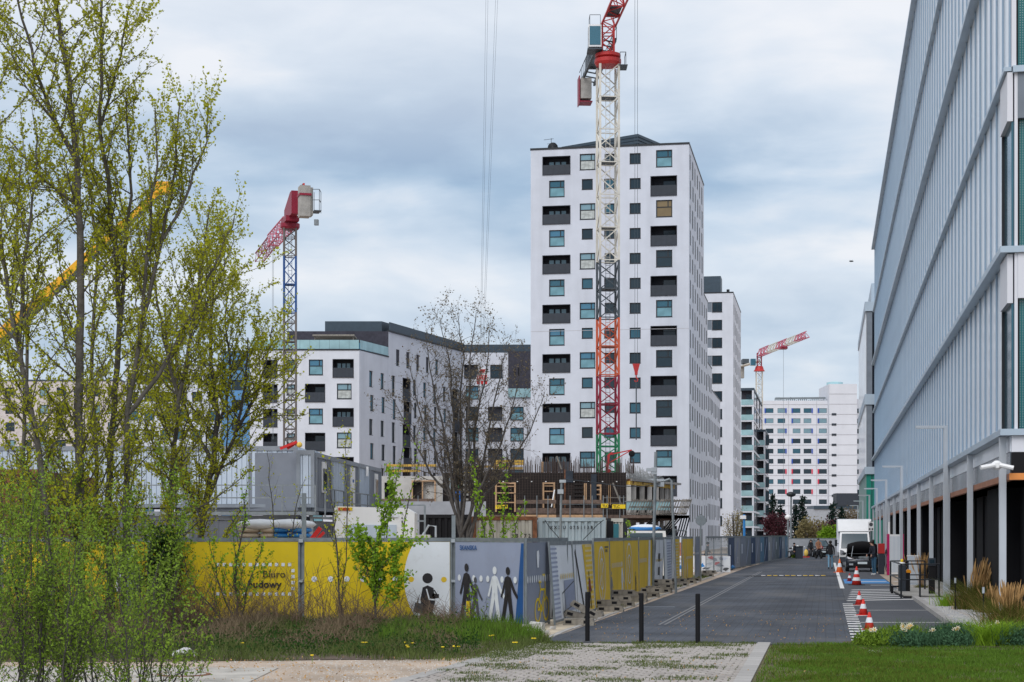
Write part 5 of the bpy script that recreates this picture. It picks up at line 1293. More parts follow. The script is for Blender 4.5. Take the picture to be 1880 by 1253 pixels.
# ---------------------------------------------------------------- people
def skinned(name, pts, edges, mats, fn, parent):
    me = bpy.data.meshes.new(name); me.from_pydata([p[:3] for p in pts], edges, []); o = bpy.data.objects.new(name, me); C.objects.link(o)
    mod = o.modifiers.new('s', 'SKIN'); sv = me.skin_vertices[0].data
    for i, p in enumerate(pts): r_ = p[3]; sv[i].radius = (r_, p[4] if len(p) > 4 else r_); sv[i].use_root = (i == 0)
    o.modifiers.new('b', 'SUBSURF').levels = 1
    nm = bpy.data.meshes.new_from_object(o.evaluated_get(bpy.context.evaluated_depsgraph_get())); bpy.data.objects.remove(o)
    for m in mats: nm.materials.append(M[m])
    for p in nm.polygons: p.material_index = fn(p.center); p.use_smooth = True
    nm.name = name; return link(name, nm, parent)
def person(label, loc, rz, h, top, legs, pose='stand', hair=True, hood=False, shoes='black', group=None):
    o = thing('person', label, 'person', loc, rz, group); s = h/1.75
    st = .16 if pose == 'walk' else .05; fw = {'walk': .22}.get(pose, 0)
    lean = .12 if pose == 'bend' else 0
    P_ = [(0,0,.98,.135,.11), (0,0-.0,1.15,.13,.10), (0,-lean*.4,1.34,.17,.11), (0,-lean*.8,1.48,.07), (0,-lean-.02,1.56,.055), (0,-lean-.03,1.66,.085,.1), (0,-lean-.03,1.74,.05)]
    E_ = [(0,1),(1,2),(2,3),(3,4),(4,5),(5,6)]
    if pose == 'sit':
        L_ = [(-.1,0,.92,.09), (-.14,-.42,.86,.075), (-.15,-.46,.45,.055), (-.15,-.60,.40,.045), (.1,0,.92,.09), (.14,-.42,.86,.075), (.15,-.46,.45,.055), (.15,-.60,.40,.045)]
    else:
        L_ = [(-.1,0,.9,.09), (-.1-st*.1,-fw*.4-.02,.5,.062), (-.1,-fw*.7+.03,.09,.045), (-.1,-fw*.7-.12,.045,.042), (.1,0,.9,.09), (.1,fw*.5-.02,.5,.062), (.1,fw+.03,.09,.045), (.1,fw-.12,.045,.042)]
    b = len(P_); P_ += L_; E_ += [(0,b),(b,b+1),(b+1,b+2),(b+2,b+3),(0,b+4),(b+4,b+5),(b+5,b+6),(b+6,b+7)]
    af = {'stand': .03, 'walk': .12, 'bend': -.28, 'sit': -.4}[pose]
    b = len(P_); ez = 1.12; hz = .86 if pose not in ('bend', 'sit') else 1.08
    for sgn in (-1, 1):
        y2 = (af if sgn < 0 else -af) if pose == 'walk' else af
        P_ += [(sgn*.19,-lean*.8,1.42,.06), (sgn*.24,y2*.4,ez,.045), (sgn*.22,y2,hz,.034), (sgn*.21,y2-.03,hz-.09,.036), (sgn*.205,y2-.03,hz-.15,.02)]
        i0 = len(P_)-5; E_ += [(3,i0),(i0,i0+1),(i0+1,i0+2),(i0+2,i0+3),(i0+3,i0+4)]
    P_ = [(p[0]*s, p[1]*s, p[2]*s, *[q*s for q in p[3:]]) for p in P_]
    hm = .9*s
    def fn(c):
        if c.z > 1.52*s: return 2
        if abs(c.x) > .16*s and c.z < (hz-.02)*s and c.z > (hz-.25)*s and (pose != 'walk' or abs(c.x) > .17*s): return 2
        if c.z > hm: return 0
        if c.z < .11*s or (pose == 'sit' and c.z < .48*s and c.y < -.5*s): return 3
        return 1
    skinned('body', P_, E_, [top, legs, 'skin', 'shoe_white' if shoes == 'white' else 'black'], fn, o)
    hb = MB().sph((0, -lean*s+.0*s, 1.69*s), (.105*s, .115*s, .10*s), 10)
    if hood: hb.sph((0, .05*s, 1.5*s), (.11*s, .08*s, .12*s), 8)
    hb.build('hair', 'hair', o, True)
    MB().sph((0, (-lean-.13)*s, 1.64*s), (.014*s, .02*s, .02*s), 5).build('nose', 'skin', o)
    MB().box(-.11*s, -.13*s, hm, .11*s, .13*s, hm+.05*s).build('hem', top, o)
    return o
person('woman in a black hoodie and light jeans walking down the street', gp(1524.5, 1045.5), R(180)-ANG, 1.70, 'cloth_black', 'denim', 'walk', hood=True)
person('man in a navy jacket and jeans bending beside the open car bonnet', gp(1605, 1057), R(-70), 1.76, 'cloth_navy', 'jeans_dark', 'bend', shoes='white')
person('person dressed in black standing left of the motorcycles', at(1488.5, 1024, 160)-V((0,0,at(1488.5,1024,160).z)), R(10), 1.6, 'cloth_black', 'cloth_black')
person('person in a red and brown jacket sitting on the red motorcycle', at(1502.5, 1020, 150)-V((0,0,at(1502.5,1020,150).z)), 0, 1.72, 'cloth_brown', 'cloth_black', 'sit')
person('crouching rider on the motorcycle by the dark fence end', at(1458, 1020, 152)-V((0,0,at(1458,1020,152).z+.25)), R(60), 1.6, 'cloth_black', 'cloth_black', 'sit')
person('construction worker in a blue jacket and green helmet near the bare tree', at(841, 1000, 100)*1.0-V((0,0,at(841,1000,100).z-3.1)), R(20), 1.7, 'cloth_blue', 'cloth_black', 'stand')
w_ = bpy.data.objects['person.005']; MB().sph((0,0,1.72), (.13,.15,.12), 8).build('helmet', mat('helmet_green', (.02,.3,.08), .4), w_, True)
person('dark clothed worker half hidden behind the wire mesh fence', gp(1296.5, 1043), R(100), 1.6, 'cloth_black', 'cloth_black', 'bend')

# ---------------------------------------------------------------- motorcycles, truck, cars
def motorcycle(label, loc, rz, col):
    o = thing('motorcycle', label, 'motorcycle', loc, rz)
    for y, nmn in ((-.7, 'wheel'), (.7, 'wheel')):
        b = MB(); n = 16
        for i in range(n):
            a0, a1 = 2*math.pi*i/n, 2*math.pi*(i+1)/n; b.beam((0, y+.28*math.cos(a0), .31+.28*math.sin(a0)), (0, y+.28*math.cos(a1), .31+.28*math.sin(a1)), .11, .07)
        b.build('wheel', 'rubber', o)
    MB().sph((0, -.12, .88), (.17, .32, .14), 10).build('fuel_tank', col, o, True); MB().sph((0, .35, .86), (.15, .35, .07), 8).build('seat', 'black', o, True)
    MB().rbox((0, 0, .5), (.3, .5, .35)).build('engine', 'dark_frame', o); MB().sph((0, -.62, .95), (.2, .14, .18), 8).build('fairing', col, o, True)
    MB().path([(-.36,-.35,1.1), (0,-.5,1.05), (.36,-.35,1.1)], .02, 5).build('handlebar', 'dark_frame', o); MB().beam((0,-.5,1.0), (0,-.7,.3), .1).build('fork', 'galv', o)
    MB().sph((0,-.76,.95), (.08,.03,.08), 8).build('headlight', 'chrome', o, True)
    return o
motorcycle('red motorcycle parked before the dark car at the street end', gp(1503, 1026), R(8), 'leather_red')
motorcycle('white and black motorcycle by the end of the dark fence', gp(1457, 1025), R(25), 'white_paint')
def wheel(parent, x, y, r, w_=.2):
    o = MB().lathe([(r*.6, -w_/2), (r, -w_/2*.9), (r, w_/2*.9), (r*.6, w_/2)], 20, (x, y, r), axis='x').build('wheel', 'rubber', parent)
    MB().lathe([(r*.62, -w_/2-.01), (r*.55, w_/2+.01)], 14, (x, y, r), axis='x').build('rim', 'galv_lt', o)
def car(label, loc, rz, col, hood_open=False, scale=1.0):
    o = thing('parked_car', label, 'car', loc, rz)
    # local: front faces -y, width along x
    secs = [(-2.05, .80, .30, .62), (-2.0, .86, .26, .72), (-1.75, .9, .22, .86), (-1.0, .91, .2, .98), (.2, .91, .2, 1.02), (1.4, .9, .22, 1.02), (1.9, .86, .3, .98), (2.05, .78, .4, .85)]
    vs = []; fs = []
    for y, w_, z0, z1 in secs: vs += [(-w_*.92, y, z0), (-w_, y, z0+.15), (-w_, y, (z0+z1)/2+.1), (-w_*.93, y, z1), (w_*.93, y, z1), (w_, y, (z0+z1)/2+.1), (w_, y, z0+.15), (w_*.92, y, z0)]
    for i in range(len(secs)-1):
        for j in range(8):
            if hood_open and j == 3 and i in (1, 2): continue
            j2 = (j+1) % 8; fs.append((i*8+j, i*8+j2, (i+1)*8+j2, (i+1)*8+j))
    fs.append(tuple(range(8))[::-1]); fs.append(tuple((len(secs)-1)*8+j for j in range(8)))
    MB().add(vs, fs).build('body', col, o, True)
    cab_ = [(-.85, .80, 1.0), (-.15, .64, 1.50), (.9, .62, 1.55), (1.75, .66, 1.42), (1.98, .76, 1.0)]
    vs = []; 
    for y, w_, z in cab_: vs += [(-w_, y, z), (w_, y, z)]
    roof = MB().add(vs, [(0,1,3,2),(2,3,5,4),(4,5,7,6),(6,7,9,8),(0,2,4,6,8),(9,7,5,3,1)]).build('greenhouse', 'screen_glass', o)
    MB().add([(-.6,-.16,1.515),(.6,-.16,1.515),(.6,.9,1.565),(-.6,.9,1.565),(.6,1.7,1.45),(-.6,1.7,1.45)], [(0,1,2,3),(3,2,4,5)]).build('roof', col, o)
    for s in (-1, 1):
        MB().beam((s*.79,-.85,1.0), (s*.635,-.15,1.51), .07).beam((s*.63,-.15,1.52), (s*.63,1.7,1.45), .06).beam((s*.64,1.7,1.44), (s*.77,1.98,1.0), .09).build('pillar', col, o)
        MB().sph((s*.98,-.6,1.02), (.11,.07,.08), 8).build('mirror', col, o, True)
        MB().add([(s*.44,-2.03,.68),(s*.82,-1.9,.74),(s*.84,-1.8,.86),(s*.5,-2.0,.78)], [(0,1,2,3)]).build('headlight', 'chrome', o)
        for y in (-1.3, 1.3): wheel(o, s*.82, y, .32)
        MB().rbox((s*.62, -2.075, .42), (.22, .03, .1)).build('fog_lamp', 'galv_lt', o)
    MB().rbox((0,-2.07,.68), (.7,.03,.08)).build('grille', 'chrome', o); MB().rbox((0,-2.1,.5), (.52,.02,.12)).build('number_plate', 'plate_white', o)
    MB().rbox((0,-2.07,.34), (1.1,.03,.16)).build('lower_grille', 'black', o)
    if hood_open:
        n = 9; vs = []; fs = []
        for i in range(n):
            t = i/(n-1)*2-1; x = t*.86; dz = .16*(1-t*t)
            vs += [(x, -.95, 1.02), (x*.96, -1.2+.0, 1.52+dz), (x*.9, -1.15, 1.56+dz), (x, -.85, 1.08)]
        for i in range(n-1):
            for j in range(4): j2 = (j+1) % 4; fs.append((i*4+j, (i+1)*4+j, (i+1)*4+j2, i*4+j2))
        fs += [(0,1,2,3), tuple((n-1)*4+j for j in (3,2,1,0))]
        MB().add(vs, fs).build('bonnet', 'black', o, True)
        b = MB().box(-.75,-1.9,.6,.75,-1.0,.74); b.build('engine_bay', 'black', o)
        for i, (x, y, w_, h, mm) in enumerate(((-.4,-1.5,.35,.12,'dark_frame'), (.1,-1.5,.5,.14,'galv'), (.52,-1.4,.25,.12,'dark_frame'), (-.1,-1.15,.8,.1,'galv'))): MB().rbox((x,y,.8), (w_,.3,h)).build('engine_part', mm, o)
        MB().beam((-.6,-1.7,.84), (-.5,-1.1,1.45), .02).build('bonnet_stay', 'galv_lt', o)
    return o
car('black hatchback with its bonnet propped open in the parking bay', gp(1582, 1049), -ANG, 'car_black', True)
car('dark car parked across the end of the street behind the motorcycles', gp(1503, 1023), R(4), 'car_black')
# box truck
TK = thing('box_truck', 'white box truck parked behind the open black car', 'truck', uY(1.82, 112), -ANG)
MB().xz([(-1.08, .95), (1.08, .95), (1.1, 1.0), (1.1, 3.06), (1.05, 3.1), (-1.05, 3.1), (-1.1, 3.06), (-1.1, 1.0)], 1.4, 6.6).build('cargo_box', 'white_panel', TK)
vs = [(-1.02,.2,2.3),(1.02,.2,2.3),(1.02,1.39,2.25),(-1.02,1.39,2.25),(-1.06,1.0,3.02),(1.06,1.0,3.02),(1.06,1.39,3.07),(-1.06,1.39,3.07)]
MB().add(vs, [(0,3,2,1),(4,5,6,7),(0,1,5,4),(1,2,6,5),(2,3,7,6),(3,0,4,7)]).build('wind_deflector', 'white_paint', TK)
prof = [(-.65, .35), (-.7, .95), (-.55, 1.15), (.1, 2.2), (.35, 2.29), (1.38, 2.29), (1.38, .35)]
vs = [(s*.98*(1 if z < 1.3 else .93), y, z) for s in (-1, 1) for y, z in prof]; n = len(prof)
MB().add(vs, [tuple(range(n)), tuple(range(2*n-1, n-1, -1))]+[(i, n+i, n+(i+1) % n, (i+1) % n) for i in range(n)]).build('cab', 'white_paint', TK)
MB().add([(-.86,-.545,1.22),(.86,-.545,1.22),(.80,.045,2.15),(-.80,.045,2.15)], [(0,1,2,3)]).build('windscreen', 'screen_glass', TK)
MB().rbox((0,-.72,.85), (1.0,.04,.3)).build('grille', 'dark_frame', TK); MB().rbox((0,-.74,.5), (1.9,.08,.32)).build('bumper', 'dark_panel', TK); MB().rbox((0,-.79,.52), (.5,.02,.11)).build('number_plate', 'plate_white', TK)
for s in (-1, 1):
    MB().xz([(s*.6,.82),(s*.9,.8),(s*.92,1.12),(s*.68,1.05)] if s > 0 else [(-.9,.8),(-.6,.82),(-.68,1.05),(-.92,1.12)], -.735, -.70).build('headlight', 'chrome', TK)
    MB().rbox((s*1.17,-.15,1.55), (.16,.1,.42)).build('mirror', 'dark_frame', TK); MB().beam((s*1.0,-.1,1.5), (s*1.15,-.12,1.5), .04).build('mirror_arm', 'dark_frame', TK)
    for y in (.0, 4.6): wheel(TK, s*.88, y, .36, .24)
    MB().beam((s*.55,-.6,1.26), (s*.1,-.5,1.32), .02).build('wiper', 'black', TK)
MB().box(-.9, 1.4, .5, .9, 6.5, .93).build('chassis', 'black', TK)
# charging cabinet, hose stand, barrier, railings
ch = thing('charging_cabinet', 'tall white charging cabinet with magenta edges', 'charger', gp(1644, 1056.5), -ANG)
MB().box(-.3, 0, .0, .36, .8, 2.1).build('cabinet', 'white_paint', ch)
for i in range(9): MB().box(-.26+i*.066, -.012, .15, -.225+i*.066, -.002, 2.0).build('louvre', 'container_grey', ch)
MB().box(-.42, -.02, 0, -.302, .82, 2.12).build('side_panel', 'magenta_paint', ch); MB().box(.362, -.02, 0, .42, .82, 2.12).build('side_panel', 'magenta_paint', ch)
MB().path([(-.3,.4,2.1), (-.3,.4,2.75)], .05, 6).build('mast', 'white_paint', ch)
MB().rbox((-.47,0,1.2), (.08,.2,.2)).build('handle_box', 'dark_frame', ch)
hs = thing('charging_point', 'red topped charging post with looped black and yellow hoses beside the cabinet', 'charger', gp(1619, 1055))
MB().box(-.14,0,0,.14,.3,1.55).build('post', 'dark_panel', hs); MB().box(-.15,-.02,1.1,.15,.3,1.62).build('display', 'crane_red', hs)
b = MB()
for k_ in range(3):
    pts = [(.28+.13*math.sin(t)*(1 if k_ < 2 else .6)+.05*k_, -.05*k_, .75+.62*math.cos(t)) for t in [i*.55 for i in range(12)]]; b.path(pts, .022, 5)
b.build('hose', 'black', hs)
b = MB()
for i in range(10): b.path([(.42, -.1, .12+i*.1), (.42+.02*math.sin(i), -.1, .17+i*.1)], .07, 6)
b.build('hose_marker', 'hose_yellow', hs)
isl = thing('gate_island', 'low dark concrete island carrying the barrier post and railings', 'island', uY(3.3, 61.5), -ANG)
MB().prism([(-.75, -4.3), (1.2, -4.6), (1.2, 8), (-.2, 8), (-.9, 0)], 0, .1).build('slab', 'concrete', isl); MB().prism([(-.78, -4.34), (1.2, -4.64), (1.2, 8), (-.23, 8), (-.93, 0)], 0, .07).build('edge', 'black', isl)
br_ = thing('barrier_post', 'dark barrier post with yellow cap light and orange side lamp', 'barrier', gp(1656, 1091))
MB().box(-.11,-.11,.0,.11,.11,1.02).build('post', 'dark_panel', br_); MB().sph((0,0,1.06), (.13,.13,.07), 10).build('collar', 'white_paint', br_, True); MB().sph((0,0,1.17), (.055,.055,.07), 8).build('cap_light', 'lamp_yellow', br_, True)
MB().lathe([(.09,-.05),(.09,.05)], 12, (.22,0,.78), axis='y').build('side_lamp', 'lamp_orange', br_); MB().beam((.1,0,.78),(.16,0,.78),.05).build('lamp_arm', 'black', br_)
MB().box(.12,-.12,0,.26,.12,.75).build('second_post', 'black', br_); MB().beam((-.35,0,.0),(-.35,0,.25),.08).beam((-.4,0,.27),(.2,0,.27),.06).build('foot_bracket', 'black', br_)
rl = thing('pipe_railing', 'dark pipe railing around the barrier island', 'railing', (0,0,0))
ps = [gp(1654.5, 1099.5), gp(1689, 1099.5), gp(1724, 1099.5), gp(1698, 1087), gp(1667, 1087), gp(1635, 1087)]
for p in ps: MB().path([p, p+V((0,0,1.13))], .03, 6).build('railing_post', 'dark_frame', rl)
for z in (.62, 1.13):
    MB().path([ps[0]+V((0,0,z)), ps[2]+V((0,0,z))], .024, 6).build('rail', 'dark_frame', rl); MB().path([ps[5]+V((0,0,z)), ps[3]+V((0,0,z))], .024, 6).build('rail', 'dark_frame', rl); MB().path([ps[5]+V((0,0,z)), ps[0]+V((0,0,z))], .024, 6).build('rail', 'dark_frame', rl)
gc = thing('grey_cabinet', 'light grey electrical cabinet behind the railing', 'cabinet', gp(1677, 1078), -ANG)
MB().box(-.22,0,.08,.22,.35,1.22).build('body', 'container_grey', gc); MB().box(-.24,-.02,1.22,.24,.37,1.26).build('lid', 'white_paint', gc); MB().box(-.2,-.012,.15,.2,-.002,1.15).build('door', 'steel_paint', gc); MB().box(-.2,0.03,0,.2,.33,.08).build('plinth', 'concrete', gc)
tm = thing('payment_terminal', 'black payment terminal post beside the office columns', 'terminal', gp(1711, 1096), -ANG)
MB().box(-.1,0,0,.1,.2,1.05).build('post', 'black', tm); MB().box(-.12,-.03,1.05,.12,.2,1.3).build('head', 'dark_panel', tm); MB().box(-.08,-.042,1.1,.08,-.032,1.25).build('screen', 'glass_dark', tm)
ps_ = thing('parking_sign', 'small white parking sign beside the truck', 'sign', (at(1599, 1000, 100).x, 100, 0))
MB().path([(0,0.05,0),(0,0.05,2.85)], .035, 6).build('pole', 'galv', ps_); MB().xz([(-.16,2.3),(.16,2.3),(.16,2.82),(-.16,2.82)], -.01, .01).build('plate', 'white_paint', ps_)
MB().lathe([(.11,-.02),(.11,-.012)], 16, (0,0,2.67), axis='y').build('symbol', 'charcoal_print', ps_); MB().xz([(-.12,2.34),(-.03,2.34),(-.03,2.46),(-.12,2.46)], -.02, -.012).xz([(.03,2.34),(.12,2.34),(.12,2.46),(.03,2.46)], -.02, -.012).build('symbol', 'charcoal_print', ps_)
# street lamps with horizontal arms along the office
lm = None
lamps = [(55, 'nearest right-angled lamp post with a horizontal arm in front of the office'), (87, 'second right-angled lamp post along the office'), (109, 'third right-angled lamp post along the office'), (129, 'fourth right-angled lamp post along the office'), (151, 'fifth right-angled lamp post before the green wall'), (177, 'sixth right-angled lamp post before the green wall'), (205, 'seventh and farthest right-angled lamp post')]
for i, (Y, lb) in enumerate(lamps):
    p = uY(3.72, Y)
    if i == 0:
        lm = thing('street_lamp', lb, 'street lamp', p, 0, 'right-angled lamps along the office')
        MB().box(-.06,-.06,0,.06,.06,5.53).build('post', 'steel_paint', lm); MB().box(-.95,-.05,5.45,-.061,.05,5.53).build('arm', 'steel_paint', lm); MB().box(-.9,-.04,5.435,-.3,.04,5.447).build('lamp_panel', 'white_paint', lm)
    else: dup(lm, p, 0, lb)
# cones
cm = {}
def cone(px, py, h, m, base, lb, stripes=1):
    o = thing('traffic_cone', lb, 'cone', gp(px, py), random.uniform(0, 1), 'traffic cones along the bays'); r = h*.24
    def rr(t): return r*(1-t)+.02
    MB().rbox((0,0,.015), (h*.62,h*.62,.03), 0).build('base', base, o)
    b = MB(); b.lathe([(rr(t), .03+(h-.03)*t) for t in (0, 1)], 16); b.build('cone_body', m, o, True)
    for i in range(stripes):
        t0, t1 = ((.38, .68),)[0] if stripes == 1 else ((.22, .40), (.58, .78))[i]
        MB().lathe([(rr(t0)+.004, .03+(h-.03)*t0), (rr(t1)+.004, .03+(h-.03)*t1)], 16).build('white_band', 'white_print', o)
    return o
cone(1541.5, 1051.5, .75, 'cone_orange', 'cone_orange', 'plain orange cone by the front wheel of the car')
cone(1559.7, 1068, .37, 'cone_dark', 'cone_dark', 'small dark red cone left of the tall striped one')
cone(1572.6, 1075, .78, 'cone_red', 'black', 'tallest red cone with two white bands beside the blue bay', 2)
cone(1577.5, 1112, .43, 'cone_red', 'cone_dark', 'upper one of the three cones nearest the dashed line')
cone(1585, 1130.5, .43, 'cone_red', 'cone_red', 'middle one of the three cones nearest the dashed line')
cone(1596, 1157.5, .40, 'cone_red', 'cone_red', 'nearest cone with worn orange red top close to the flower bed')
# bollards
bl = None
for i, (px, py, lb) in enumerate(((1078.5, 1178, 'left one of the three black bollards'), (1177.5, 1182, 'middle one of the three black bollards'), (1281, 1184, 'right one of the three black bollards'))):
    if i == 0:
        bl = thing('bollard', lb, 'bollard', gp(px, py), 0, 'black bollards at the end of the street'); MB().lathe([(.045, 0), (.045, .955), (.04, .97), (.02, .975)], 16).build('post', 'black', bl, False); MB().lathe([(.08, 0), (.08, .012)], 16).build('foot_plate', 'dark_frame', bl)
    else: dup(bl, gp(px, py), 0, lb)
for px, py, h, lb in ((1754, 1125, .93, 'left slim garden light in the gravel bed'), (1805.5, 1151, .90, 'right slim garden light in the gravel bed')):
    o = thing('garden_light', lb, 'light', gp(px, py), 0, 'garden lights'); MB().path([(0,0,0), (0,0,h-.14)], .016, 6).build('stem', 'black', o); MB().path([(0,0,h-.14), (0,0,h)], .03, 8).build('lamp', 'galv_lt', o)
# bird
bd_ = thing('bird', 'small dark bird flying in the pale sky between the towers and the office', 'bird', at(1563, 480, 90))
MB().sph((0,0,0), (.12,.05,.04), 6).add([(0,0,0),(-.03,.02,.02),(-.12,.0,.10)], [(0,1,2)]).add([(0,0,0),(.03,.02,.02),(.10,.0,.12)], [(0,1,2)]).build('body', 'dark_frame', bd_)
# bicycle partly in frame on the right
bc = thing('bicycle', 'pink framed bicycle leaning at the right edge behind the ornamental grass', 'bicycle', gp(1899, 1140), R(70))
for y in (-.5, .5):
    b = MB(); n = 24
    for i in range(n):
        a0, a1 = 2*math.pi*i/n, 2*math.pi*(i+1)/n; b.beam((y+.32*math.cos(a0), 0, .34+.32*math.sin(a0)), (y+.32*math.cos(a1), 0, .34+.32*math.sin(a1)), .045)
    b.build('wheel', 'rubber', bc)
MB().beam((-.5,0,.34),(-.15,0,.85),.03).beam((-.15,0,.85),(.35,0,.88),.03).beam((0,0,.32),(.35,0,.85),.03).beam((0,0,.32),(-.15,0,.85),.03).beam((-.5,0,.34),(0,0,.32),.03).beam((.5,0,.34),(.35,0,.95),.03).build('frame', 'magenta_paint', bc)
MB().beam((.35,-.28,1.0),(.35,.28,1.0),.025).build('handlebar', 'black', bc); MB().sph((-.18,0,.95),(.13,.07,.04),8).build('saddle', 'black', bc)
# litter: plastic bag on the verge, bits of paper, stones
pb = thing('plastic_bag', 'crumpled white plastic bag lying on the dirt edge below the trees', 'plastic bag', gp(339, 1208))
b = MB().sph((0,0,.06), (.2,.12,.1), 10).sph((-.12,0,.03), (.14,.1,.06), 8).sph((.16,.02,.03), (.1,.08,.05), 8); rg = random.Random(4)
b.v = [(x+rg.uniform(-.025,.025), y+rg.uniform(-.02,.02), max(0, z+rg.uniform(-.03,.03))) for x, y, z in b.v]; b.build('film', 'plastic_bag', pb)
# ---------------------------------------------------------------- hoarding panels with their prints
def circ(x, z, r, n=14, rx=None): return [(x+(rx or r)*math.cos(2*math.pi*i/n), z+r*math.sin(2*math.pi*i/n)) for i in range(n)]
def rc(x0, z0, x1, z1): return [(x0, z0), (x1, z0), (x1, z1), (x0, z1)]
def figure(x, z, h, walk=1):                       # walking pictogram: list of outlines
    s = h; f = lambda pts: [(x+p[0]*s, z+p[1]*s) for p in pts]
    return [circ(x, z+.92*s, .075*s), f([(-.1,.80),(0,.83),(.1,.80),(.11,.5),(-.1,.5)]), f([(-.1,.8),(-.07,.72),(-.2,.42),(-.26,.44)]),
            f([(.1,.8),(.07,.7),(.2,.52),(.34,.40),(.37,.46),(.24,.6)]), f([(-.1,.5),(.03,.5),(-.12,0),(-.24,0)]), f([(.11,.5),(-.03,.5),(.1,0),(.22,0)])]
def band(cx, cz, r0, r1, a0=0, a1=360, n=20):
    out = []
    for i in range(n):
        t0, t1 = R(a0+(a1-a0)*i/n), R(a0+(a1-a0)*(i+1)/n)
        out.append([(cx+r0*math.cos(t0), cz+r0*math.sin(t0)), (cx+r1*math.cos(t0), cz+r1*math.sin(t0)), (cx+r1*math.cos(t1), cz+r1*math.sin(t1)), (cx+r0*math.cos(t1), cz+r0*math.sin(t1))])
    return out
def lineq(x0, z0, x1, z1, w_):
    dx, dz = x1-x0, z1-z0; l = math.hypot(dx, dz); nx, nz = -dz/l*w_/2, dx/l*w_/2
    return [(x0+nx, z0+nz), (x0-nx, z0-nz), (x1-nx, z1-nz), (x1+nx, z1+nz)]
def panel(label, p0, p1, bg, prints=(), lean=0.0, H=2.02, z0=.06, group='printed hoarding panels', mesh=False, txt=()):
    p0, p1 = V(p0), V(p1); L_ = (p1-p0).length; a = math.atan2(p1.y-p0.y, p1.x-p0.x)
    o = thing('hoarding_panel', label, 'fence panel', (p0.x, p0.y, 0), 0, group); o.rotation_euler = (lean, 0, a)
    t = .045; f = MB()
    f.box(0, -.02, z0-.04, t, .025, H).box(L_-t, -.02, z0-.04, L_, .025, H).box(t, -.02, H-.09, L_-t, .025, H).box(t, -.02, z0, L_-t, .02, z0+t)
    f.build('frame', 'galv', o)
    if mesh:
        b = MB(); n = int(L_/.16)
        for i in range(n): b.box(t+i*.16, -.006, z0+t, t+i*.16+.008, .002, H-.09)
        for i in range(9): b.box(t, -.005, z0+.1+i*.22, L_-t, .001, z0+.108+i*.22)
        b.build('wire_mesh', 'galv', o, kind='stuff')
    if bg:
        b = MB(); nx_, nz_ = 14, 8; zs0, zs1 = z0+t+.005, H-.095; rg_ = random.Random(int(L_*1000+p0.x*10)); ph = rg_.uniform(0, 6)
        vs = [(t+.004+(L_-2*t-.008)*i/nx_, -.010+.004*math.sin(i*1.3+ph)*math.sin(j*math.pi/nz_), zs0+(zs1-zs0)*j/nz_) for j in range(nz_+1) for i in range(nx_+1)]
        b.add(vs, [(j*(nx_+1)+i, j*(nx_+1)+i+1, (j+1)*(nx_+1)+i+1, (j+1)*(nx_+1)+i) for j in range(nz_) for i in range(nx_)]); b.build('banner', bg, o, True)
    mats = []; lay = {}
    for k, (m, polys) in enumerate(prints):
        b = MB(); y = -.018-.0022*k
        for pl_ in polys:
            q = [(min(max(x, t+.01), L_-t-.01), y, min(max(z, z0+t+.01), H-.10)) for x, z in pl_]; b.poly(q)
        b.build('print', m, o)
    for (s, x, z, size, m, sx, bold) in txt: text(s, size, m, o, (x, -.034, z), bold=bold, sx=sx, name='lettering', ext=.001)
    return o
def dots(x0, x1, n, z, r, rx=None): return [circ(x0+(x1-x0)*i/max(1, n-1), z, r, 12, rx) for i in range(n)]
FY = 41.2; kf_ = FY/F
def FX(px): return (px-CX)*kf_
def FZ(py): return zof(py, FY)
# front row, left to right
def front(label, px0, px1, bg, prints, txt=(), **kw):
    x0, x1 = FX(px0), FX(px1); f = lambda polys: [[((FX(px)-x0), FZ(py)) for px, py in pl_] for pl_ in polys]
    return panel(label, (x0, FY, 0), (x1, FY, 0), bg, [(m, f(p)) for m, p in prints], txt=txt, **kw)
def pc(px, py, r, n=16): return [(px+r*math.cos(2*math.pi*i/n), py-r*math.sin(2*math.pi*i/n)) for i in range(n)]
def pr_(x0, y0, x1, y1): return [(x0, y1), (x1, y1), (x1, y0), (x0, y0)]
front('yellow hoarding panel cut by the left edge of the picture', -275, 0, 'yellow_print', [])
front('yellow hoarding panel with a pale swirl behind the leafy tree trunks', 3, 274, 'yellow_print', [('slate_print', [[(215, 1075), (240, 1035), (262, 1060), (238, 1120)], [(228, 1000), (250, 1000), (238, 1050), (215, 1040)]]), ('white_print', [[(218, 1045), (232, 1028), (222, 1085), (210, 1088)]])])
dash = [pr_(x-3, 1034, x+3, 1040) for x in range(400, 541, 12)]+[pr_(x-3, 1088, x+3, 1094) for x in range(400, 541, 12)]+[pr_(535, y, 541, y+6) for y in range(1045, 1088, 11)]
front('yellow hoarding panel with black lettering in a dashed white frame', 277, 551, 'yellow_print', [('white_print', dash)],
      txt=[('Biuro', FX(482)-FX(277), FZ(1060.5), .235, 'black_print', 1.05, 0), ('budowy', FX(455)-FX(277), FZ(1079), .235, 'black_print', 1.05, .006)])
arc = [(832, 1160), (832, 985)]+[(872-130*math.cos(R(t)), 1063-130*math.sin(R(t))) for t in range(37, -46, -6)]
fem = [pc(785, 1062, 9.5)]
bodyf = [[(776, 1079), (785, 1075), (796, 1080), (799, 1105), (794, 1125), (776, 1125), (772, 1100)], [(776, 1122), (794, 1122), (798, 1155), (786, 1155), (784, 1130), (778, 1152), (768, 1152)], [(794, 1090), (806, 1091), (806, 1098), (793, 1100)]]
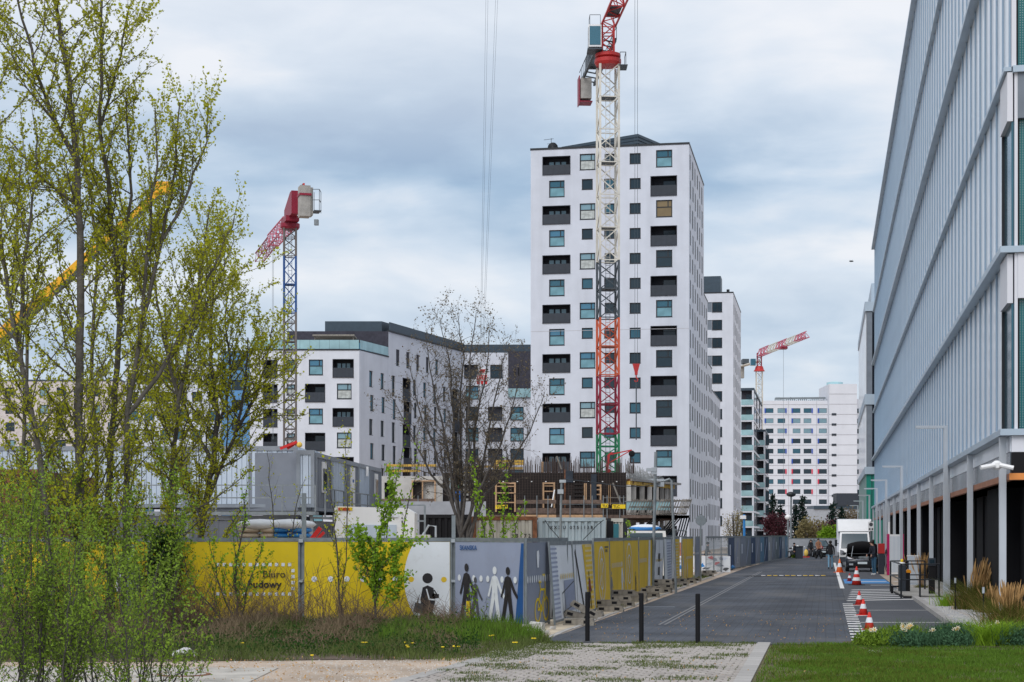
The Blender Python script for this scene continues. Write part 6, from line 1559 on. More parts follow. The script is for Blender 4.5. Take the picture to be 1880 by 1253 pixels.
front('yellow hoarding panel with a white disc and a black figure carrying a bag', 555, 830, 'yellow_print',
      [('white_print', [arc]+[pc(x, 1063.5, 5.2) for x in (577, 607, 637, 667, 697, 726)]), ('mustard_print', [pc(755, 1064, 5.2), pc(815, 1064.5, 5.2)]), ('black_print', fem+bodyf),
       ('white_print', [lq for lq in ([(782, 1082), (784, 1081), (789, 1099), (787, 1101)], [(787, 1099), (788, 1102), (802, 1103), (802, 1101)])]), ('charcoal_print', [[(762, 1106), (777, 1109), (775, 1128), (759, 1123)]]), ('black_print', [[(770, 1092), (771, 1092), (767, 1107), (765, 1107)], [(796, 1083), (798, 1083), (803, 1091), (801, 1092)]])])
# posts between front panels
for i, px in enumerate((0, 275.5, 553, 832.5)):
    nmx = ('far left', 'second', 'third', 'corner')[i]
    o = thing('fence_post', f'{nmx} galvanised post standing between the front hoarding panels', 'post', (FX(px), FY+.08, 0), 0, 'hoarding posts')
    MB().box(-.045, -.04, 0, .045, .04, 2.1 if i != 3 else 2.55).build('post', 'galv', o)
    if i: MB().rbox((0, -.13, 1.95), (.1, .1, .08)).rbox((0, -.13, 1.0), (.1, .1, .06)).build('clamp', 'galv_lt', o)
tp = thing('tall_pole', 'tall grey square pole rising behind the third hoarding post', 'pole', (FX(554), FY+.4, 0)); MB().box(-.05, 0, 0, .05, .1, zof(905, FY)).build('post', 'galv', tp)
# corner panels
P0 = V((FX(835), FY-.05, 0)); P1 = V((.30, 38.35, 0)); Lc = (P1-P0).length
def cpos(px): return Lc*.985*((px-836)/(968-836))**.97
walkers = []
fg = figure(cpos(914), .16, 1.22); fk = figure(cpos(939), .16, 1.22); fl = figure(cpos(860), .16, 1.27); fc = figure(cpos(877), .2, .92)
panel('lavender grey hoarding panel with blue lettering and walking pictograms', P0, P1, 'periwinkle_print',
      [('slate_print', [rc(Lc-.14, .1, Lc-.09, 1.9)]), ('blue_print', [[(Lc-.42, .1), (Lc-.09, .1), (Lc-.05, 1.9), (Lc-.16, 1.9)]]), ('white_print', fg+[circ(cpos(px), 1.085, .075) for px in (846, 874, 888, 901, 928)]), ('charcoal_print', fc), ('black_print', fk+fl), ('yellow_print', [rc(cpos(860), .1, cpos(868), .55)]), ('white_print', [circ(cpos(953), 1.085, .075)])],
      txt=[('SKANSKA', .30, 1.74, .15, 'blue_print', 1.25, .003)], group='corner hoarding panels')
P2 = V((.87, 40.5, 0)); Ld = (P2-P1).length
bike = band(Ld*.47, .38, .225, .29)+band(Ld*.82, .40, .225, .29)+[lineq(Ld*.47, .38, Ld*.58, .85, .05), lineq(Ld*.58, .85, Ld*.77, .84, .05), lineq(Ld*.82, .4, Ld*.76, 1.15, .05), lineq(Ld*.47, .4, Ld*.63, .42, .07), lineq(Ld*.62, .42, Ld*.77, .82, .05), lineq(Ld*.58, .85, Ld*.55, 1.02, .05), rc(Ld*.5, 1.0, Ld*.62, 1.06), rc(Ld*.66, 1.14, Ld*.78, 1.2), circ(Ld*.63, .42, .09)]
panel('slate grey hoarding panel with a yellow bicycle pictogram', P1, P2, 'slate_print',
      [('yellow_print', bike), ('white_print', dots(.12, Ld-.1, 11, 1.10, .085, .05)), ('white_print', [[(Ld*.42, 1.72), (Ld*.5, 1.74), (Ld*.52, 1.62), (Ld*.5, 1.35), (Ld*.44, 1.35), (Ld*.41, 1.62)]])], group='corner hoarding panels')
def figs(L_): pass
def stripes(x0, x1, z0, z1, n): return [rc(x0, z0+(z1-z0)*i/n, x1, z0+(z1-z0)*(i+.45)/n) for i in range(n)]
Ys = [40.0, 43.4, 47.0, 50.3, 53.8, 57.9, 62.2, 66.0, 70.3, 73.8, 77.3, 81.3, 86.0]
E_ = 3.35
pics = [
 ('white panel with grey stripes and a printed railing, first along the street', 'white_print', [('stripe_print', [[(0, .1), (1.1, .1), (.75, 1.9), (0, 1.9)]]), ('periwinkle_print', stripes(.05, .95, .15, 1.85, 16)), ('periwinkle_print', [rc(1.7, .25, 3.3, 1.0)]), ('charcoal_print', [lineq(1.3, .7, 3.3, .95, .03), lineq(1.3, .25, 3.3, .4, .03), lineq(1.3, .25, 1.3, .7, .03)]+[lineq(1.5+.2*i, .28, 1.5+.2*i, .75, .012) for i in range(9)]), ('mustard_print', dots(1.3, 3.2, 7, 1.1, .07, .05))], -.075),
 ('half white half yellow polka panel with a dark leaning figure, second along the street', 'white_print', [('mustard_print', [[(1.7, 1.9), (3.4, 1.9), (3.4, .1), (2.3, .1)]]), ('white_print', [circ(2.25+.17*i, 1.8-.13*j, .035, 6) for i in range(7) for j in range(13)]), ('black_print', [lineq(.35, 1.7, 1.5, .1, .16), lineq(.3, .1, .5, 1.9, .04)]), ('black_print', figure(2.6, .15, 1.0)), ('crane_crimson', [rc(2.5, .6, 2.8, .9)])], -.06),
 ('mustard panel with a tall white ring emblem, third along the street', 'mustard_print', [('white_print', band(1.5, 1.0, .72, .78)+band(1.5, 1.0, .4, .45)+[lineq(1.5, .3, 1.5, 1.7, .06), lineq(1.1, .7, 1.9, 1.3, .05)]), ('charcoal_print', [rc(2.2, 1.72, 3.0, 1.76)])], -.03),
 ('mustard panel with a white pictogram person, fourth along the street', 'mustard_print', [('white_print', figure(2.85, .14, 1.15)), ('slate_print', figure(.3, .14, .9)), ('white_print', [rc(.4+.22*i, 1.12, .46+.22*i, 1.26) for i in range(11)])], -.02),
 ('mustard panel with a double ring emblem, fifth along the street', 'mustard_print', [('white_print', band(1.4, 1.0, .78, .84)+band(1.4, 1.0, .42, .47)+[lineq(1.0, .6, 1.8, 1.4, .05), lineq(1.0, 1.4, 1.8, .6, .05)]), ('charcoal_print', figure(3.1, .15, .75))], -.02),
 ('mustard panel with a white end strip, sixth along the street', 'mustard_print', [('white_print', [rc(.1+.2*i, 1.15, .16+.2*i, 1.29) for i in range(12)]+[[(2.7, .1), (3.6, .1), (3.6, 1.9), (3.1, 1.9)]])], .0),
 ('white panel with dark leaning bar, seventh along the street', 'white_print', [('charcoal_print', [lineq(.3, .1, .9, 1.9, .15), rc(1.9, 1.1, 2.6, 1.4), rc(1.9, .6, 2.6, .9)]), ('mustard_print', dots(1.2, 3.2, 8, 1.15, .05)), ('charcoal_print', [lineq(2.0, 1.9, 2.9, .1, .05)])], .03),
 ('grey striped panel with a white left part, eighth along the street', 'stripe_print', [('white_print', [[(0, .1), (1.6, .1), (.9, 1.9), (0, 1.9)]]), ('periwinkle_print', stripes(1.5, 3.8, .15, 1.85, 16))], -.02),
 ('white and mustard dotted panel, ninth along the street', 'mustard_print', [('white_print', [rc(0, .1, 1.0, 1.9)]), ('white_print', [rc(1.2+.3*i, .3+.13*j, 1.32+.3*i, .36+.13*j) for i in range(6) for j in range(12)])], .0),
 ('mustard panel with pale figures, tenth along the street', 'mustard_print', [('stripe_print', figure(1.0, .15, 1.3)+figure(2.4, .15, .9))], .0),
 ('mustard panel with a short row of dashes, eleventh along the street', 'mustard_print', [('white_print', [rc(.3+.3*i, 1.0, .42+.3*i, 1.12) for i in range(10)]), ('white_print', figure(.8, .2, .8))], .0),
 ('slate grey panel, last printed one along the street', 'slate_print', [('white_print', [rc(.3+.4*i, 1.15, .45+.4*i, 1.25) for i in range(8)])], .0)]
for i, (lb, bg, prn, lean) in enumerate(pics):
    a_, b_ = uY(-6.12+(.12 if i % 2 else 0)*(i > 5), Ys[i]), uY(-6.1, Ys[i+1]-.08)
    txt = [('SKANSKA', 2.2, 1.6, .12, 'charcoal_print', 1, .002)] if i == 2 else ()
    panel(lb, a_, b_, bg, prn, lean, H=2.0-(.06 if i in (0, 1) else 0), txt=txt)
panel('white panel seen through the gap beside the yellow bicycle panel', (.62, 41.2, 0), (1.35, 42.6, 0), 'white_print', [('stripe_print', [rc(.1, .1, .5, 1.9)]), ('charcoal_print', [lineq(.7, .1, .9, 1.2, .05), lineq(1.1, .1, 1.0, 1.3, .05)]), ('yellow_print', [rc(.8, .1, 1.0, .5)])], .0)
# concrete feet
blk = MB(); blk.xz([(-.36, 0), (.36, 0), (.36, .07), (.33, .16), (-.33, .16), (-.36, .07)], -.12, .12)
blk_n = MB(); blk_n.box(-.3, -.125, .05, -.16, -.121, .12).box(.12, -.125, .05, .26, -.121, .12)
bm_, bn_ = blk.mesh('block', 'concrete_block'), blk_n.mesh('notch', 'black')
feet = [(40.2, 1, -.5, .0, 'lone flat concrete foot lying before the bicycle panel'), (41.4, 2, -.32, .5, 'tilted stacked concrete feet under the first white panel'), (44.2, 1, -.2, 0, 'concrete foot under the post after the first white panel'), (47.3, 2, -.35, 0, 'stacked pair of concrete feet under the polka panel end'), (50.6, 3, -.3, 0, 'stack of three concrete feet under the first ring emblem'), (54.1, 2, -.3, 0, 'stacked concrete feet under the pictogram panel end'), (58.0, 2, -.3, 0, 'stacked concrete feet after the double ring emblem'), (60.1, 2, -.1, 0, 'low concrete feet in the shade of the sixth panel'), (62.6, 3, -.3, 0, 'tall stack of concrete feet at the white end strip'), (65.2, 2, -.2, 0, 'concrete feet under the white panel with dark bar'), (70.5, 2, -.3, 0, 'concrete feet at the start of the dotted panel'), (74.5, 1, -.3, 0, 'single concrete foot near the mustard figures panel'), (77.9, 1, -.25, 0, 'single concrete foot beside the dashes panel'), (86.2, 2, -.3, 0, 'concrete feet at the end of the printed panels')]
for i, (Y, n, off, tl, lb) in enumerate(feet):
    o = thing('concrete_block_stack', lb, 'concrete block', uY(-6.1-off, Y), -ANG+.15*math.sin(i*2.1), 'concrete fence feet')
    for k in range(n):
        q = link('block', bm_, o); q.location = ((.12 if k % 2 else 0)*math.sin(i+k), .05*k, .163*k+(.08 if tl else 0)); q.rotation_euler = (0, tl*.5*(k+1), .1*k); link('notch', bn_, q)
# rubble by the corner
for i, (px, py, s) in enumerate(((985, 1160, .3), (975, 1166, .2), (1000, 1165, .16), (968, 1160, .22), (1015, 1156, .12), (992, 1172, .12))):
    rg = random.Random(i); b = MB().rbox((0, 0, s*.3), (s, s*.8, s*.6), i, 0, .2); b.v = [(x+rg.uniform(-.2, .2)*s, y+rg.uniform(-.2, .2)*s, max(-.02, z+rg.uniform(-.15, .15)*s)) for x, y, z in b.v]
    tag(b.build('broken_stone', 'concrete_lt', loc=gp(px, py)), ['largest broken concrete lump by the hoarding corner', 'broken concrete lump just left of the largest one', 'broken lump touching the lone concrete foot', 'leftmost broken lump half in the tall grass', 'small lump right of the others on the sand', 'small lump lowest of the heap by the road paving'][i], 'stone', 'broken concrete lumps')

mk('banner_blue', (.10, .22, .36), .6, var=.2)
# wire fence and bannered fence farther down
A, B_ = gp(1296, 1057), gp(1446, 1025.2); n = 17; dv = (B_-A)/n
wires = ['open wire mesh fence panel directly after the printed panels', 'second open wire mesh fence panel in front of the brick pile', 'third open wire mesh fence panel with a red tag at its foot']
for i in range(n):
    p, q = A+dv*i, A+dv*(i+.985)
    if i < 3: panel(wires[i], p, q, None, mesh=True, H=2.0, group='wire fence panels')
    else:
        nm_ = ['third', 'fourth', 'fifth', 'sixth', 'seventh', 'eighth', 'ninth', 'tenth', 'eleventh', 'twelfth', 'thirteenth', 'fourteenth', 'fifteenth', 'sixteenth', 'seventeenth'][i-2]
        c = ['navy_print', 'slate_print', 'banner_blue', 'navy_print', 'grey_wall', 'slate_print', 'mid_panel'][i % 7]
        panel(f'blue grey bannered mesh panel, {nm_} from the near end of the wire fence', p, q, c, [('stripe_print', [rc(.8, .9, 1.6, 1.5)])] if i % 2 else [('periwinkle_print', [lineq(.3, .2, 2.4, 1.8, .5)])], mesh=False, H=2.0, group='bannered fence panels', txt=[('BUC', 1.3, .35, .55, 'stripe_print', 1.0, .01)] if i == 4 else ())
for i in range(4):
    o = thing('wire_gate_frame', 'small steel frame standing above the end of the printed panels', 'frame', uY(-6.4, 75)) if i == 0 else o
    if i == 0: MB().beam((-.0,0,0),(0,0,2.35),.06).beam((1.1,6,0),(1.1,6,2.3),.06).beam((0,0,2.3),(1.1,6,2.25),.04).beam((0,0,2.0),(1.1,6,2.0),.04).build('frame', 'galv', o)
tr = thing('tarp_roll', 'long rolled blue and white tarpaulin lying at the foot of the bannered fence', 'tarpaulin', (0, 0, 0)); rg = random.Random(8)
C0, C1 = gp(1330, 1047), gp(1418, 1027)
for i in range(26):
    p = C0.lerp(C1, i/26)+V((rg.uniform(-.1, .1), rg.uniform(-.2, .2), 0)); MB().sph((p.x, p.y, .16), (rg.uniform(.3, .5), rg.uniform(.9, 1.4), rg.uniform(.16, .3)), 8).build('fold', ['tarp_white', 'tarp_blue', 'tarp_white', 'stripe_print', 'navy_print'][i % 5], tr, True)
# brick pile and painted sheets behind the wire
bpile = thing('brick_stack', 'stack of orange bricks behind the wire mesh fence', 'bricks', uY(-8.3, 101), -ANG)
bm1 = MB().box(0, 0, 0, .48, .3, .2).mesh('brick', 'brick_pile')
for r in range(7):
    for c in range(9): link('brick', bm1, bpile, (-4.2+c*.5+(.3 if r % 2 else 0), .02*math.sin(r*c), .2+r*.205))
MB().box(-4.3, -.1, 0, .4, 1, .19).build('pallet', 'wood_old', bpile)
gs = thing('painted_sheet', 'graffiti painted white, blue and red sheet leaning behind the wire mesh fence', 'sheet', uY(-7.6, 97), -ANG)
MB().box(-1.6, 0, 0, 2.4, .05, .9).build('board', 'tarp_white', gs); rg = random.Random(2)
for i in range(34):
    x, z = rg.uniform(-1.5, 2.3), rg.uniform(.1, .8); MB().xz([(x+rg.uniform(.05,.3)*math.cos(a_), z+rg.uniform(.03,.14)*math.sin(a_)) for a_ in (5.5, 4.6, 3.5, 2.4, 1.4, .4)][::-1], -.01-.0005*i, -.003).build('paint_patch', rg.choice(['tarp_blue', 'crane_red', 'charcoal_print', 'slate_print', 'sand_bag', 'stripe_print']), gs)
bh = thing('blue_heap', 'low heap of blue plastic sheet behind the wire mesh', 'sheet', uY(-6.6, 103)); MB().sph((0, 0, .15), (1.4, 1.2, .3), 9).build('sheet', 'tarp_blue', bh, True)
# end wall
for i, (px0, px1, lb) in enumerate(((1400, 1494, 'left half of the grey end wall with white dots'), (1494.5, 1540, 'right half of the grey end wall behind the dark car'))):
    Y = 163; k = Y/F; panel(lb, ((px0-CX)*k, Y, 0), ((px1-CX)*k, Y, 0), 'grey_wall', [('white_print', dots(.4, (px1-px0)*k-.4, 9, .95, .06))], H=1.75, group='grey end wall panels')
yb = thing('yellow_bag', 'small yellow toy cart at the end of the street', 'cart', gp(1480, 1024)); MB().sph((0, 0, .4), (.2, .2, .34), 8).build('body', 'paint_yellow', yb, True); MB().beam((-.3,0,.05),(.3,0,.05),.12).build('base', 'crane_red', yb)
bx = thing('waste_bin', 'dark waste bin beside the black and white motorcycle', 'bin', gp(1467, 1026)); MB().box(-.3,-.25,0,.3,.25,1.0).build('bin', 'dark_panel', bx); MB().box(-.33,-.28,1.0,.33,.28,1.08).build('lid', 'black', bx)

# ---------------------------------------------------------------- vegetation tools
NR = np.random.default_rng(12)
def leaf_mesh(name, pts, size, m, nr=None, asp=.62, sv=.35, up=0.0):
    nr = nr or NR; P_ = np.asarray(pts, float); n = len(P_)
    a = nr.normal(size=(n, 3)); a[:, 2] += up; a /= np.linalg.norm(a, axis=1)[:, None]
    t = nr.normal(size=(n, 3)); b = np.cross(a, t); b /= np.linalg.norm(b, axis=1)[:, None]
    s = (size*(1+sv*nr.uniform(-1, 1, n)))[:, None]
    v = np.stack([P_, P_+a*s*.5+b*s*asp*.5, P_+a*s, P_+a*s*.5-b*s*asp*.5], 1).reshape(-1, 3)
    me = bpy.data.meshes.new(name); me.vertices.add(4*n); me.vertices.foreach_set('co', v.ravel().astype(np.float32))
    me.loops.add(4*n); me.loops.foreach_set('vertex_index', np.arange(4*n, dtype=np.int32))
    me.polygons.add(n); me.polygons.foreach_set('loop_start', np.arange(0, 4*n, 4, dtype=np.int32)); me.polygons.foreach_set('loop_total', np.full(n, 4, np.int32))
    me.update(calc_edges=True); me.materials.append(M[m]); return me
def blade_mesh(name, base, h, w_, m, bend=.35, nr=None):
    """grass blades: two stacked faces each, bent over"""
    nr = nr or NR; P_ = np.asarray(base, float); n = len(P_); h = np.broadcast_to(np.asarray(h, float), (n,)) * (1+.4*nr.uniform(-1, 1, n))
    az = nr.uniform(0, 2*np.pi, n); d = np.stack([np.cos(az), np.sin(az), np.zeros(n)], 1); sd = np.stack([-np.sin(az), np.cos(az), np.zeros(n)], 1)*(w_/2)
    az2 = nr.uniform(0, 2*np.pi, n); sd = np.stack([np.cos(az2), np.sin(az2), np.zeros(n)], 1)*(w_/2)
    bd = (bend*nr.uniform(.2, 1.3, n)*h)[:, None]; up = np.array([0, 0, 1.])
    m1 = P_+up*(h*.55)[:, None]+d*bd*.35; tp_ = P_+up*(h*.95)[:, None]+d*bd
    v = np.stack([P_-sd, P_+sd, m1+sd*.75, m1-sd*.75, tp_], 1).reshape(-1, 3); i = np.arange(n)*5
    q = np.stack([i, i+1, i+2, i+3], 1).ravel(); t = np.stack([i+3, i+2, i+4], 1).ravel()
    me = bpy.data.meshes.new(name); me.vertices.add(5*n); me.vertices.foreach_set('co', v.ravel().astype(np.float32))
    me.loops.add(7*n); me.loops.foreach_set('vertex_index', np.concatenate([q, t]).astype(np.int32)); me.polygons.add(2*n)
    me.polygons.foreach_set('loop_start', np.concatenate([np.arange(n)*4, 4*n+np.arange(n)*3]).astype(np.int32)); me.polygons.foreach_set('loop_total', np.concatenate([np.full(n, 4), np.full(n, 3)]).astype(np.int32))
    me.update(calc_edges=True); me.materials.append(M[m]); return me
def rnd_dir(rg, d, ang, ascend=0.0):
    """a direction leaving d at angle ang with random azimuth"""
    d = d.normalized(); t = V((rg.gauss(0, 1), rg.gauss(0, 1), rg.gauss(0, 1))); s = (t-d*t.dot(d)).normalized()
    return (d*math.cos(ang)+s*math.sin(ang)+V((0, 0, ascend))).normalized()
def shoot(mb, leaves, p, d, Ln, r, rg, n, sides, up, wob, leaf_step=0, r_end=.3, jit=.02):
    pts = [p.copy()]; st = Ln/n
    for i in range(n):
        d = (d+V((rg.gauss(0, wob), rg.gauss(0, wob), rg.gauss(0, wob)+up))).normalized(); p = p+d*st; pts.append(p.copy())
    mb.path(pts, [r*(1-(1-r_end)*i/n) for i in range(n+1)], sides, caps=False)
    if leaf_step:
        k = int(Ln/leaf_step)
        for j in range(k):
            t = (j+.5)/k*n; i = int(t); q = pts[i].lerp(pts[i+1], t-i); leaves.append((q.x+rg.gauss(0, jit), q.y+rg.gauss(0, jit), q.z+rg.gauss(0, jit)))
    return pts
def tree(label, stems, prm, leafm, barkm, seed, name='leafy_tree', cat='tree', leafsize=.066, group=None):
    rg = random.Random(seed); base = V(stems[0][0][0]); base.z = 0
    o = thing(name, label, cat, base, 0, group); tm_ = MB(); bm = MB(); lv = []
    for pts, r0, r1 in stems:
        # smooth the main stem
        q = [V(p)-base for p in pts]; fine_ = []
        for i in range(len(q)-1):
            for k in range(4): fine_.append(q[i].lerp(q[i+1], k/4)+V((rg.gauss(0, .02), rg.gauss(0, .02), 0))*(1 if i or k else 0))
        fine_.append(q[-1]); m = len(fine_); tm_.path(fine_, [r0+(r1-r0)*i/(m-1) for i in range(m)], 9, caps=False)
        Ls = sum((fine_[i+1]-fine_[i]).length for i in range(m-1)); acc = 0; nxt = Ls*prm.get('clear', .15)
        for i in range(m-1):
            seg = (fine_[i+1]-fine_[i]); sl = seg.length
            while nxt < acc+sl:
                t = (nxt-acc)/sl; p = fine_[i].lerp(fine_[i+1], t); f = nxt/Ls; r_here = r0+(r1-r0)*f
                for _ in range(prm.get('whorl', 1)):
                    bl_ = prm['blen']*(1-f*prm.get('taper', .7))*rg.uniform(.55, 1.15)
                    d = rnd_dir(rg, seg, rg.uniform(*prm['bang']))
                    if 'bias' in prm: d = (d+V(prm['bias'])).normalized()
                    br = min(r_here*.5, .009+bl_*.007)
                    bp = shoot(bm, lv, p, d, bl_, br, rg, 7, 5, prm.get('up', .06), prm.get('wob', .09), prm['lstep']*2 if leafm else 0)
                    nt = int(bl_/prm['tstep'])
                    for j in range(nt):
                        t2 = rg.uniform(.12, 1)*7; ii = min(6, int(t2)); pp = bp[ii].lerp(bp[ii+1], t2-ii); d2 = rnd_dir(rg, bp[ii+1]-bp[ii], rg.uniform(.5, 1.1))
                        tl = prm['tlen']*rg.uniform(.4, 1.3)*(1-.35*t2/7)
                        tp2 = shoot(bm, lv, pp, d2, tl, br*.42, rg, 4, 3, prm.get('up', .06)*1.5, prm.get('twob', .12), prm['lstep'])
                        for _ in range(prm.get('sub', 0)):
                            ii = rg.randint(1, 3); shoot(bm, lv, tp2[ii], rnd_dir(rg, tp2[ii+1]-tp2[ii], rg.uniform(.4, 1.0)), tl*.55, br*.25, rg, 2, 3, prm.get('up', .06), .12, prm['lstep'])
                nxt += prm['bstep']*rg.uniform(.6, 1.4)
            acc += sl
    tm_.build('trunk', barkm, o, True); bm.build('branches', barkm if prm.get('samebark', 1) else 'twig_brown', o, kind='stuff')
    if lv: o2 = link('crown', leaf_mesh('crown', lv, leafsize, leafm, np.random.default_rng(seed), prm.get('asp', .75)), o); o2['kind'] = 'stuff'
    return o, len(lv)
def stem(Y, pts, r0, r1, dy=0): 
    n = len(pts); return ([at(px, py, Y+dy*i/n) for i, (px, py) in enumerate(pts)], r0, r1)
total = 0
pp = dict(blen=2.5, bang=(.5, 1.05), up=.085, bstep=.21, tstep=.125, tlen=.60, lstep=.040, clear=.08, taper=.50, wob=.10)
def T(*a_, **k): 
    global total; o, n_ = tree(*a_, **k); total += n_; return o
T('tall spring leafed tree with a thick straight grey trunk, left of centre of the group', [stem(37, [(150, 1168), (146, 900), (145, 700), (147, 450), (141, 300), (125, 150), (100, 0), (88, -90)], .11, .03), stem(37, [(141, 300), (95, 210), (55, 90), (28, -20)], .05, .02, -1.2), stem(37, [(146, 380), (70, 320), (10, 250)], .04, .015, 1)], pp, 'leaf_spring', 'bark_grey', 1)
T('tall spring leafed tree with a wavy trunk, just right of the thickest one', [stem(38.3, [(204, 1160), (200, 930), (208, 760), (222, 590), (208, 400), (184, 240), (188, 80), (192, -90)], .085, .025), stem(38.3, [(222, 590), (232, 450), (240, 330), (232, 180)], .05, .02, 1), stem(38.3, [(186, 230), (215, 130), (235, 20)], .035, .015, -1)], dict(pp, blen=1.9), 'leaf_spring', 'bark_grey', 2)
T('spring leafed tree of the group reaching farthest right with upright shoots', [stem(37.6, [(228, 1150), (229, 930), (236, 760), (262, 590), (300, 440), (322, 300), (330, 190)], .075, .015), stem(37.6, [(236, 760), (290, 690), (350, 580), (400, 470), (430, 400)], .055, .015, 1.2), stem(37.6, [(262, 590), (272, 430), (290, 300), (285, 200)], .04, .012, -1), stem(37.6, [(300, 440), (350, 340), (380, 260), (382, 190)], .035, .01, .5)], dict(pp, blen=1.5, up=.2, bang=(.35, .8), clear=.12), 'leaf_spring', 'bark_grey', 3)
T('leaning spring leafed tree at the left edge of the picture', [stem(36.2, [(98, 1170), (88, 950), (62, 780), (35, 640), (8, 500), (-15, 330), (-25, 120), (-30, -60)], .075, .02), stem(36.2, [(35, 640), (45, 500), (60, 360), (70, 250)], .045, .015, 1)], pp, 'leaf_spring', 'bark_grey', 4)
T('slender spring leafed tree between the trunks, farthest back of the group', [stem(41.9, [(172, 1100), (176, 850), (168, 640), (180, 470), (160, 330), (150, 210)], .06, .02), stem(41.9, [(60, 1100), (40, 850), (52, 640), (30, 420), (40, 300)], .06, .02)], dict(pp, blen=2.2, bstep=.26), 'leaf_spring', 'bark_grey', 5)
T('dark trunked many limbed tree behind the yellow hoarding, right of the leafy group', [stem(47, [(362, 1140), (372, 960), (392, 850), (398, 760), (385, 640), (392, 520), (400, 450)], .10, .02), stem(47, [(392, 850), (345, 770), (318, 680), (300, 600)], .055, .015, 1), stem(47, [(380, 920), (430, 800), (452, 700), (455, 620)], .06, .015, -1), stem(47, [(396, 800), (425, 700), (415, 600), (422, 520)], .045, .012), stem(47, [(430, 800), (470, 730), (490, 660), (500, 600)], .05, .012, 1), stem(47, [(372, 960), (330, 850), (290, 760), (270, 660)], .05, .015, .5)], dict(pp, blen=2.5, bstep=.19, lstep=.038, tstep=.12, clear=.1, samebark=1), 'leaf_spring', 'bark_brown', 6)
T('spring leafed tree behind the yellow hoarding filling the gap before the dark limbed one', [stem(44, [(300, 1120), (312, 900), (330, 740), (352, 600), (372, 480), (385, 380)], .08, .015), stem(44, [(330, 740), (300, 620), (280, 500), (262, 400)], .05, .012), stem(44, [(352, 600), (400, 520), (430, 440)], .035, .01, 1)], dict(pp, blen=2.6, bstep=.17, lstep=.034, taper=.6), 'leaf_spring', 'bark_grey', 7)
# bare tree
rg = random.Random(30); bstems = []
for tx, ty, mx_, my_ in ((752, 670, 800, 830), (780, 610, 815, 790), (808, 590, 832, 760), (840, 575, 846, 740), (874, 575, 862, 740), (900, 600, 874, 770), (930, 630, 895, 800), (960, 660, 915, 830), (720, 730, 790, 870), (1000, 720, 930, 870)):
    bx_ = rg.uniform(838, 862); dY = rg.uniform(-1.5, 1.5); mid = ((bx_+mx_)/2, 905)
    bstems.append(stem(62, [(bx_, 1000), mid, (mx_, my_), ((mx_+tx)/2+rg.uniform(-8, 8), (my_+ty)/2), (tx, ty)], .062, .010, dY))
T('large bare budding tree with many upright limbs in front of the white apartments', bstems, dict(blen=1.5, bang=(.4, .9), up=.05, bstep=.25, tstep=.2, tlen=.75, lstep=.13, clear=.22, taper=.35, sub=3, wob=.14, twob=.2), 'leaf_bud', 'bark_brown', 31, name='bare_tree', leafsize=.06)
# saplings and shoots by the hoarding
sp_ = dict(blen=.9, bang=(.35, .8), up=.12, bstep=.13, tstep=.16, tlen=.28, lstep=.03, clear=.12, taper=.55)
T('fresh green sapling in front of the yellow hoarding, right one', [stem(39.6, [(690, 1145), (682, 1060), (694, 985), (712, 930), (722, 880)], .03, .008), stem(39.6, [(684, 1100), (700, 1040), (730, 1010), (752, 1000)], .015, .004), stem(39.6, [(684, 1080), (665, 1030), (655, 985)], .015, .004), stem(39.6, [(690, 1130), (720, 1090), (735, 1050)], .012, .004)], dict(sp_, blen=.95, bstep=.09, tstep=.10, lstep=.025), 'leaf_fresh', 'bark_brown', 40, name='sapling', leafsize=.075)
T('thin brown stemmed sapling left of the bright green one before the hoarding', [stem(39.9, [(628, 1145), (622, 1060), (616, 985), (610, 930), (600, 850)], .025, .006), stem(39.9, [(628, 1100), (640, 960), (636, 850), (632, 790)], .014, .004)], dict(sp_, blen=.7, bstep=.13, lstep=.05), 'leaf_spring', 'bark_brown', 41, name='sapling', leafsize=.055)
T('slender leafy shoots rising above the middle of the yellow hoarding', [stem(43, [(700, 1100), (712, 960), (735, 850), (750, 760)], .02, .004), stem(43, [(720, 1100), (745, 950), (762, 870), (768, 800)], .018, .004)], dict(sp_, blen=.3, bstep=.1, lstep=.04, tstep=.3), 'leaf_fresh', 'bark_brown', 42, name='sapling', leafsize=.085)
T('group of leafy green shoots rising behind the lavender panel', [stem(43.5, [(895, 1100), (888, 975), (872, 880), (866, 835)], .02, .004), stem(43.5, [(920, 1100), (925, 960), (929, 890), (925, 850)], .018, .004), stem(43.5, [(935, 1100), (948, 965), (960, 930)], .018, .004), stem(43.5, [(910, 1100), (906, 980), (890, 930)], .018, .004)], dict(sp_, blen=.42, bstep=.07, lstep=.028, tstep=.2), 'leaf_fresh', 'bark_brown', 43, name='sapling', leafsize=.075)
T('small leafy plant before the black figure on the lavender panel', [stem(39.0, [(868, 1155), (862, 1120), (860, 1085)], .012, .004), stem(39.0, [(866, 1155), (872, 1110), (868, 1075)], .01, .004)], dict(sp_, blen=.25, bstep=.05, lstep=.025, tstep=.15, tlen=.15), 'leaf_fresh', 'bark_brown', 44, name='sapling', leafsize=.06)
T('smallest leafy plant right of the first one on the lavender panel', [stem(38.8, [(893, 1155), (890, 1125), (893, 1100)], .01, .003)], dict(sp_, blen=.2, bstep=.06, lstep=.03, tstep=.15, tlen=.15), 'leaf_green', 'bark_brown', 45, name='sapling', leafsize=.05)
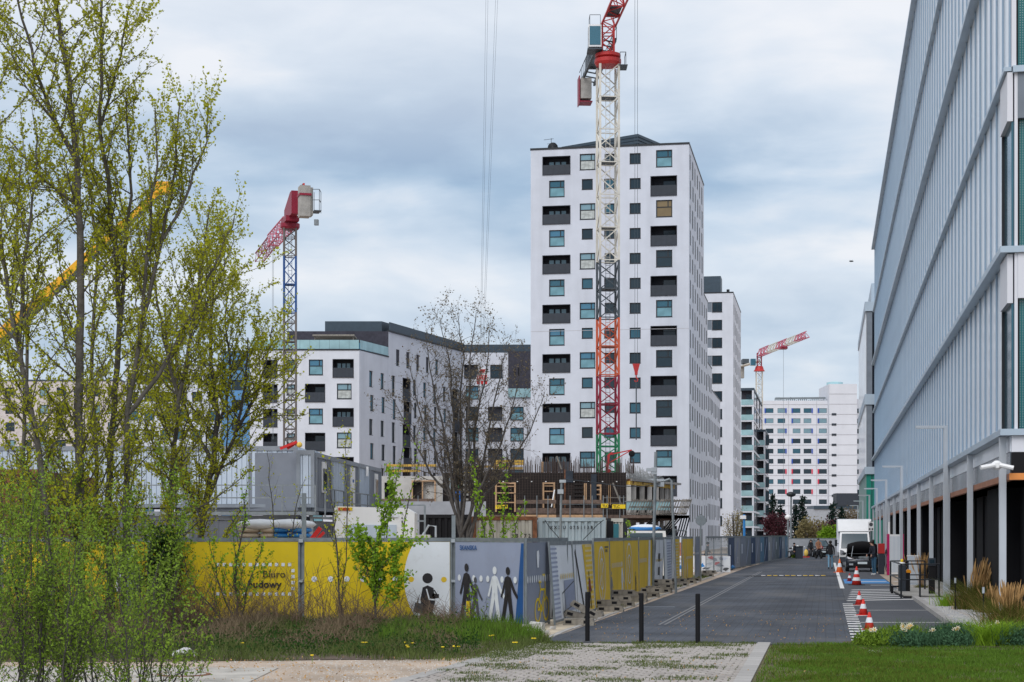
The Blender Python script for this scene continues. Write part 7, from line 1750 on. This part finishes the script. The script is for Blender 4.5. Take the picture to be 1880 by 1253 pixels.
T('young leafy shrub in front of the dashed frame on the yellow hoarding', [stem(39.5, [(440, 1150), (432, 1050), (446, 960), (452, 900)], .03, .008), stem(39.5, [(440, 1150), (462, 1060), (480, 1000)], .02, .006), stem(39.5, [(430, 1150), (400, 1060), (385, 990)], .02, .006), stem(39.5, [(420, 1150), (350, 1070), (330, 1000)], .02, .006)], dict(sp_, blen=1.0, bstep=.12, lstep=.045), 'leaf_fresh', 'bark_brown', 46, name='shrub', leafsize=.06)
T('tall wispy shoot with small leaves left of the tall crane base', [stem(44, [(505, 1100), (500, 930), (490, 830)], .02, .005), stem(44, [(520, 1100), (540, 940), (560, 880)], .02, .005)], dict(sp_, blen=.8, bstep=.2, lstep=.09), 'leaf_spring', 'bark_brown', 47, name='sapling', leafsize=.05)
T('green shoot climbing at the teal container edge', [stem(60, [(1153, 1010), (1154, 975), (1152, 955)], .02, .005)], dict(sp_, blen=.3, bstep=.08, lstep=.04), 'leaf_fresh', 'bark_brown', 48, name='sapling', leafsize=.08)
# willow-like shrubs close to the camera
rg = random.Random(50)
for g_, (x0, x1, n_, top_, lb) in enumerate(((-40, 130, 19, 920, 'large fresh green willow shrub filling the lower left corner'), (110, 250, 13, 1010, 'fresh green willow shrub right of the corner one'), (215, 330, 10, 1090, 'lowest arching willow shrub above the slab'))):
    st_ = []
    for i in range(n_):
        bx_ = rg.uniform(x0, x1); tx = bx_+rg.uniform(-60, 90); ty = rg.uniform(top_-60, top_+160); Y = rg.uniform(21.2, 22.6)
        st_.append(stem(Y, [(bx_, 1300), (bx_+(tx-bx_)*.25, 1300-(1300-ty)*.4), (bx_+(tx-bx_)*.6, 1300-(1300-ty)*.75), (tx, ty)], .012, .003, rg.uniform(-1.0, 1.0)))
    T(lb, st_, dict(blen=.8, bang=(.35, .85), up=.1, bstep=.12, tstep=.15, tlen=.28, lstep=.028, clear=.08, taper=.35, asp=.5), 'leaf_green', 'bark_brown', 51+g_, name='willow_shrub', cat='shrub', leafsize=.045)
st_ = [stem(36.5+rg.uniform(-.6, 1.6), [(x, 1180), (x+rg.uniform(-20, 20), 1080), (x+rg.uniform(-40, 40), rg.uniform(880, 1010))], .02, .005) for x in (10, 45, 90, 130, 180, 240, 270, 310)]
T('green understory shrubs growing around the tree trunks', st_, dict(blen=1.25, bang=(.4, .9), up=.08, bstep=.12, tstep=.12, tlen=.4, lstep=.03, clear=.06, taper=.3), 'leaf_green', 'bark_brown', 60, name='shrub', cat='shrub', leafsize=.055)
# ivy column on the hoarding post
pts = [(FX(rg.gauss(302, 17)), FY-.15+rg.gauss(0, .1), abs(rg.gauss(1.2, .65))) for _ in range(5200)]
iv_ = tag(link('ivy', leaf_mesh('ivy', [p for p in pts if p[2] < 2.3], .075, 'ivy', up=-.4)), 'dark ivy climbing over the hoarding behind the trunks', 'ivy'); iv_['kind'] = 'stuff'
# far trees at the end of the street
def conifer(px, ytop, Y, wpx, lb):
    k = Y/F; o = thing('spruce_tree', lb, 'tree', ((px-CX)*k, Y, 0), 0, 'spruces at the end of the street'); H = zof(ytop, Y); Wd = wpx*k/2; rg = random.Random(px)
    MB().path([(0,0,0), (0,0,H)], [.18, .03], 6).build('trunk', 'bark_brown', o); pts = []
    nl = int(H/.45)
    for i in range(nl):
        z = .8+(H-.8)*i/nl; r = Wd*(1-(i/nl))**.8*rg.uniform(.75, 1.15)+.15
        for a_ in range(9):
            an = rg.uniform(0, 6.28)
            for t in range(int(9*r)+3): f = (t+1)/(int(9*r)+3); pts.append((r*f*math.cos(an)+rg.gauss(0, .08), r*f*math.sin(an)+rg.gauss(0, .08), z-.25*f*r*.5+rg.gauss(0, .08)))
    link('crown', leaf_mesh('crown', pts, .42, 'needle', asp=.35), o)['kind'] = 'stuff'
for a_ in ((1419, 905, 235, 26, 'left spruce of the dark group at the street end'), (1433, 925, 240, 22, 'second spruce beside the left one'), (1460, 925, 238, 24, 'dark spruce behind the tallest lamp'), (1473, 908, 236, 30, 'tallest spruce in the middle of the street end'), (1529, 922, 232, 34, 'right spruce next to the box truck'), (1545, 930, 236, 24, 'small spruce partly behind the box truck')): conifer(*a_)
def bush(px, ybot, ytop, Y, wpx, leafm, lb, nleaf=1600, size=.3, name='small_tree', bark='bark_brown', cat='tree'):
    k = Y/F; o = thing(name, lb, cat, ((px-CX)*k, Y, 0)); H = zof(ytop, Y); Wd = wpx*k/2; rg = random.Random(px+7); pts = []; b = MB()
    for i in range(10): 
        a_ = rg.uniform(0, 6.28); b.path([(0,0,0), (Wd*.35*math.cos(a_), Wd*.35*math.sin(a_), H*.5), (Wd*.75*math.cos(a_), Wd*.75*math.sin(a_), H*rg.uniform(.65, .95))], [.1, .05, .02], 5)
    b.build('trunk', bark, o); cl = [(rg.uniform(-.75, .75)*Wd, rg.uniform(-.75, .75)*Wd, rg.uniform(.3, .92)*H) for _ in range(38)]
    for i in range(nleaf): c = rg.choice(cl); pts.append((c[0]+rg.gauss(0, Wd*.17), c[1]+rg.gauss(0, Wd*.17), max(.2, c[2]+rg.gauss(0, H*.07))))
    link('crown', leaf_mesh('crown', pts, size, leafm), o)['kind'] = 'stuff'
bush(1427, 0, 945, 200, 52, 'leaf_purple', 'round dark purple leafed tree beside the dark fence end', 2200, .28)
bush(1505, 0, 955, 205, 56, 'leaf_purple', 'dark purple leafed tree behind the pale green one', 1800, .28)
bush(1488, 0, 952, 190, 56, 'leaf_willow', 'pale green flowering tree at the end of the street', 1800, .26)
bush(1522, 0, 965, 185, 34, 'leaf_fresh', 'bright green bush left of the box truck', 1800, .28)
bush(1349, 0, 936, 128, 44, 'leaf_willow', 'yellow brown budding tree beyond the bannered fence', 2300, .10)
bush(1460, 0, 1015, 155, 16, 'leaf_green', 'low green tuft at the end of the dark fence', 300, .22, name='bush', cat='bush')
bush(1560, 0, 930, 300, 60, 'leaf_bud', 'distant brown leafless tree behind the right spruce', 1500, .4)
# ---------------------------------------------------------------- verge, brush, grass
nr = np.random.default_rng(77)
def region(n, f): 
    out_ = []
    while len(out_) < n:
        c = f(nr.random(4*n))
        out_ += c
    return np.array(out_[:n])
def verge_pts(n, x0=-13.0, x1=1.2, y0=28.7, y1=41.0, dens=None):
    x = nr.uniform(x0, x1, n*3); y = nr.uniform(y0, y1, n*3)
    edge = 28.9+.35*np.sin(x*1.7)+.25*np.sin(x*4.1+1); right = np.where(y < 33.3, -.2+(y-29)*.32-5.9*.0, np.minimum(1.0, .75+(y-33.3)*0.0)-np.maximum(0, (y-36))*.45)
    rightlim = np.where(y < 33.3, (-5.75*SY+(y+5.75*SX)/SY*SX) + .0, .75-np.maximum(0, y-34.3)*.12)
    ok = (y > edge) & (x < rightlim)
    if dens is not None: ok &= nr.random(n*3) < dens(x, y)
    x, y = x[ok][:n], y[ok][:n]; return np.stack([x, y, np.full(len(x), .01)], 1)
P_ = verge_pts(52000, dens=lambda x, y: .35+.65*(np.sin(x*1.3+.5*y)*np.sin(y*1.1-x*.4) > -.25))
h = np.where(P_[:, 1] > 36, .17, .11)*(1+.5*np.sin(P_[:, 0]*2.1)); h = np.where((P_[:, 0] > -2) & (P_[:, 1] > 35), .17, h)
o = tag(link('grass_tufts', blade_mesh('grass_tufts', P_, h, .012, 'weed', .5)), 'rough green grass and weeds along the foot of the hoarding', 'grass'); o['kind'] = 'stuff'
P_ = verge_pts(4200, x0=-2.6, x1=.6, y0=33.5, y1=40.5, dens=lambda x, y: .3+.7*(np.sin(x*3.3+y)*np.sin(y*2.3) > -.2))
o = tag(link('tall_grass', blade_mesh('tall_grass', P_, .24*(1+.4*np.sin(P_[:,0]*4+P_[:,1]*2)), .013, 'grass', .45)), 'taller bright green grass below the lavender panel', 'grass'); o['kind'] = 'stuff'
P_ = verge_pts(24000, x0=-13, x1=-1.0, y0=31.5, y1=40.9, dens=lambda x, y: (.12+.88*((np.sin(x*2.3)*np.sin(y*1.9+x)+.5*np.sin(x*5.3+y*3)) > .05))*np.clip((y-31)/6.0, .08, 1))
o = tag(link('dry_brush', blade_mesh('dry_brush', P_, .40*np.clip(1.1-.20*(P_[:,0]+7)/2, .42, 1.25)*(.75+.4*np.sin(P_[:,0]*3.1)), .010, 'brush_brown', .9)), 'tangled brown dry brush below the yellow hoarding', 'brush'); o['kind'] = 'stuff'
b = MB(); rg = random.Random(9)
for i in range(800):
    x = rg.uniform(-12, -1.1); y = rg.uniform(37.2, 40.7); hh = rg.uniform(.35, 1.5)*(1 if rg.random() < .5 else .6)*(1 if x < -3.5 else .55); lx = rg.gauss(0, .35)
    p = V((x, y, 0)); pts = [p, p+V((lx*.3, rg.gauss(0, .1), hh*.5)), p+V((lx, rg.gauss(0, .2), hh))]; b.path(pts, [.008, .006, .003], 3, caps=False)
    for _ in range(4):
        q = pts[1].lerp(pts[2], rg.random()); b.path([q, q+V((rg.gauss(0, .15), rg.gauss(0, .1), rg.uniform(.05, .3)))], [.004, .002], 3, caps=False)
o = tag(b.build('dry_stems', 'twig_brown'), 'thin brown leafless stems standing in the brush before the hoarding', 'stems'); o['kind'] = 'stuff'
o = tag(link('brush_leaves', leaf_mesh('brush_leaves', [(rg.uniform(-12.5, -.6), rg.uniform(30, 40.6), abs(rg.gauss(.05, .10))) for _ in range(16000)], .055, 'ivy', up=.6)), 'low dark green ground weeds among the dry brush', 'weeds'); o['kind'] = 'stuff'
# lawn
def lawn_pts(n, y0=23, y1=32.9):
    y = nr.uniform(y0, y1, n); u = nr.uniform(-.98, 10.5, n)
    v = (y+SX*u)/SY; x = u*SY+v*SX; ok = x < y*.31; bare = ((np.sin(x*2.3+y*1.1)*np.sin(y*2.9-x*.7)+.35*np.sin(x*7.1)*np.sin(y*6.3) > .72) & (nr.random(n) < .8)) | ((u < -.45+.35*np.sin(y*2)) & (nr.random(n) < .75)); ok &= ~bare
    return np.stack([x[ok], y[ok], np.full(ok.sum(), .03)], 1)
P_ = lawn_pts(150000)
o = tag(link('lawn_grass', blade_mesh('lawn_grass', P_, .055, .009, 'grass', .6)), 'short mown green grass of the lawn at the lower right', 'grass'); o['kind'] = 'stuff'
P_ = lawn_pts(90000); P_ = P_[(np.sin(P_[:, 0]*1.1+2)+np.sin(P_[:, 1]*1.9+P_[:, 0])+.6*np.sin(P_[:, 0]*4.3+P_[:, 1]*3)) > .1]
o = tag(link('dry_lawn_grass', blade_mesh('dry_lawn_grass', P_, .05, .009, 'grass_olive', .8)), 'dry yellowish grass patches in the lawn', 'grass'); o['kind'] = 'stuff'
# grass between the pavers
u = nr.uniform(-5.8, -1.3, 60000); v = nr.uniform(23, 33.6, 60000); x = u*SY+v*SX; y = -u*SX+v*SY
lump = np.zeros(60000)
for _k in range(46):
    _u, _v, _r = nr.uniform(-5.8, -1.3), nr.uniform(24, 33.4), nr.uniform(.12, .55); lump = np.maximum(lump, np.exp(-(((u-_u)/(_r*1.3))**2+((v-_v)/_r)**2)))
den = np.clip(lump*1.1-.15, 0, .8) + ((y > 32.0) & (np.sin(x*2.2+1) > -.3))*.55 + ((u < -4.9) & (y > 29))*.5 + .02
joint = (np.abs(((u+5.75)/.2) % 1-.5) > .40) | (den > .5)
ok = (nr.random(60000) < den) & joint & (y < 33.6); P_ = np.stack([x[ok], y[ok], np.full(ok.sum(), .02)], 1)
o = tag(link('joint_grass', blade_mesh('joint_grass', P_, .045, .010, 'weed', .7)), 'patchy grass growing in the joints of the paver drive', 'grass'); o['kind'] = 'stuff'
u = nr.uniform(-7.0, -5.65, 9000); v = nr.uniform(41, 95, 9000); ok = np.sin(v*.9)+np.sin(v*.37+2) > .1; x = (u*SY+v*SX)[ok]; y = (-u*SX+v*SY)[ok]
o = tag(link('kerb_grass', blade_mesh('kerb_grass', np.stack([x, y, np.full(len(x), .0)], 1), .10, .014, 'weed', .7)), 'sparse grass along the foot of the leaning panels', 'grass'); o['kind'] = 'stuff'
# pebbles on the dirt
rg = random.Random(15); b = MB()
def pebble(b, x, y, z, s):
    b.add([(x+s*rg.uniform(.6, 1)*dx, y+s*rg.uniform(.6, 1)*dy, z+s*rg.uniform(.5, .9)*dz) for dx, dy, dz in ((1,0,0),(0,1,0),(-1,0,0),(0,-1,0),(0,0,1))], [(0,1,4),(1,2,4),(2,3,4),(3,0,4)])
for i in range(2600): pebble(b, rg.uniform(-9, -.8), rg.uniform(24.5, 29.6), .0, rg.uniform(.006, .022))
o = tag(b.build('dirt_pebbles', 'concrete_lt'), 'small pale pebbles scattered on the dirt beside the slab', 'pebbles'); o['kind'] = 'stuff'
b = MB()
for i in range(5200):
    q = uv(rg.uniform(3.0, 6.0), rg.uniform(34.5, 56)); pebble(b, q.x, q.y, .07, rg.uniform(.015, .035))
o = tag(b.build('gravel_stones', 'concrete_lt'), 'light grey gravel stones in the bed by the office', 'gravel'); o['kind'] = 'stuff'
# dry leaves, twigs and crumbs blown over slab, dirt, kerb and lawn edge
pts = [(rg.uniform(-9.5, 4.5), rg.uniform(24.6, 29.5), rg.uniform(.016, .03)) for _ in range(2600)]+[(*uv(rg.uniform(-5.6, .6), rg.uniform(33.6, 48))[:2], .012) for _ in range(900)]
pts = [p for p in pts if math.sin(p[0]*1.9+p[1])+math.sin(p[1]*2.7-p[0]) > -.6]
o = tag(link('leaf_litter', leaf_mesh('leaf_litter', pts, .035, 'grass_dry', np.random.default_rng(5), .5, .5, up=0)), 'brown leaf litter and crumbs scattered over slab and paving', 'litter'); o['kind'] = 'stuff'
# dandelions
DL = ['left dandelion of the close pair below the fresh green sapling', 'right dandelion of the close pair below the fresh green sapling', 'upper left dandelion of the cluster below the black bag figure', 'lower left dandelion of the cluster below the black bag figure', 'right dandelion of the cluster below the black bag figure', 'lowest dandelion of the cluster below the black bag figure', 'single dandelion below the corner hoarding post', 'left dandelion of the pair under the lavender panel edge', 'right dandelion of the pair under the lavender panel edge', 'leftmost dandelion at the edge of the brown brush', 'dandelion nearest the concrete slab on the dirt edge', 'left dandelion of the pair in the tall bright grass', 'right dandelion of the pair in the tall bright grass', 'rightmost dandelion beside the rubble at the hoarding corner', 'second rightmost dandelion near the rubble', 'highest dandelion in front of the walking pictograms', 'dandelion touching the pair under the lavender panel', 'lower dandelion in front of the walking pictograms']
for i, (px, py) in enumerate([(666, 1188), (672, 1188), (744, 1188), (747, 1194), (757, 1189), (749, 1197), (813, 1197), (834, 1195), (842, 1196), (445, 1189), (573, 1213), (943, 1188), (948, 1188), (982, 1180), (978, 1180), (905, 1174), (834, 1196), (900, 1175)]):
    p = gp(px, py+5); o = thing('dandelion', DL[i], 'flower', p, 0, 'dandelions in the verge')
    MB().path([(0,0,0), (.01,0,.12)], .004, 4).build('stem', 'leaf_fresh', o); MB().lathe([(.008, .115), (.032, .13), (.025, .14)], 8).build('flower_head', 'dandelion', o)
# flower bed planting
rg = random.Random(21)
clump = [(6.75, 32.2, .45, .30, 'leaf_green'), (7.4, 32.9, .5, .34, 'leaf_green'), (7.3, 32.0, .5, .27, 'lavender'), (8.0, 32.2, .5, .26, 'lavender'), (8.4, 33.2, .55, .34, 'lavender'), (9.3, 32.3, .6, .33, 'lavender'), (9.6, 33.4, .6, .36, 'leaf_green'), (8.8, 34.2, .5, .3, 'leaf_green'), (10.3, 32.6, .6, .30, 'lavender')]
for i, (x, y, r, hh, mm) in enumerate(clump):
    o = thing('bed_plant', ['leftmost leafy green mound of the flower bed', 'leafy green mound under the narcissus cluster', 'low grey green mound in front of the narcissus cluster', 'low grey green mound left of the arching grass', 'taller grey green mound behind the arching grass', 'grey green mound right of the arching grass', 'green mound at the back right of the flower bed', 'green mound before the garden light', 'grey green mound cut by the right picture edge'][i], 'plant', (x, y, .05), 0, 'mounds in the flower bed')
    pts = []
    for _ in range(1700):
        a_, f = rg.uniform(0, 6.28), math.sqrt(rg.random()); pts.append((r*f*math.cos(a_), r*f*math.sin(a_), hh*rg.uniform(.1, 1)*math.sqrt(max(0, 1-f*f*.85))))
    link('leaves', leaf_mesh('leaves', pts, .065, mm, asp=.4, up=.7), o)['kind'] = 'stuff'
    bp3 = np.array([(rg.gauss(0, r*.4), rg.gauss(0, r*.4), 0) for _ in range(160)]); link('blades', blade_mesh('blades', bp3, hh*1.15, .014, 'grass' if mm == 'leaf_green' else mm, .7), o)['kind'] = 'stuff'
o = thing('arching_grass', 'arching light green grass clump in the middle of the flower bed', 'plant', (8.85, 32.2, .05)); link('blades', blade_mesh('blades', np.array([(rg.gauss(0, .12), rg.gauss(0, .12), 0) for _ in range(600)]), .42, .014, 'leaf_fresh', 1.3), o)['kind'] = 'stuff'
fl = [(1604, 1155, 31.9, 'lone narcissus at the left end of the flower bed'), (1655, 1149, 32.6, 'left narcissus of the tall white cluster'), (1663, 1152, 32.7, 'narcissus in the middle of the tall white cluster'), (1670, 1150, 32.7, 'right narcissus of the tall white cluster'), (1658, 1157, 32.5, 'lowest narcissus of the tall white cluster'), (1711, 1157, 32.8, 'single narcissus between the two white clusters'), (1750, 1156, 32.9, 'left narcissus of the pair above the arching grass'), (1757, 1153, 32.9, 'right narcissus of the pair above the arching grass'), (1816, 1152, 33.5, 'left narcissus before the garden light'), (1826, 1144, 33.6, 'tallest narcissus before the garden light'), (1821, 1158, 33.4, 'low narcissus before the garden light'), (1858, 1157, 33.5, 'rightmost narcissus of the flower bed')]
nf = None
for px, py, Y, lb in fl:
    p = at(px, py, Y); o = thing('narcissus', lb, 'flower', (p.x, p.y, .05), rg.uniform(-.3, .3), 'narcissi in the flower bed'); z = p.z-.05
    MB().path([(0,0,0), (.02,0,z*.6), (0,0,z)], .005, 4).build('stem', 'leaf_fresh', o)
    for k in range(3):
        dx, dz = rg.uniform(-.045, .045), rg.uniform(-.03, .03); b = MB()
        for i in range(6):
            a_ = i*math.pi/3; b.add([(dx, -.03, z+dz), (dx+.03*math.cos(a_-.35), -.045, z+dz+.03*math.sin(a_-.35)), (dx+.052*math.cos(a_), -.035, z+dz+.052*math.sin(a_)), (dx+.03*math.cos(a_+.35), -.045, z+dz+.03*math.sin(a_+.35))], [(0,1,2,3)])
        fh = b.build('flower_head', 'petal', o); MB().lathe([(.006, -.05), (.014, -.075)], 8, (dx, 0, z+dz), axis='y').build('trumpet', 'petal_core', fh)
# ornamental grasses
def ornamental(p, r, hb, hp, n, lb, lean=0.0, seed=0):
    nr2 = np.random.default_rng(seed); o = thing('ornamental_grass', lb, 'ornamental grass', p, 0, 'ornamental grasses by the office')
    bs = np.stack([nr2.normal(0, r*.28, n*5), nr2.normal(0, r*.28, n*5), np.zeros(n*5)], 1); link('leaf_tuft', blade_mesh('leaf_tuft', bs, hb, .012, 'grass_olive', 1.0, nr2), o)['kind'] = 'stuff'
    bs = np.stack([nr2.normal(0, r*.3, n), nr2.normal(0, r*.3, n), np.zeros(n)], 1); link('dry_leaves', blade_mesh('dry_leaves', bs, hb*.8, .012, 'grass_dry', 1.4, nr2), o)['kind'] = 'stuff'
    b = MB(); rg = random.Random(seed)
    for i in range(int(n*.42)):
        q = V((rg.gauss(0, r*.14), rg.gauss(0, r*.14), 0)); h_ = hp*rg.uniform(.6, 1.0); t = q+V((rg.gauss(0, .16)+lean*h_, rg.gauss(0, .12), h_)); b.path([q, q.lerp(t, .6)+V((-lean*.05, 0, .05)), t.lerp(q, .28)], [.004, .003, .003], 3, caps=False); b.path([t.lerp(q, .3), t.lerp(q, .15), t], [.006, .016, .003], 4, caps=False)
    b.build('plumes', 'grass_dry', o, kind='stuff')
ornamental(gp(1789, 1124), .75, .75, 1.5, 240, 'tall tawny ornamental grass between the second and third column', .22, 1)
ornamental(gp(1822, 1130), .6, .6, .85, 160, 'low ornamental grass left of the nearest column', 0, 2)
ornamental(gp(1851, 1162), .75, .62, 1.15, 260, 'broad ornamental grass at the foot of the nearest column', .02, 3)
ornamental(gp(1692, 1084), .35, .2, 1.45, 110, 'upright orange grass right of the grey cabinet', 0, 4)
ornamental(gp(1672, 1070), .35, .2, 1.3, 70, 'small upright orange grass behind the grey cabinet', 0, 5)
o = thing('strappy_plant', 'bright green strappy plant at the kerb corner of the gravel bed', 'plant', gp(1741, 1118)); link('blades', blade_mesh('blades', np.array([(rg.gauss(0, .18), rg.gauss(0, .12), 0) for _ in range(260)]), .42, .018, 'leaf_fresh', .6), o)['kind'] = 'stuff'
print('leaves', total, 'objects', len(bpy.data.objects))
